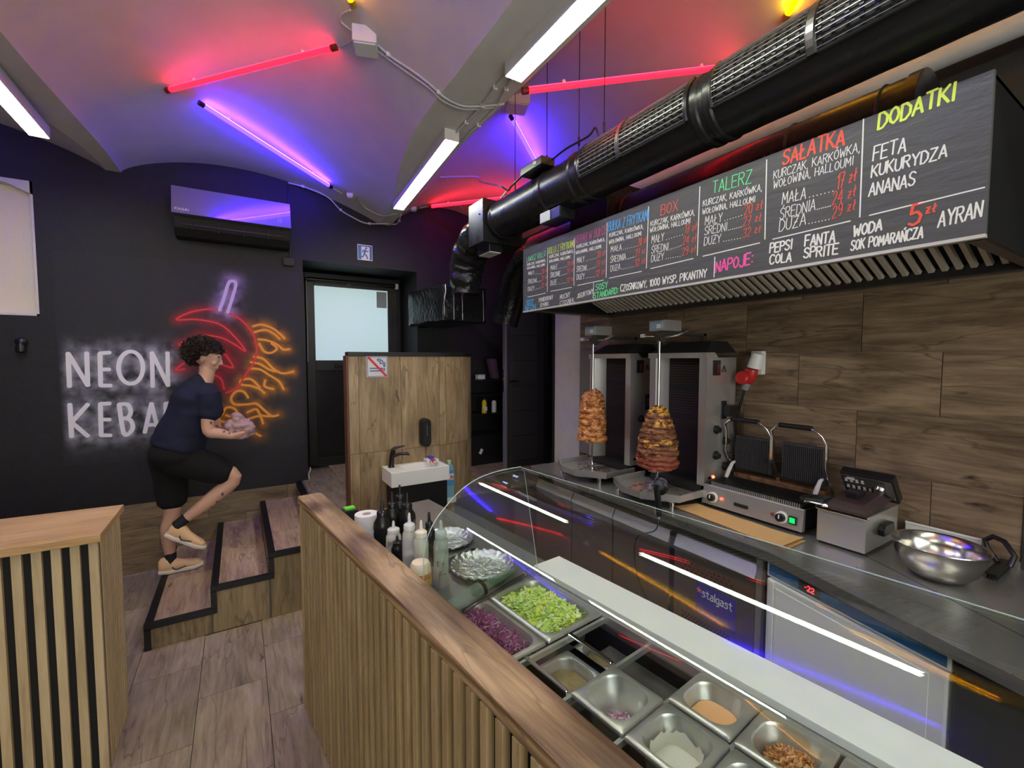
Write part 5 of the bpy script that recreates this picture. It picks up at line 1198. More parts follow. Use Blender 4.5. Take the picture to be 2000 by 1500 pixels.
t = shelf_thing('cleaner_bottle', 'yellow cleaning bottle on the black storage shelf', 'bottle', 949, 1.218, [('body', [(0,0),(.036,0),(.038,.02),(.034,.09),(.036,.13),(.022,.17),(0,.172)], yb), ('cap', [(.018,.17),(.018,.195),(0,.197)], M['blackplastic'])])
B().box((-.028,-.0385,.03),(.028,-.034,.08)).build('label', M['white'], t, local=True)
t.scale = (.85,.85,.9)
t = shelf_thing('white_bottle', 'white plastic bottle at the back of the storage shelf', 'bottle', 968, 1.218, [('body', [(0,0),(.028,0),(.03,.01),(.03,.12),(.02,.14),(0,.141)], M['white']), ('cap', [(.014,.14),(.014,.155),(0,.156)], M['blackplastic'])])
t = thing('plastic_tub', 'small pale plastic tub on the top storage shelf', 'tub', (PY(941,738,4.62).x, 4.66, 1.618)); B().box((-.045,-.04,0),(.045,.04,.05)).build('tub', M['white'], t, bevel=.006, local=True); B().box((-.048,-.043,.05),(.048,.043,.058)).build('lid', M['grey'], t, local=True)
t = thing('paper_note', 'small white paper note stuck low on the black storage side', 'note', (PY(940,882,4.55).x, 4.56, 0)); q = PY(940,882,4.56); B().add([q+Vector((-.028,0,-.02)), q+Vector((.0,0,-.035)), q+Vector((.028,0,.02)), q+Vector((0,0,.035)), q+Vector((-.028,.01,-.02)), q+Vector((.0,.01,-.035)), q+Vector((.028,.01,.02)), q+Vector((0,.01,.035))], [(0,1,2,3),(4,5,6,7),(0,1,5,4),(1,2,6,5),(2,3,7,6),(3,0,4,7)]).build('sheet', M['white'], t)
t = thing('mauve_bag', 'dull mauve bag on the shelf behind the black door edge', 'bag', (2.6,4.65,1.618)); B().prism([(2.52,1.86),(2.62,1.86),(2.66,1.618),(2.58,1.618)], 4.60, 4.70, 'y').build('bag', mat('mauve_cloth', (.10,.05,.08), .9), t, bevel=.02)
# ================================================================ GLASS DISPLAY COUNTER (local x = v across, y = u along)
CT = thing('display_counter', 'stainless salad counter under the curved glass beside the slatted partition', 'counter', (0,0,0), AL)
def LB(): b = B(); b.M = MC.copy(); return b
PV0, PV1, PU0, PU1 = .695, 1.128, -.36, 1.292
b = LB()
b.box((.655,PU1,.96),(1.24,2.42,1.0)).box((.655,-.5,.985),(PV0,PU1,1.0)).box((PV1,-.5,.965),(1.30,PU1,.994)).box((PV0,PU1-.004,.96),(PV1,PU1,1.0))
b.build('top', M['steeltop'], CT, bevel=.0015)
b = LB(); b.box((.655,-.5,.1),(PV0,PU1,.985)).box((PV1,-.5,.1),(1.24,PU1,.965)).box((.655,PU1,.1),(1.23,2.40,.96)).build('body', M['steeldark'], CT)
LB().box((PV0,-.5,.70),(PV1,PU1,.72)).build('well_floor', mat('dark_well', (.03,.03,.03), .35, metal=.3), CT)
b = LB(); 
for u in (.945, .770, .607, .443): b.box((PV0,u-.004,.975),(PV1,u+.006,.992))
b.box((PV0-.002,-.5,.978),(PV0+.008,PU1,1.003)).box((PV1-.008,-.5,.978),(PV1+.002,PU1,1.003)).build('support_rail', M['steel'], CT)
LB().box((.952,.775,.975),(.968,.945,1.004)).build('divider_bar', M['chrome'], CT, bevel=.003)
LB().box((.778,.775,.975),(.790,.945,1.004)).build('divider_bar', M['chrome'], CT, bevel=.003)
LB().box((1.02,.63,.74),(1.10,.90,.93)).build('well_wall', M['steeldark'], CT)
# curved glass cover
gc = thing('curved_glass', 'large curved glass cover over the salad counter, full of coloured reflections', 'glass cover', (0,0,0), AL)
gp_ = [(.657,1.0),(.653,1.06),(.650,1.13),(.650,1.19),(.660,1.250),(.688,1.305),(.734,1.352),(.795,1.398),(.869,1.428),(.960,1.440),(1.062,1.440)]
def dense(P, n=5): return [(p.x, p.y) for p in smooth([Vector((a, c, 0)) for a, c in P], n)]
gd = dense(gp_, 5)
def offs(P, d):
    out = []
    for i, p in enumerate(P):
        a, c = Vector(P[max(i-1,0)]), Vector(P[min(i+1,len(P)-1)]); t = (c-a).normalized(); out.append((p[0]+t.y*d, p[1]-t.x*d))
    return out
gi = offs(gd, .006)
b = LB(); n = len(gd); vs = []
for u in (-.5, 1.31):
    vs += [Vector((p[0], u, p[1])) for p in gd]+[Vector((p[0], u, p[1])) for p in gi]
fs = []
for i in range(n-1): fs += [(i,i+1,2*n+i+1,2*n+i), (n+i,n+i+1,3*n+i+1,3*n+i), (i,i+1,n+i+1,n+i), (2*n+i,2*n+i+1,3*n+i+1,3*n+i)]
fs += [(n-1,2*n-1,4*n-1,3*n-1),(0,n,3*n,2*n)]
b.add(vs, fs); b.build('curved_pane', M['glass'], gc, smooth=True, ang=.9)
edge = mat('glass_edge', (.55,.68,.64), .12, spec=.8)
LB().tube([(p[0]+.001, 1.3105, p[1]-.001) for p in gd], .0018, 6).build('pane_edge', edge, gc, smooth=True)
LB().tube([(1.0625,-.5,1.437),(1.0625,1.31,1.437)], .0018, 6).build('pane_edge', edge, gc, smooth=True)
LB().prism([(p[0]+.006, p[1]-.007) for p in gi[::3]]+[(1.068,1.425),(1.143,1.004),(.665,1.004)], 1.296, 1.302, 'y').build('end_pane', M['glass'], gc)
LB().tube([(1.070,1.299,1.425),(1.144,1.299,1.003)], .0013, 6).build('pane_edge', edge, gc)
b = LB()
for v, z in ((.985,1.385),(1.035,1.402)): b.cyl((v,1.285,z),(v,1.316,z),.011,14)
b.build('glass_bolt', M['chrome'], gc, smooth=True)
LB().box((1.135,1.285,1.0),(1.165,1.312,1.012)).build('pane_bracket', M['chrome'], gc, bevel=.003)
# cutting board
cbd = thing('cutting_board', 'long white plastic cutting board along the salad counter', 'cutting board', (0,0,0), AL)
LB().box((1.150,-.5,.9945),(1.292,1.335,1.018)).build('board', mat('white_board', (.80,.81,.80), .45, var=.03), cbd, bevel=.003)
# ---------------------------------------------------------------- gastronorm pans
def rrect(cx, cy, hx, hy, r, z, n=6):
    P = []
    for k, (sx, sy) in enumerate(((1,1),(-1,1),(-1,-1),(1,-1))):
        for i in range(n): a = rad(90*k+90*i/(n-1)); P.append(Vector((cx+sx*(hx-r)+r*math.cos(a), cy+sy*(hy-r)+r*math.sin(a), z)))
    return P
def pan(v0, v1, u0, u1, depth, label, zt=1.0):
    cx, cy = (v0+v1)/2, (u0+u1)/2; hx, hy = (v1-v0)/2-.001, (u1-u0)/2-.001
    w_ = MC @ Vector((cx, cy, zt)); t = thing('food_pan', label, 'food pan', w_, AL, group='steel food pans in the counter')
    ix, iy = hx-.016, hy-.016; zz = 0
    R_ = [rrect(0,0,hx,hy,.006,-.006), rrect(0,0,hx,hy,.008,.001), rrect(0,0,hx-.003,hy-.003,.012,.004), rrect(0,0,ix,iy,.042,.003), rrect(0,0,ix-.003,iy-.003,.042,-.004), rrect(0,0,ix-.005,iy-.005,.042,-.03), rrect(0,0,ix-.009,iy-.009,.040,-.034), rrect(0,0,ix-.014,iy-.014,.038,-depth+.012), rrect(0,0,ix-.024,iy-.024,.03,-depth)]
    O_ = [rrect(0,0,ix-.022,iy-.022,.03,-depth-.0015), rrect(0,0,ix-.012,iy-.012,.038,-depth+.011), rrect(0,0,ix-.001,iy-.001,.043,-.006), rrect(0,0,hx-.001,hy-.001,.006,-.0065)]
    b = B(); b.loft(R_, cap=False); n = len(R_[0]); 
    b.add(R_[-1], [tuple(range(n))]); b.loft(O_[::-1], cap=False); b.add(O_[0], [tuple(range(n))])
    b.build('shell', M['steel'], t, smooth=True, local=True, ang=.9)
    return t, ix-.012, iy-.012
def surface(ix, iy, z, fn, name, m, parent, n=30, col=None, r=.035):
    """filling: a mound inside the rounded pan"""
    b = B(); rings = []
    for k in range(9):
        s = 1-k/9; rings.append([Vector((p.x, p.y, z+fn(p.x, p.y)*(1 if k else .0)+(0 if k else -.0))) for p in rrect(0,0,ix*s,iy*s,max(.002,r*s),0)])
    low = [Vector((p.x, p.y, z-.03)) for p in rrect(0,0,ix*.97,iy*.97,r,0)]
    b.loft([low]+rings); 
    return b.build(name, m, parent, smooth=True, local=True, ang=1.3)
def bits(parent, name, m, n, ix, iy, z, size, cols, fn, seed, shape='leaf', spread=None, kind='stuff'):
    rr = random.Random(seed); b = B()
    for _ in range(n):
        if spread: x, y = spread(rr)
        else: x, y = rr.uniform(-ix, ix), rr.uniform(-iy, iy)
        if abs(x) > ix-.012 and abs(y) > iy-.012: continue
        c = Vector((x, y, z+fn(x, y)+rr.uniform(-.006, .008)))
        Q = Matrix.Rotation(rr.uniform(0,6.28),3,'Z') @ Matrix.Rotation(rr.uniform(-.9,.9),3,'X') @ Matrix.Rotation(rr.uniform(-.7,.7),3,'Y')
        L_, W_ = rr.uniform(*size[0]), rr.uniform(*size[1]); T_ = size[2]; cv = rr.uniform(-1,1)*size[3]; k = 5 if shape == 'strip' else 4; vs = []
        for sg in (1,-1):
            for i in range(k):
                f = i/(k-1)*2-1
                wz = W_*(1 if shape != 'leaf' else rr.uniform(.5,1.2)*(1-.5*abs(f)))
                for s in (-1,1): vs.append(c+Q @ Vector((f*L_, s*wz, cv*f*f+sg*T_+(rr.uniform(-1,1)*size[3]*.25 if shape == 'leaf' else .0))))
        o = 2*k; f_ = [(2*i,2*i+2,2*i+3,2*i+1) for i in range(k-1)]+[(o+2*i+1,o+2*i+3,o+2*i+2,o+2*i) for i in range(k-1)]+[(2*i,2*i+2,o+2*i+2,o+2*i) for i in range(k-1)]+[(2*i+1,2*i+3,o+2*i+3,o+2*i+1) for i in range(k-1)]+[(0,1,o+1,o),(2*k-2,2*k-1,o+2*k-1,o+2*k-2)]
        b.add(vs, f_, rr.choice(cols))
    return b.build(name, m, parent, smooth=(shape=='strip'), local=True, kind=kind)
vm = mat('vegetable', (1,1,1), .5, vcol=True)
def food(label, name, cat, pan_t):
    return thing(name, label, cat, pan_t.location, AL)
# lettuce
t, ix, iy = pan(.882,1.124,.955,1.286,.10,'long steel pan filled with shredded lettuce')
f = food('heap of shredded pale green lettuce in the largest pan', 'shredded_lettuce', 'lettuce', t); f['kind'] = 'stuff'
fn = lambda x, y: .024*(1-(x/ix)**2)*(1-(y/iy)**2)+.008*noise.noise(Vector((x*30,y*30,0)))-.0
surface(ix-.004, iy-.004, -.023, fn, 'lettuce_bed', mat('lettuce_dark', (.30,.42,.06), .6), f)
bits(f,'leaf_shreds',vm,1700,ix-.008,iy-.010,-.017,((.006,.018),(.003,.008),.0007,.005),[(.50,.68,.13),(.62,.76,.22),(.70,.80,.34),(.40,.62,.08),(.74,.80,.46),(.70,.72,.08),(.56,.72,.20)],fn,1)
# red cabbage
t, ix, iy = pan(.700,.877,.955,1.286,.10,'narrow steel pan of red cabbage half under the wooden cap')
f = food('heap of shredded purple cabbage beside the lettuce', 'shredded_red_cabbage', 'cabbage', t); f['kind'] = 'stuff'
fn = lambda x, y: .016*(1-(x/ix)**2)+.006*noise.noise(Vector((x*30,y*30,4)))
surface(ix-.004, iy-.004, -.034, fn, 'cabbage_bed', mat('cabbage_dark', (.06,.008,.03), .6), f)
bits(f,'cabbage_strips',vm,1200,ix-.006,iy-.010,-.028,((.008,.022),(.0011,.0020),.0007,.008),[(.20,.02,.12),(.28,.035,.18),(.36,.07,.26),(.13,.012,.07),(.55,.30,.46),(.24,.03,.15)],fn,2,'strip')
# onion
t, ix, iy = pan(.786,.957,.607,.770,.085,'small steel pan with a little chopped red onion left')
f = food('few pieces of chopped red onion at the bottom of a small pan', 'chopped_onion', 'onion', t); f['kind'] = 'stuff'
bits(f,'onion_pieces',vm,260,.03,.04,-.078,((.004,.010),(.0015,.003),.0009,.003),[(.62,.42,.55),(.50,.26,.42),(.70,.56,.66),(.36,.14,.28)],lambda x,y:.012*max(0,1-((x-.012)**2+(y+.01)**2)/.0009),3,'strip',spread=lambda r:(r.gauss(.012,.016),r.gauss(-.008,.020)))
# orange sauce
t, ix, iy = pan(.965,1.124,.449,.607,.10,'small steel pan with pinkish orange sauce')
f = food('pool of pinkish orange sauce in a small pan', 'orange_sauce', 'sauce', t); f['kind'] = 'stuff'
surface(ix-.001, iy-.001, -.036, lambda x,y: 0, 'sauce', mat('salmon_sauce', (.78,.42,.19), .3), f)
# white sauce with smeared walls
t, ix, iy = pan(.786,.957,.441,.603,.10,'small steel pan smeared with white garlic sauce')
f = food('white garlic sauce smeared up the walls of a small pan', 'white_sauce', 'sauce', t); f['kind'] = 'stuff'
ws = mat('white_sauce', (.72,.70,.62), .3)
surface(ix-.001, iy-.001, -.056, lambda x,y: 0, 'sauce', ws, f)
b = B(); A_ = rrect(0,0,ix+.0005,iy+.0005,.038,0,10); n = len(A_); rr = random.Random(5); vs = []
tops = [ -.012-.030*abs(noise.noise(Vector((i*.35,2,0))))-.010*rr.random() for i in range(n)]
for s in range(6):
    for i, p in enumerate(A_):
        z = -.072+(tops[i]+.072)*s/5; q = .9985-.0*s; d = Vector((p.x,p.y,0)).normalized(); vs.append(Vector((p.x,p.y,0))*q-d*(.003+.0015*noise.noise(Vector((i*.8,s*.9,1))))-d*.001*(5-s)+Vector((0,0,z)))
b.add(vs, [(s*n+i, s*n+(i+1)%n, (s+1)*n+(i+1)%n, (s+1)*n+i) for s in range(5) for i in range(n)]); b.build('smear', ws, f, smooth=True, local=True)
# fried onions
t, ix, iy = pan(.965,1.124,.285,.443,.10,'small steel pan of crisp fried onions')
f = food('heap of golden brown crisp fried onion flakes in a small pan', 'fried_onions', 'fried onions', t); f['kind'] = 'stuff'
fn = lambda x, y: .018*(1-(x/ix)**2)*(1-(y/iy)**2)+.016*(-y/iy)
surface(ix-.004, iy-.004, -.046, fn, 'onion_bed', mat('fried_dark', (.30,.13,.04), .6), f)
bits(f,'onion_flakes',vm,900,ix-.008,iy-.008,-.040,((.004,.010),(.002,.0045),.001,.003),[(.50,.22,.07),(.62,.32,.12),(.42,.16,.05),(.70,.42,.19),(.34,.12,.035)],fn,6)
# olives / pickles
t, ix, iy = pan(.786,.957,.275,.437,.10,'small steel pan of dark pickles at the bottom edge')
f = food('dark green pickled slices in the pan at the bottom edge', 'pickle_slices', 'pickles', t)
b = B(); rr = random.Random(9)
for i in range(26):
    x, y = rr.uniform(-ix+.02,ix-.02), rr.uniform(-iy+.02,iy-.02); Q = Matrix.Translation((x,y,-.055+rr.uniform(-.006,.012))) @ Matrix.Rotation(rr.uniform(-.5,.5),4,'X') @ Matrix.Rotation(rr.uniform(-.5,.5),4,'Y'); b.lathe([(.0,0),(.013,0),(.014,.002),(.013,.004),(0,.004)], (0,0,0), 12, Q)
b.build('slices', mat('pickle_green', (.16,.19,.04), .35), f, local=True, kind='stuff'); f['kind'] = 'stuff'
t, ix, iy = pan(.965,1.124,.12,.279,.10,'empty small steel pan just outside the bottom edge')
# deep container with brown marinade below the missing pan
t, ix, iy = pan(.793,.950,.779,.942,.08,'sunken steel pan of brown marinade in the open well', zt=.955)
f = food('brown peppery marinade in the sunken pan', 'brown_marinade', 'marinade', t); f['kind'] = 'stuff'
surface(ix-.001, iy-.001, -.022, lambda x,y: .003*noise.noise(Vector((x*40,y*40,7))), 'marinade', mat('brown_marinade', (.21,.15,.06), .5, var=.45, bscale=40, bump=.6), f)
# ---------------------------------------------------------------- bottles and things on the counter top
bk = [M['blackplastic']]
def squeeze(u, v, h, r, m, capm, label, group, ribs=0, liquid=None, lh=0, zt=1.0):
    t = thing('squeeze_bottle', label, 'bottle', MC @ Vector((v, u, zt)), AL+R.uniform(-.5,.5), group=group); k = h/.25
    hb = h*(.72 if ribs else .74)
    P = [(0,0),(r*.96,0),(r,.006)]
    if ribs:
        for i in range(ribs*2+1): z = .03+(hb*.72-.03)*i/(ribs*2); P.append((r-(.0025 if i % 2 else 0), z))
    P += [(r, hb*.76),(r*.95, hb*.85),(r*.62, hb*.97),(r*.55, hb)]
    if not ribs: P = [(0,0),(r*.96,0),(r,.006),(r,hb*.80),(r*.97,hb*.90),(r*.80,hb*.96),(r*.72,hb)]
    B().lathe(P+[(0,hb)], (0,0,0), 26).build('body', m, t, smooth=True, local=True)
    c = r*(.60 if ribs else .80)
    B().lathe([(0,hb),(c,hb),(c,hb+.018*k),(c*.85,hb+.022*k),(c*.38,hb+.027*k),(.0065,hb+.034*k),(.0052,h-.006),(.003,h),(0,h)], (0,0,0), 22).build('nozzle', capm, t, smooth=True, local=True)
    if liquid: B().lathe([(0,.003),(r*.94,.003),(r*.965,.01),(r*.965,lh),(0,lh)], (0,0,0), 22).build('sauce', liquid, t, smooth=True, local=True)
    return t
gb = 'black squeeze bottles behind the partition'
squeeze(1.82,.712,.252,.037,bk[0],bk[0],'black ribbed squeeze bottle nearest the paper roll',gb,4)
squeeze(1.90,.79,.252,.037,bk[0],bk[0],'black ribbed squeeze bottle between the others, mostly hidden',gb,4)
squeeze(1.985,.865,.252,.037,bk[0],bk[0],'black ribbed squeeze bottle standing farthest back, against the basin',gb,4)
squeeze(1.845,.838,.252,.038,bk[0],bk[0],'black ribbed squeeze bottle rightmost of the black group',gb,4)
squeeze(1.665,.712,.145,.023,bk[0],bk[0],'small black dropper bottle in front of the clear bottles',gb,0)
uv = PUV(838,1000,1.22); squeeze(uv[0],uv[1],.22,.026,bk[0],bk[0],'black squeeze bottle hidden behind the clear ones near the foil platters',gb,3)
clr = mat('translucent_bottle', (.72,.74,.72), .30, trans=.0, spec=.5); clr.node_tree.nodes['Principled BSDF'].inputs['Alpha'].default_value = .55
clc = mat('translucent_cap', (.78,.80,.80), .3); clc.node_tree.nodes['Principled BSDF'].inputs['Alpha'].default_value = .75
gcl = 'clear squeeze bottles beside the curved glass'
tb1 = squeeze(1.725,.722,.185,.031,clr,clc,'clear squeeze bottle of cream sauce marked Pom',gcl,0,mat('cream_sauce',(.75,.62,.46),.5),.115)
squeeze(1.60,.735,.25,.028,clr,clc,'clear empty-looking squeeze bottle second from the partition',gcl,0,mat('pale_sauce',(.62,.60,.58),.5),.09)
squeeze(1.525,.748,.24,.028,clr,mat('cream_cap',(.80,.76,.62),.4),'clear squeeze bottle with yellowish nozzle and pale green sauce',gcl,0,mat('greenish_sauce',(.60,.62,.42),.5),.15)
tb2 = squeeze(1.455,.795,.25,.028,clr,clc,'tall clear squeeze bottle with handwritten marks nearest the foil platter',gcl,0,mat('greenish_sauce_b',(.60,.64,.46),.5),.105)
def mark(t, strs, r):
    """handwriting wrapped on the bottle side that faces the room"""
    b = B(); Mi = chainM(t).inverted(); base = t.location; d0 = Vector((base.x, base.y, 0)); a0 = math.atan2(-d0.y, -d0.x)
    for P in strs:
        q = []
        for x, z in P: a = a0+x/r; q.append(Mi @ (Vector((base.x, base.y, base.z+z))+Vector((math.cos(a), math.sin(a), 0))*(r+.0008)))
        for i in range(len(q)-1):
            m_ = (q[i]+q[i+1])/2; n_ = Vector((m_.x, m_.y, 0)).normalized(); b.ribbon([q[i], q[i+1]], .0022, n_, .0004)
    b.build('handwriting', M['blackplastic'], t, local=True)
S_ = lambda s, x, z, k=.004: [[(x+float(q.split(',')[0])*k, z+float(q.split(',')[1])*k) for q in p.split()] for p in s.split(';')]
mark(tb1, S_(G['P'],-.022,.085,.0035)+S_(LC['a'],-.006,.085,.0035)+S_('0,0 0,3.4 1,4 2,3.4 2,0;2,3.4 3,4 4,3.4 4,0',.004,.085,.0033), .0312)
mark(tb2, S_('0,4 3,4.4;1.4,4.2 1,1 2,0 2.6,.5',-.018,.085,.0038)+S_('0,0 0,3;1,2 2,2.4',.006,.09,.003)+S_(G['F'],-.006,.045,.0032)+S_('0,1 1,2 2,1 3,2',.008,.05,.003), .0284)
my = thing('mayonnaise_tub', 'cream mayonnaise tub with an orange label behind the plank top', 'tub', MC @ Vector((.700,1.435,1.0)), AL)
B().lathe([(0,0),(.034,0),(.037,.01),(.038,.08),(.036,.115),(.030,.125),(0,.126)], (0,0,0), 28).build('body', mat('cream_plastic', (.80,.68,.48), .4), my, smooth=True, local=True)
B().lathe([(.0385,.025),(.0388,.03),(.0388,.085),(.0385,.09)], (0,0,0), 28).build('label', mat('orange_label', (.75,.26,.06), .5), my, smooth=True, local=True)
B().lathe([(.0392,.045),(.0394,.05),(.0394,.065),(.0392,.07)], (0,0,0), 28).build('label_band', mat('yellow_band', (.85,.55,.12), .5), my, local=True)
uv = PUV(716,1003,1.115)
rl = thing('paper_roll', 'white paper roll standing behind the plank top near the black bottles', 'paper roll', MC @ Vector((uv[1],uv[0],1.0)), AL)
B().lathe([(.020,0),(.054,0),(.055,.004),(.055,.111),(.054,.115),(.021,.115),(.020,.111)], (0,0,0), 36, cap=False).build('paper', mat('tissue_paper', (.80,.80,.80), .95, bump=.15, bscale=90), rl, smooth=True, local=True)
B().lathe([(.0185,.002),(.0198,.002),(.0198,.113),(.0185,.113)], (0,0,0), 24).build('core', mat('cardboard_core', (.35,.28,.24), .9), rl, local=True)
uv = PUV(692,1000,1.10); gl_ = thing('green_marker', 'bright green cap lying on a dark box behind the plank top', 'box', MC @ Vector((uv[1],uv[0]+.06,1.0)), AL)
B().box((-.04,-.03,0),(.03,.03,.10)).build('box', M['blackplastic'], gl_, bevel=.004, local=True); B().box((-.03,-.02,.10),(.02,.015,.112)).build('cap', mat('bright_green', (.18,.75,.06), .4), gl_, bevel=.003, local=True)
def platter(px, py, r, label, z=1.012):
    uv = PUV(px, py, z+.012); t = thing('foil_platter', label, 'platter', MC @ Vector((uv[1],uv[0],z)), AL, group='foil platters'); b = B(); n = 96; vs = []; prof = [(0,.0),(.35,.0006),(.70,.0),(.78,.001),(.90,.014),(.965,.020),(1.0,.019),(1.012,.014)]
    rings = []
    for k, (s, z_) in enumerate(prof):
        ring_ = []
        for i in range(n):
            a = 2*math.pi*i/n; w_ = .0026*math.sin(a*24+k)*(k >= 4)+.0022*noise.noise(Vector((math.cos(a)*s*6, math.sin(a)*s*6, px)))*(1+2*(k>4)); q = 1+.030*noise.noise(Vector((math.cos(a)*9, math.sin(a)*9, px)))*(k > 4)
            ring_.append(Vector((r*1.0*s*q*math.cos(a), r*1.0*s*q*math.sin(a), z_+w_)))
        rings.append(ring_)
    low = [[v-Vector((0,0,.0012)) for v in q] for q in rings[::-1]]
    rings[0] = [Vector((v.x, v.y, .0)) for v in rings[1]]; 
    b.loft(rings[1:]+low[:-1]); b.build('platter', mat('crinkled_foil_%d' % px, (.70,.71,.74), .24, metal=.9, bump=1.0, bscale=38), t, smooth=True, local=True, ang=1.2)
    b = B()
    for k in range(5): a = k*1.256+.4; b.tube([(r*.12*math.cos(a), r*.1*math.sin(a), .001), (r*.60*math.cos(a+.12), r*.5*math.sin(a+.12), .0015)], .0014, 5)
    b.build('embossed_rib', M['steel'], t, local=True); return t
platter(942,1102,.128,'round crinkled foil platter beside the lettuce pan')
platter(872,1052,.125,'foil platter half hidden behind the clear bottles', 1.002)
bt_ = thing('baking_tray', 'black oven tray under the nearer foil platter', 'tray', MC @ Vector((.98,1.52,1.0)), AL+.15)
B().box((-.11,-.13,0),(.10,.11,.009)).build('tray', M['blackplastic'], bt_, bevel=.003, local=True)
tgn = thing('plastic_tube', 'greenish clear plastic tube with a black clip lying behind the cabbage pan', 'tube', MC @ Vector((.84,1.345,1.02)))
q0, q1, q2, q3 = PZ(872,1190,1.03), PZ(935,1152,1.03), PZ(940,1150,1.022), PZ(1003,1112,1.022)
gm = mat('green_clear_plastic', (.30,.42,.36), .12, spec=.8); gm.node_tree.nodes['Principled BSDF'].inputs['Alpha'].default_value = .38
B().tube([q0, q0.lerp(q1,.5), q1], [.022,.026,.026], 18).build('tube', gm, tgn, smooth=True); B().tube([q2, q2.lerp(q3,.6), q3], [.016,.016,.010], 16).build('tube_end', gm, tgn, smooth=True)
B().tube([q1-(q1-q0).normalized()*.02, q2+(q3-q2).normalized()*.01], [.018,.018], 12).box(tuple(q2+Vector((-.012,-.012,-.02))), tuple(q2+Vector((.02,.012,.0)))).build('clip', M['blackplastic'], tgn)
tgs = thing('steel_tongs', 'thin steel tongs lying in front of the greenish tube', 'tongs', PZ(1000,1140,1.0))
a_, c_ = PZ(905,1195,1.008), PZ(1025,1120,1.010); sd = (c_-a_).cross(Vector((0,0,1))).normalized()
B().tube([a_+sd*.004, c_+sd*.003], .0032, 8).tube([a_-sd*.012, c_-sd*.002], .0032, 8).build('arm', M['steeldark'], tgs, smooth=True); B().lathe([(0,-.01),(.010,-.006),(.010,.006),(0,.01)], c_, 14).build('joint', M['chrome'], tgs, smooth=True)
cab_ = PZ(1052,985,1.0)
# ================================================================ HAND BASIN AND THINGS ON THE TILED PARTITION
bs = thing('hand_basin', 'small white wall basin with black tap on a black cupboard', 'basin', (1.19,3.54,.9))
SZ = 1.0; x0_, x1_, y0_, y1_ = .955, 1.425, 3.275, 3.536
b = B(); inn = lambda k, z: [(x0_+.12+k, y0_+.03+k, z), (x1_-.03-k, y0_+.03+k, z), (x1_-.03-k, y1_-.05-k, z), (x0_+.12+k, y1_-.05-k, z)]
ou = lambda z: [(x0_,y0_,z),(x1_,y0_,z),(x1_,y1_,z),(x0_,y1_,z)]
vs = ou(.885)+ou(SZ)+inn(0,SZ)+inn(.02,SZ-.07)
b.add(vs, [(3,2,1,0),(0,1,5,4),(1,2,6,5),(2,3,7,6),(3,0,4,7),(4,5,9,8),(5,6,10,9),(6,7,11,10),(7,4,8,11),(8,9,13,12),(9,10,14,13),(10,11,15,14),(11,8,12,15),(12,13,14,15)])
b.build('bowl', M['ceramic'], bs, bevel=.005)
cbp = B().box((x0_+.035,3.30,.45),(x1_-.01,3.536,.884)).build('cupboard', M['blackmatte'], bs, bevel=.003)
B().box((x0_+.038,3.293,.47),(x1_-.013,3.30,.875)).build('door', M['blackplastic'], cbp, bevel=.002)
tpx, tpy = 1.01, 3.46
tp_ = B().tube([(tpx,tpy,SZ),(tpx,tpy,SZ+.02),(tpx+.006,tpy-.004,SZ+.09),(tpx+.015,tpy-.01,SZ+.135)], [.026,.021,.020,.019], 20).build('tap', M['blackplastic'], bs, smooth=True)
B().tube([(tpx+.01,tpy-.01,SZ+.085),(tpx+.06,tpy-.03,SZ+.105),(tpx+.115,tpy-.05,SZ+.105),(tpx+.125,tpy-.054,SZ+.092)], [.013,.013,.012,.010], 14).build('spout', M['blackplastic'], tp_, smooth=True)
B().tube([(tpx+.012,tpy-.01,SZ+.135),(tpx+.02,tpy-.012,SZ+.150),(tpx+.10,tpy-.03,SZ+.166)], [.019,.012,.006], 12).build('lever', M['blackplastic'], tp_, smooth=True)
pk = thing('wipes_packet', 'crumpled white, red and blue packet lying on the basin edge', 'packet', (1.345,3.47,SZ))
o = B().box((1.295,3.42,SZ),(1.40,3.52,SZ+.028)).build('packet', M['white'], pk, bevel=.008); subdiv(o, 3); rough(o, .008, 25)
B().box((1.325,3.45,SZ+.026),(1.37,3.50,SZ+.046)).build('blue_top', mat('packet_blue', (.05,.06,.55), .4), pk, bevel=.006)
B().prism([(1.31,SZ+.005),(1.325,SZ+.03),(1.34,SZ+.004),(1.355,SZ+.028),(1.37,SZ+.006),(1.36,SZ+.034),(1.32,SZ+.036)], 3.412, 3.420, 'y').build('red_stripe', mat('packet_red', (.65,.03,.04), .4), pk)
cl = thing('glass_cleaner_bottle', 'blue glass cleaner bottle with a red and white label right of the basin', 'bottle', (1.475,3.40,.62))
B().prism([(1.44,.70),(1.515,.70),(1.52,.90),(1.505,.965),(1.49,.985),(1.465,.985),(1.45,.965),(1.437,.90)], 3.385, 3.425, 'y').build('body', mat('pale_blue_plastic', (.22,.42,.55), .25), cl, bevel=.006)
B().box((1.462,3.39,.985),(1.492,3.42,1.012)).build('neck', mat('pale_green_cap', (.45,.60,.40), .4), cl, bevel=.004)
lb_ = B().box((1.443,3.383,.80),(1.513,3.386,.93)).build('label', mat('label_blue', (.08,.30,.62), .4), cl)
B().box((1.447,3.3815,.85),(1.509,3.3832,.90)).build('label_band', M['white'], lb_)
b = B()
for s in strokes('CL', (1.452,3.3812,.857), (1.474,3.3812,.857), (0,0,.034), 0): b.ribbon(s, .006, (0,-1,0), .0005)
for s in strokes('IN', (1.480,3.3812,.857), (1.504,3.3812,.857), (0,0,.030), 0): b.ribbon(s, .005, (0,-1,0), .0005)
b.build('lettering', mat('label_red', (.70,.02,.04), .4), lb_)
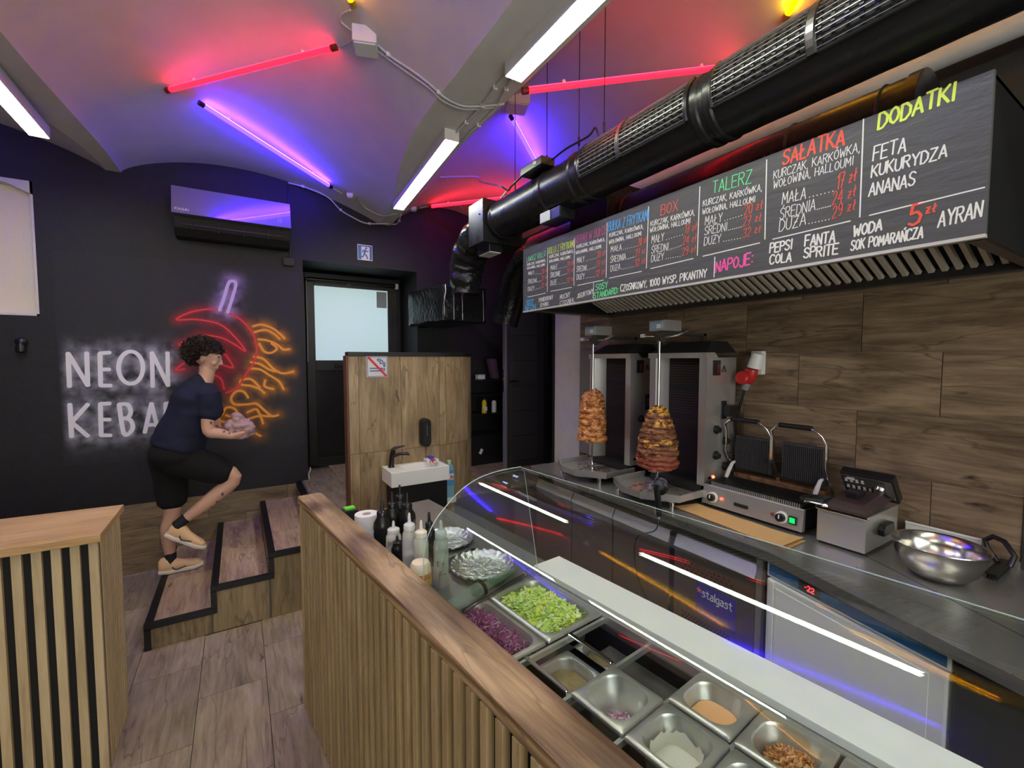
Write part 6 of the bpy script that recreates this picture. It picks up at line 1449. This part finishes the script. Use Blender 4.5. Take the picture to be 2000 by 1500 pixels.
sd_ = B().box((1.435,3.37,.66),(1.525,3.54,.70)).build('ledge', M['white'], None); meta(sd_, 'small white ledge under the glass cleaner bottle', 'ledge'); sd_.name = 'small_ledge'
ds = thing('soap_dispenser', 'black wall soap dispenser above the basin', 'dispenser', (1.31,3.54,1.25))
o_ = [Vector((1.31+p.x, 0, 1.245+p.y)) for p in rrect(0,0,.042,.118,.040,0,8)]
B().loft([[Vector((p.x,3.54,p.z)) for p in o_], [Vector((p.x,3.475,p.z)) for p in o_], [Vector((1.31+(p.x-1.31)*.82,3.462,1.245+(p.z-1.245)*.93)) for p in o_]]).build('body', M['blackplastic'], ds, smooth=True)
B().box((1.307,3.459,1.22),(1.313,3.463,1.31)).build('level_window', mat('smoke_window', (.10,.11,.13), .1), ds)
bt2 = B().lathe([(0,0),(.020,0),(.018,.012),(0,.014)], (0,0,0), 20, Matrix.Translation((1.315,3.475,1.155)) @ Matrix.Rotation(rad(90),4,'X')).build('push_button', M['chrome'], ds, smooth=True)
B().lathe([(0,0),(.013,0),(.012,.004),(0,.005)], (0,0,0), 18, Matrix.Translation((1.315,3.462,1.152)) @ Matrix.Rotation(rad(90),4,'X')).build('button_face', M['blackplastic'], bt2, smooth=True)
ns = thing('no_smoking_sign', 'square white no smoking sign on the tiled partition', 'sign', (.93,3.54,1.8))
NX, NZ, NW = .933, 1.793, .082
B().box((NX-NW,3.534,NZ-NW),(NX+NW,3.5385,NZ+NW)).build('plate', mat('sign_white', (.66,.68,.74), .4), ns, bevel=.002)
nb_ = mat('sign_navy', (.02,.04,.22), .5); nr = mat('sign_red', (.68,.03,.04), .5); N_ = lambda x, z: Vector((NX+x*NW, 3.5335, NZ+z*NW))
b = B(); b.ribbon([N_(-.92,-.92),N_(.92,-.92),N_(.92,.92),N_(-.92,.92),N_(-.92,-.92)], .003, (0,-1,0)); b.ribbon([N_(-.7,-.15),N_(.35,-.15)], .007, (0,-1,0)).ribbon([N_(-.7,-.40),N_(.35,-.40)], .007, (0,-1,0))
for x in (.42,.55,.68): b.ribbon([N_(x,-.12),N_(x,-.43)], .006, (0,-1,0))
b.ribbon(smooth([N_(.62,.0),N_(.60,.25),N_(.40,.32),N_(.25,.30),N_(.28,.48),N_(.10,.55),N_(.0,.68),N_(.15,.75),N_(.3,.70)], 5), .006, (0,-1,0)).ribbon(smooth([N_(.70,.0),N_(.72,.34),N_(.5,.46),N_(.45,.62),N_(.25,.62)], 5), .006, (0,-1,0))
b.build('pictogram', nb_, ns); B().ribbon([N_(-.82,.88),N_(.80,-.86)], .018, (0,-1,0), .002).build('red_bar', nr, ns)
# ================================================================ PERSON CLIMBING THE STEPS
PN = thing('person', 'person in navy T-shirt and black shorts climbing the steps with a bundled cloth', 'person', (-.43, 4.25, .17))
def ell(c, ax, ay, a, b_, n=20):
    return [Vector(c)+ax*(a*math.cos(2*math.pi*i/n))+ay*(b_*math.sin(2*math.pi*i/n)) for i in range(n)]
def limb(b, pts, rr, side=(0,1,0), n=18, sub=4):
    """tapered limb through points with (a, b) half widths: a in the plane of motion, b sideways"""
    P = smooth(pts, sub); m = len(P); rad_ = []
    for i in range(m):
        t = i/sub; k = min(int(t), len(rr)-2); f = t-k; f = f*f*(3-2*f); q0, q1 = rr[k], rr[k+1]
        q0 = q0 if isinstance(q0, tuple) else (q0,q0); q1 = q1 if isinstance(q1, tuple) else (q1,q1)
        rad_.append((q0[0]+(q1[0]-q0[0])*f, q0[1]+(q1[1]-q0[1])*f))
    rings = []; S_v = Vector(side)
    for i, p in enumerate(P):
        t = (P[min(i+1,m-1)]-P[max(i-1,0)]).normalized(); y = (S_v-t*S_v.dot(t)).normalized(); x = y.cross(t)
        rings.append(ell(p, x, y, rad_[i][0], rad_[i][1], n))
    # rounded ends
    t0 = (P[0]-P[1]).normalized(); t1 = (P[-1]-P[-2]).normalized(); c0, c1 = P[0]+t0*min(rad_[0])*.55, P[-1]+t1*min(rad_[-1])*.55
    rings = [[c0+(v-P[0])*.5 for v in rings[0]]]+rings+[[c1+(v-P[-1])*.5 for v in rings[-1]]]
    b.loft(rings); return b
YN, YF = 4.17, 4.33          # nearer (right) and farther (left) side
pj = lambda x, y, Yv: PY(x, y, Yv)
hipc = pj(352, 886, 4.25); hipN = pj(362, 893, YN); hipF = pj(338, 893, YF)
kneeN = pj(456, 932, YN-.01); ankN = pj(356, 1018, YN+.0); kneeF = pj(336, 1005, YF); ankF = pj(333, 1088, YF)
neck = pj(402, 738, 4.25); chest = pj(383, 790, 4.25); belly = pj(362, 845, 4.25); head = pj(405, 699, 4.25)
shN = pj(412, 768, 4.09); shF = pj(404, 764, 4.42)
elN = pj(407, 842, 4.06); wrN = pj(455, 852, 4.06); elF = pj(424, 838, 4.40); wrF = pj(462, 846, 4.20)
b = B()
# trunk
limb(b, [hipc+Vector((-.02,0,-.03)), belly, chest, neck+Vector((-.02,0,-.02))], [(.145,.185),(.135,.165),(.125,.17),(.06,.07)])
limb(b, [chest+Vector((.0,-.02,.06)), neck, neck.lerp(head,.55)+Vector((-.0,0,0))], [(.08,.13),(.055,.06),(.052,.054)])
limb(b, [shF+Vector((-.01,-.03,-.02)), (shF+shN)/2+Vector((-.01,0,.0)), shN+Vector((-.01,.03,-.02))], [(.06,.06),(.075,.06),(.06,.06)], side=(0,0,1))
# head: skull, jaw, face
hc = head; fwd = Vector((.95,-.22,-.22)).normalized(); upd = Vector((.20,0,.98)); upd = (upd-fwd*upd.dot(fwd)).normalized(); sdd = fwd.cross(upd)
def hp(f, s, u): return hc+fwd*f+sdd*s+upd*u
def ball(b, c, a, s_, u_, n=20, m=12):
    R_ = []
    for i in range(1, m):
        ph = math.pi*i/m; R_.append([c+fwd*(a*math.sin(ph)*math.cos(2*math.pi*k/n))+sdd*(s_*math.sin(ph)*math.sin(2*math.pi*k/n))+upd*(-u_*math.cos(ph)) for k in range(n)])
    b.loft(R_)
ball(b, hp(-.010,0,.020), .092, .074, .088); ball(b, hp(.030,0,-.045), .058, .052, .062); ball(b, hp(.052,0,-.088), .026, .026, .022); ball(b, hp(.048,0,.005), .048, .058, .055)
ball(b, hp(.094,0,-.026), .016, .013, .016); b.loft([ell(hp(.088,0,.012), sdd, fwd, .008,.006,10), ell(hp(.100,0,-.012), sdd, fwd, .011,.010,10), ell(hp(.108,0,-.028), sdd, fwd, .013,.010,10)])
ball(b, hp(.080,0,-.060), .012, .022, .007); ball(b, hp(.078,0,-.070), .012, .019, .007)
for s in (-1,1): ball(b, hp(-.012, s*.076, -.012), .017, .008, .028); ball(b, hp(.055, s*.040, -.030), .028,.02,.025)
# legs
limb(b, [hipF+Vector((0,0,.02)), hipF.lerp(kneeF,.5)+Vector((-.0,0,0)), kneeF, kneeF.lerp(ankF,.35)+Vector((-.018,0,0)), ankF, ankF+Vector((.0,0,-.05))], [(.098,.09),(.085,.08),.058,.057,.034,.034])
limb(b, [hipN+Vector((-.03,0,.0)), hipN.lerp(kneeN,.5)+Vector((0,0,-.01)), kneeN+Vector((.0,0,.0)), kneeN.lerp(ankN,.38)+Vector((.0,0,-.022)), ankN, ankN+(ankN-kneeN).normalized()*.05], [(.10,.09),(.085,.08),.060,.057,.034,.034])
# feet inside the shoes
sF0, sF1 = PZ(316,1112,.225), PZ(388,1098,.205)
limb(b, [ankF+Vector((-.01,0,-.05)), ankF+Vector((.03,0,-.075)), sF1+Vector((-.06,0,.005))], [.033,.034,.022])
limb(b, [ankN+(ankN-kneeN).normalized()*.035, pj(350,1042,YN), pj(375,1055,YN)], [.032,.034,.022])
# arms
limb(b, [shN, shN.lerp(elN,.5)+Vector((-.005,0,0)), elN, elN.lerp(wrN,.4), wrN], [.058,.050,.040,.040,.026])
limb(b, [shF, shF.lerp(elF,.5), elF, elF.lerp(wrF,.4), wrF], [.056,.048,.038,.038,.025])
# hands: palm and five fingers each, closed round the cloth
def hand(b, wr, dirv, palmn, sgn):
    d = Vector(dirv).normalized(); pn_ = Vector(palmn); pn_ = (pn_-d*pn_.dot(d)).normalized(); s = d.cross(pn_)*sgn
    pc = wr+d*.045; limb(b, [wr-d*.01, wr+d*.02, wr+d*.075], [(.020,.026),(.019,.036),(.015,.040)], side=s, sub=3, n=14)
    for i, (off_, L_) in enumerate(((-.030,.060),(-.010,.070),(.010,.066),(.029,.052))):
        k0 = wr+d*.075+s*off_; k1 = k0+(d*.9+pn_*.25).normalized()*L_*.42; k2 = k1+(d*.35+pn_*.9).normalized()*L_*.34; k3 = k2+(-d*.25+pn_*.95).normalized()*L_*.26
        limb(b, [k0-d*.012, k1, k2, k3], [.0098,.0090,.0084,.0074], side=s, sub=3, n=10)
    t0 = wr+d*.028-s*.030; t1 = t0+(d*.6-s*.6+pn_*.35).normalized()*.036; t2 = t1+(d*.8+pn_*.5-s*.05).normalized()*.030; limb(b, [t0, t1, t2], [.0125,.0105,.0088], side=pn_, sub=3, n=10)
hand(b, wrN, (pj(492,846,4.08)-wrN), (0,.75,.65), 1)
hand(b, wrF, (pj(494,838,4.13)-wrF), (0,-.5,.85), -1)
body = b.build('body', M['skin'], PN); voxel(body, .0058, 5, .5)
# T-shirt
b = B()
limb(b, [belly+Vector((-.05,0,-.10)), belly+Vector((-.02,0,-.01)), belly.lerp(chest,.6)+Vector((-.012,0,0)), chest+Vector((-.02,0,.055)), neck+Vector((-.030,0,-.012))], [(.178,.21),(.172,.195),(.155,.19),(.138,.195),(.066,.075)], n=28)
limb(b, [shF+Vector((-.01,-.03,-.02)), (shF+shN)/2+Vector((-.03,0,.012)), shN+Vector((-.01,.03,-.02))], [(.072,.072),(.095,.075),(.072,.072)], side=(0,0,1))
for sh_, el_ in ((shN, elN), (shF, elF)): limb(b, [sh_+Vector((-.015,0,.0)), sh_.lerp(el_,.3), sh_.lerp(el_,.62)], [(.082,.075),(.080,.070),(.076,.066)])
shirt = b.build('t_shirt', M['navy'], PN); voxel(shirt, .008, 6, .5)
for v in shirt.data.vertices: v.co += Vector((0,1,0))*.006*noise.noise(Vector(v.co)*11)+noise.noise_vector(Vector((v.co.x*7, v.co.y*7, v.co.z*16)))*.006
# shorts
b = B()
limb(b, [hipc+Vector((.0,0,.09)), hipc+Vector((-.025,0,.0)), hipc+Vector((-.03,0,-.07))], [(.150,.190),(.178,.205),(.13,.17)], n=28)
limb(b, [hipF+Vector((-.035,0,.03)), hipF.lerp(kneeF,.42)+Vector((-.01,0,0)), hipF.lerp(kneeF,.80)], [(.13,.10),(.112,.095),(.098,.088)])
limb(b, [hipN+Vector((-.07,0,.01)), hipN.lerp(kneeN,.48)+Vector((-.0,0,-.005)), hipN.lerp(kneeN,.86)+Vector((-.005,0,.005))], [(.135,.10),(.118,.098),(.088,.085)])
shorts = b.build('shorts', M['short'], PN); voxel(shorts, .009, 5, .5)
# hair: curly mass of many small locks
b = B(); rr = random.Random(11)
ball(b, hp(-.034,0,.040), .094, .088, .086)
hb_ = B(); o = b.build('hair', M['hair'], PN, smooth=True)
b = B(); cnt = 0
while cnt < 560:
    th, ph = rr.uniform(0, 6.283), math.acos(rr.uniform(-1, 1)); d = (sdd*(math.sin(ph)*math.sin(th))+fwd*(math.sin(ph)*math.cos(th))+upd*math.cos(ph))
    f_, u_ = d.dot(fwd), d.dot(upd)
    if u_ < -.93 or (f_ > .45 and u_ < .20) or (f_ > .1 and u_ < -.02) or (f_ > -.25 and u_ < -.55): continue
    cnt += 1; c = hp(-.040,0,.036)+fwd*(f_*.108)+sdd*(d.dot(sdd)*.100)+upd*(u_*.098); r1 = rr.uniform(.010,.021); t1 = d.orthogonal().normalized(); t2 = d.cross(t1); a0 = rr.uniform(0,6.28)
    P = [c+(t1*math.cos(a0+k*1.15)+t2*math.sin(a0+k*1.15))*r1+d*(-.004+k*.0052*rr.uniform(.5,1.7)) for k in range(7)]
    b.tube(P, [.0058,.0058,.0055,.005,.0045,.004,.0025], 5)
b.build('hair_curls', M['hair'], o, smooth=True, kind='stuff')
# glasses
for s in (-1,1):
    b = B(); c = hp(.090, s*.032, .006); b.tube([c+sdd*(.022*math.cos(2*math.pi*k/16))+upd*(.016*math.sin(2*math.pi*k/16))+fwd*0 for k in range(16)], .0016, 6, closed=True)
    b.tube([hp(.090,s*.054,.010), hp(.04,s*.072,.012), hp(-.015,s*.080,.008)], .0018, 6); b.build('glasses', M['chrome'], PN, smooth=True)
B().tube([hp(.092,-.011,.008), hp(.097,0,.012), hp(.092,.011,.008)], .0016, 6).build('glasses_bridge', M['chrome'], PN)
for s in (-1,1):
    e = B(); ball(e, hp(.079, s*.030, .004), .010,.011,.007, 12, 8); eo = e.build('eye', mat('eye_white', (.7,.68,.65), .2), PN, smooth=True)
    e = B(); ball(e, hp(.0865, s*.030, .003), .003,.0045,.0045, 10, 6); e.build('iris', mat('dark_iris', (.03,.02,.015), .2), eo, smooth=True)
    B().tube([hp(.084,s*.018,.024), hp(.088,s*.032,.029), hp(.078,s*.048,.024)], .003, 6).build('eyebrow', M['hair'], PN)
e = B(); ball(e, hp(.0885,0,-.0645), .004,.018,.0045, 14, 8); e.build('lips', mat('lips', (.45,.17,.15), .5), PN, smooth=True)
# socks and shoes
def shoe(heel, toe, upv, label=None):
    ax = (toe-heel); L_ = ax.length; ax.normalize(); up_ = (Vector(upv)-ax*Vector(upv).dot(ax)).normalized(); sd = ax.cross(up_)
    b = B(); R_ = []
    for f, w_, h, z in ((-.01,.026,.050,.040),(.05,.034,.075,.044),(.20,.038,.082,.048),(.34,.038,.070,.042),(.50,.042,.052,.032),(.68,.046,.042,.026),(.86,.043,.034,.022),(.97,.028,.022,.018)):
        R_.append(ell(heel+ax*(f*L_)+up_*(z*1.18+.012), up_, sd, h*.76, w_, 20))
    b.loft(R_); up_o = b.build('shoe', M['shoe'], PN, smooth=True, ang=1.2)
    b = B(); R_ = []
    for f, w_ in ((-.02,.022),(.04,.035),(.2,.040),(.4,.038),(.6,.046),(.8,.049),(.95,.038),(1.03,.018)):
        c = heel+ax*(f*L_)+up_*(.004 if .05 < f < .9 else .010); R_.append([c+sd*(w_*sx)+up_*(sz) for sx, sz in ((-1,0),(-.9,-.006),(.9,-.006),(1,0),(1.02,.016),(.9,.020),(-.9,.020),(-1.02,.016))])
    b.loft(R_); b.build('sole', M['sole'], up_o, smooth=True)
    b = B()
    for s in (-1, 1): b.ribbon(smooth([heel+ax*(L_*f)+up_*z+sd*(s*.0415) for f, z in ((.30,.048),(.38,.026),(.50,.030),(.72,.048))], 4), .008, sd*s, .002)
    b.build('swoosh_stripe', mat('dark_stripe', (.05,.04,.07), .5), up_o)
    b = B()
    for k in range(5): c = heel+ax*(L_*(.42+.07*k))+up_*(.066-.007*k); b.tube([c-sd*.018, c+up_*.004, c+sd*.018], .0024, 6)
    b.build('laces', M['white'], up_o)
shoe(PZ(311,1122,.178), PZ(395,1103,.178)+Vector((0,.0,0)), (0,0,1))
shoe(pj(321,1047,YN), pj(397,1072,YN), Vector((.45,0,.9)))
for an, kn_ in ((ankF, kneeF), (ankN, kneeN)):
    d = (an-kn_).normalized(); b = B(); limb(b, [an-d*.035, an-d*.0, an+d*.045], [.038,.039,.042]); b.build('sock', M['blackmatte'], PN, smooth=True)
# tattoos: flat ink shapes on the near arm and shin
ink = mat('tattoo_ink', (.06,.07,.08), .6)
def snap(p, d):
    ok, loc, nor, _ = body.ray_cast(Mb @ p, (Mb.to_3x3() @ Vector(d)).normalized()); return (Mb.inverted() @ loc, (Mb.inverted().to_3x3() @ nor).normalized()) if ok else (None, None)
Mb = chainM(body).inverted()
bpy.context.view_layer.update()
def ink_blob(px, py, r, seed):
    d = ray(px, py).normalized(); loc, nor = snap(O, d)
    if loc is None or (loc-O).length > 6: return
    b = B(); rr = random.Random(seed); t1 = nor.orthogonal().normalized(); t2 = nor.cross(t1)
    for k in range(5):
        a = rr.uniform(0,6.28); c = loc+nor*.0005+(t1*math.cos(a)+t2*math.sin(a))*r*rr.uniform(.2,.7); P = [c+(t1*math.cos(a+q*1.3)+t2*math.sin(a+q*1.3))*r*.35 for q in range(4)]
        b.ribbon(P, .004, nor, .0012)
    b.build('tattoo', ink, body)
for i, (x, y, r_) in enumerate(((405,806,.016),(412,826,.012),(425,832,.010),(437,843,.011),(448,846,.008),(436,965,.016),(424,980,.012),(412,990,.008))): ink_blob(x, y, r_, i)
# the cloth bundle held in both hands
cl_ = thing('cloth_bundle', 'crumpled pinkish grey cloth bundle held in both hands', 'cloth', pj(475,835,4.12))
b = B(); P0 = pj(436,843,4.12); P1 = pj(470,822,4.12); P2_ = pj(492,845,4.12)
for q, a_, b_, c_ in ((pj(466,832,4.12),.105,.08,.070),(pj(482,838,4.12),.065,.08,.050),(pj(450,845,4.14),.055,.05,.040),(pj(474,850,4.12),.085,.06,.025),(pj(463,816,4.12),.045,.06,.045)):
    R_ = []
    for i in range(1, 12):
        ph = math.pi*i/12; R_.append([q+Vector((a_*math.sin(ph)*math.cos(2*math.pi*k/18), b_*math.sin(ph)*math.sin(2*math.pi*k/18), -c_*math.cos(ph))) for k in range(18)])
    b.loft(R_)
o = b.build('cloth', M['cloth'], cl_); voxel(o, .007, 2, .5)
for v in o.data.vertices:
    n1 = noise.noise(Vector((v.co.x*22, v.co.y*16, v.co.z*22))); n2 = noise.noise(Vector((v.co.x*45+9, v.co.y*30, v.co.z*45))); v.co += Vector(v.normal)*(.016*abs(n1)*2-.010+.005*n2)
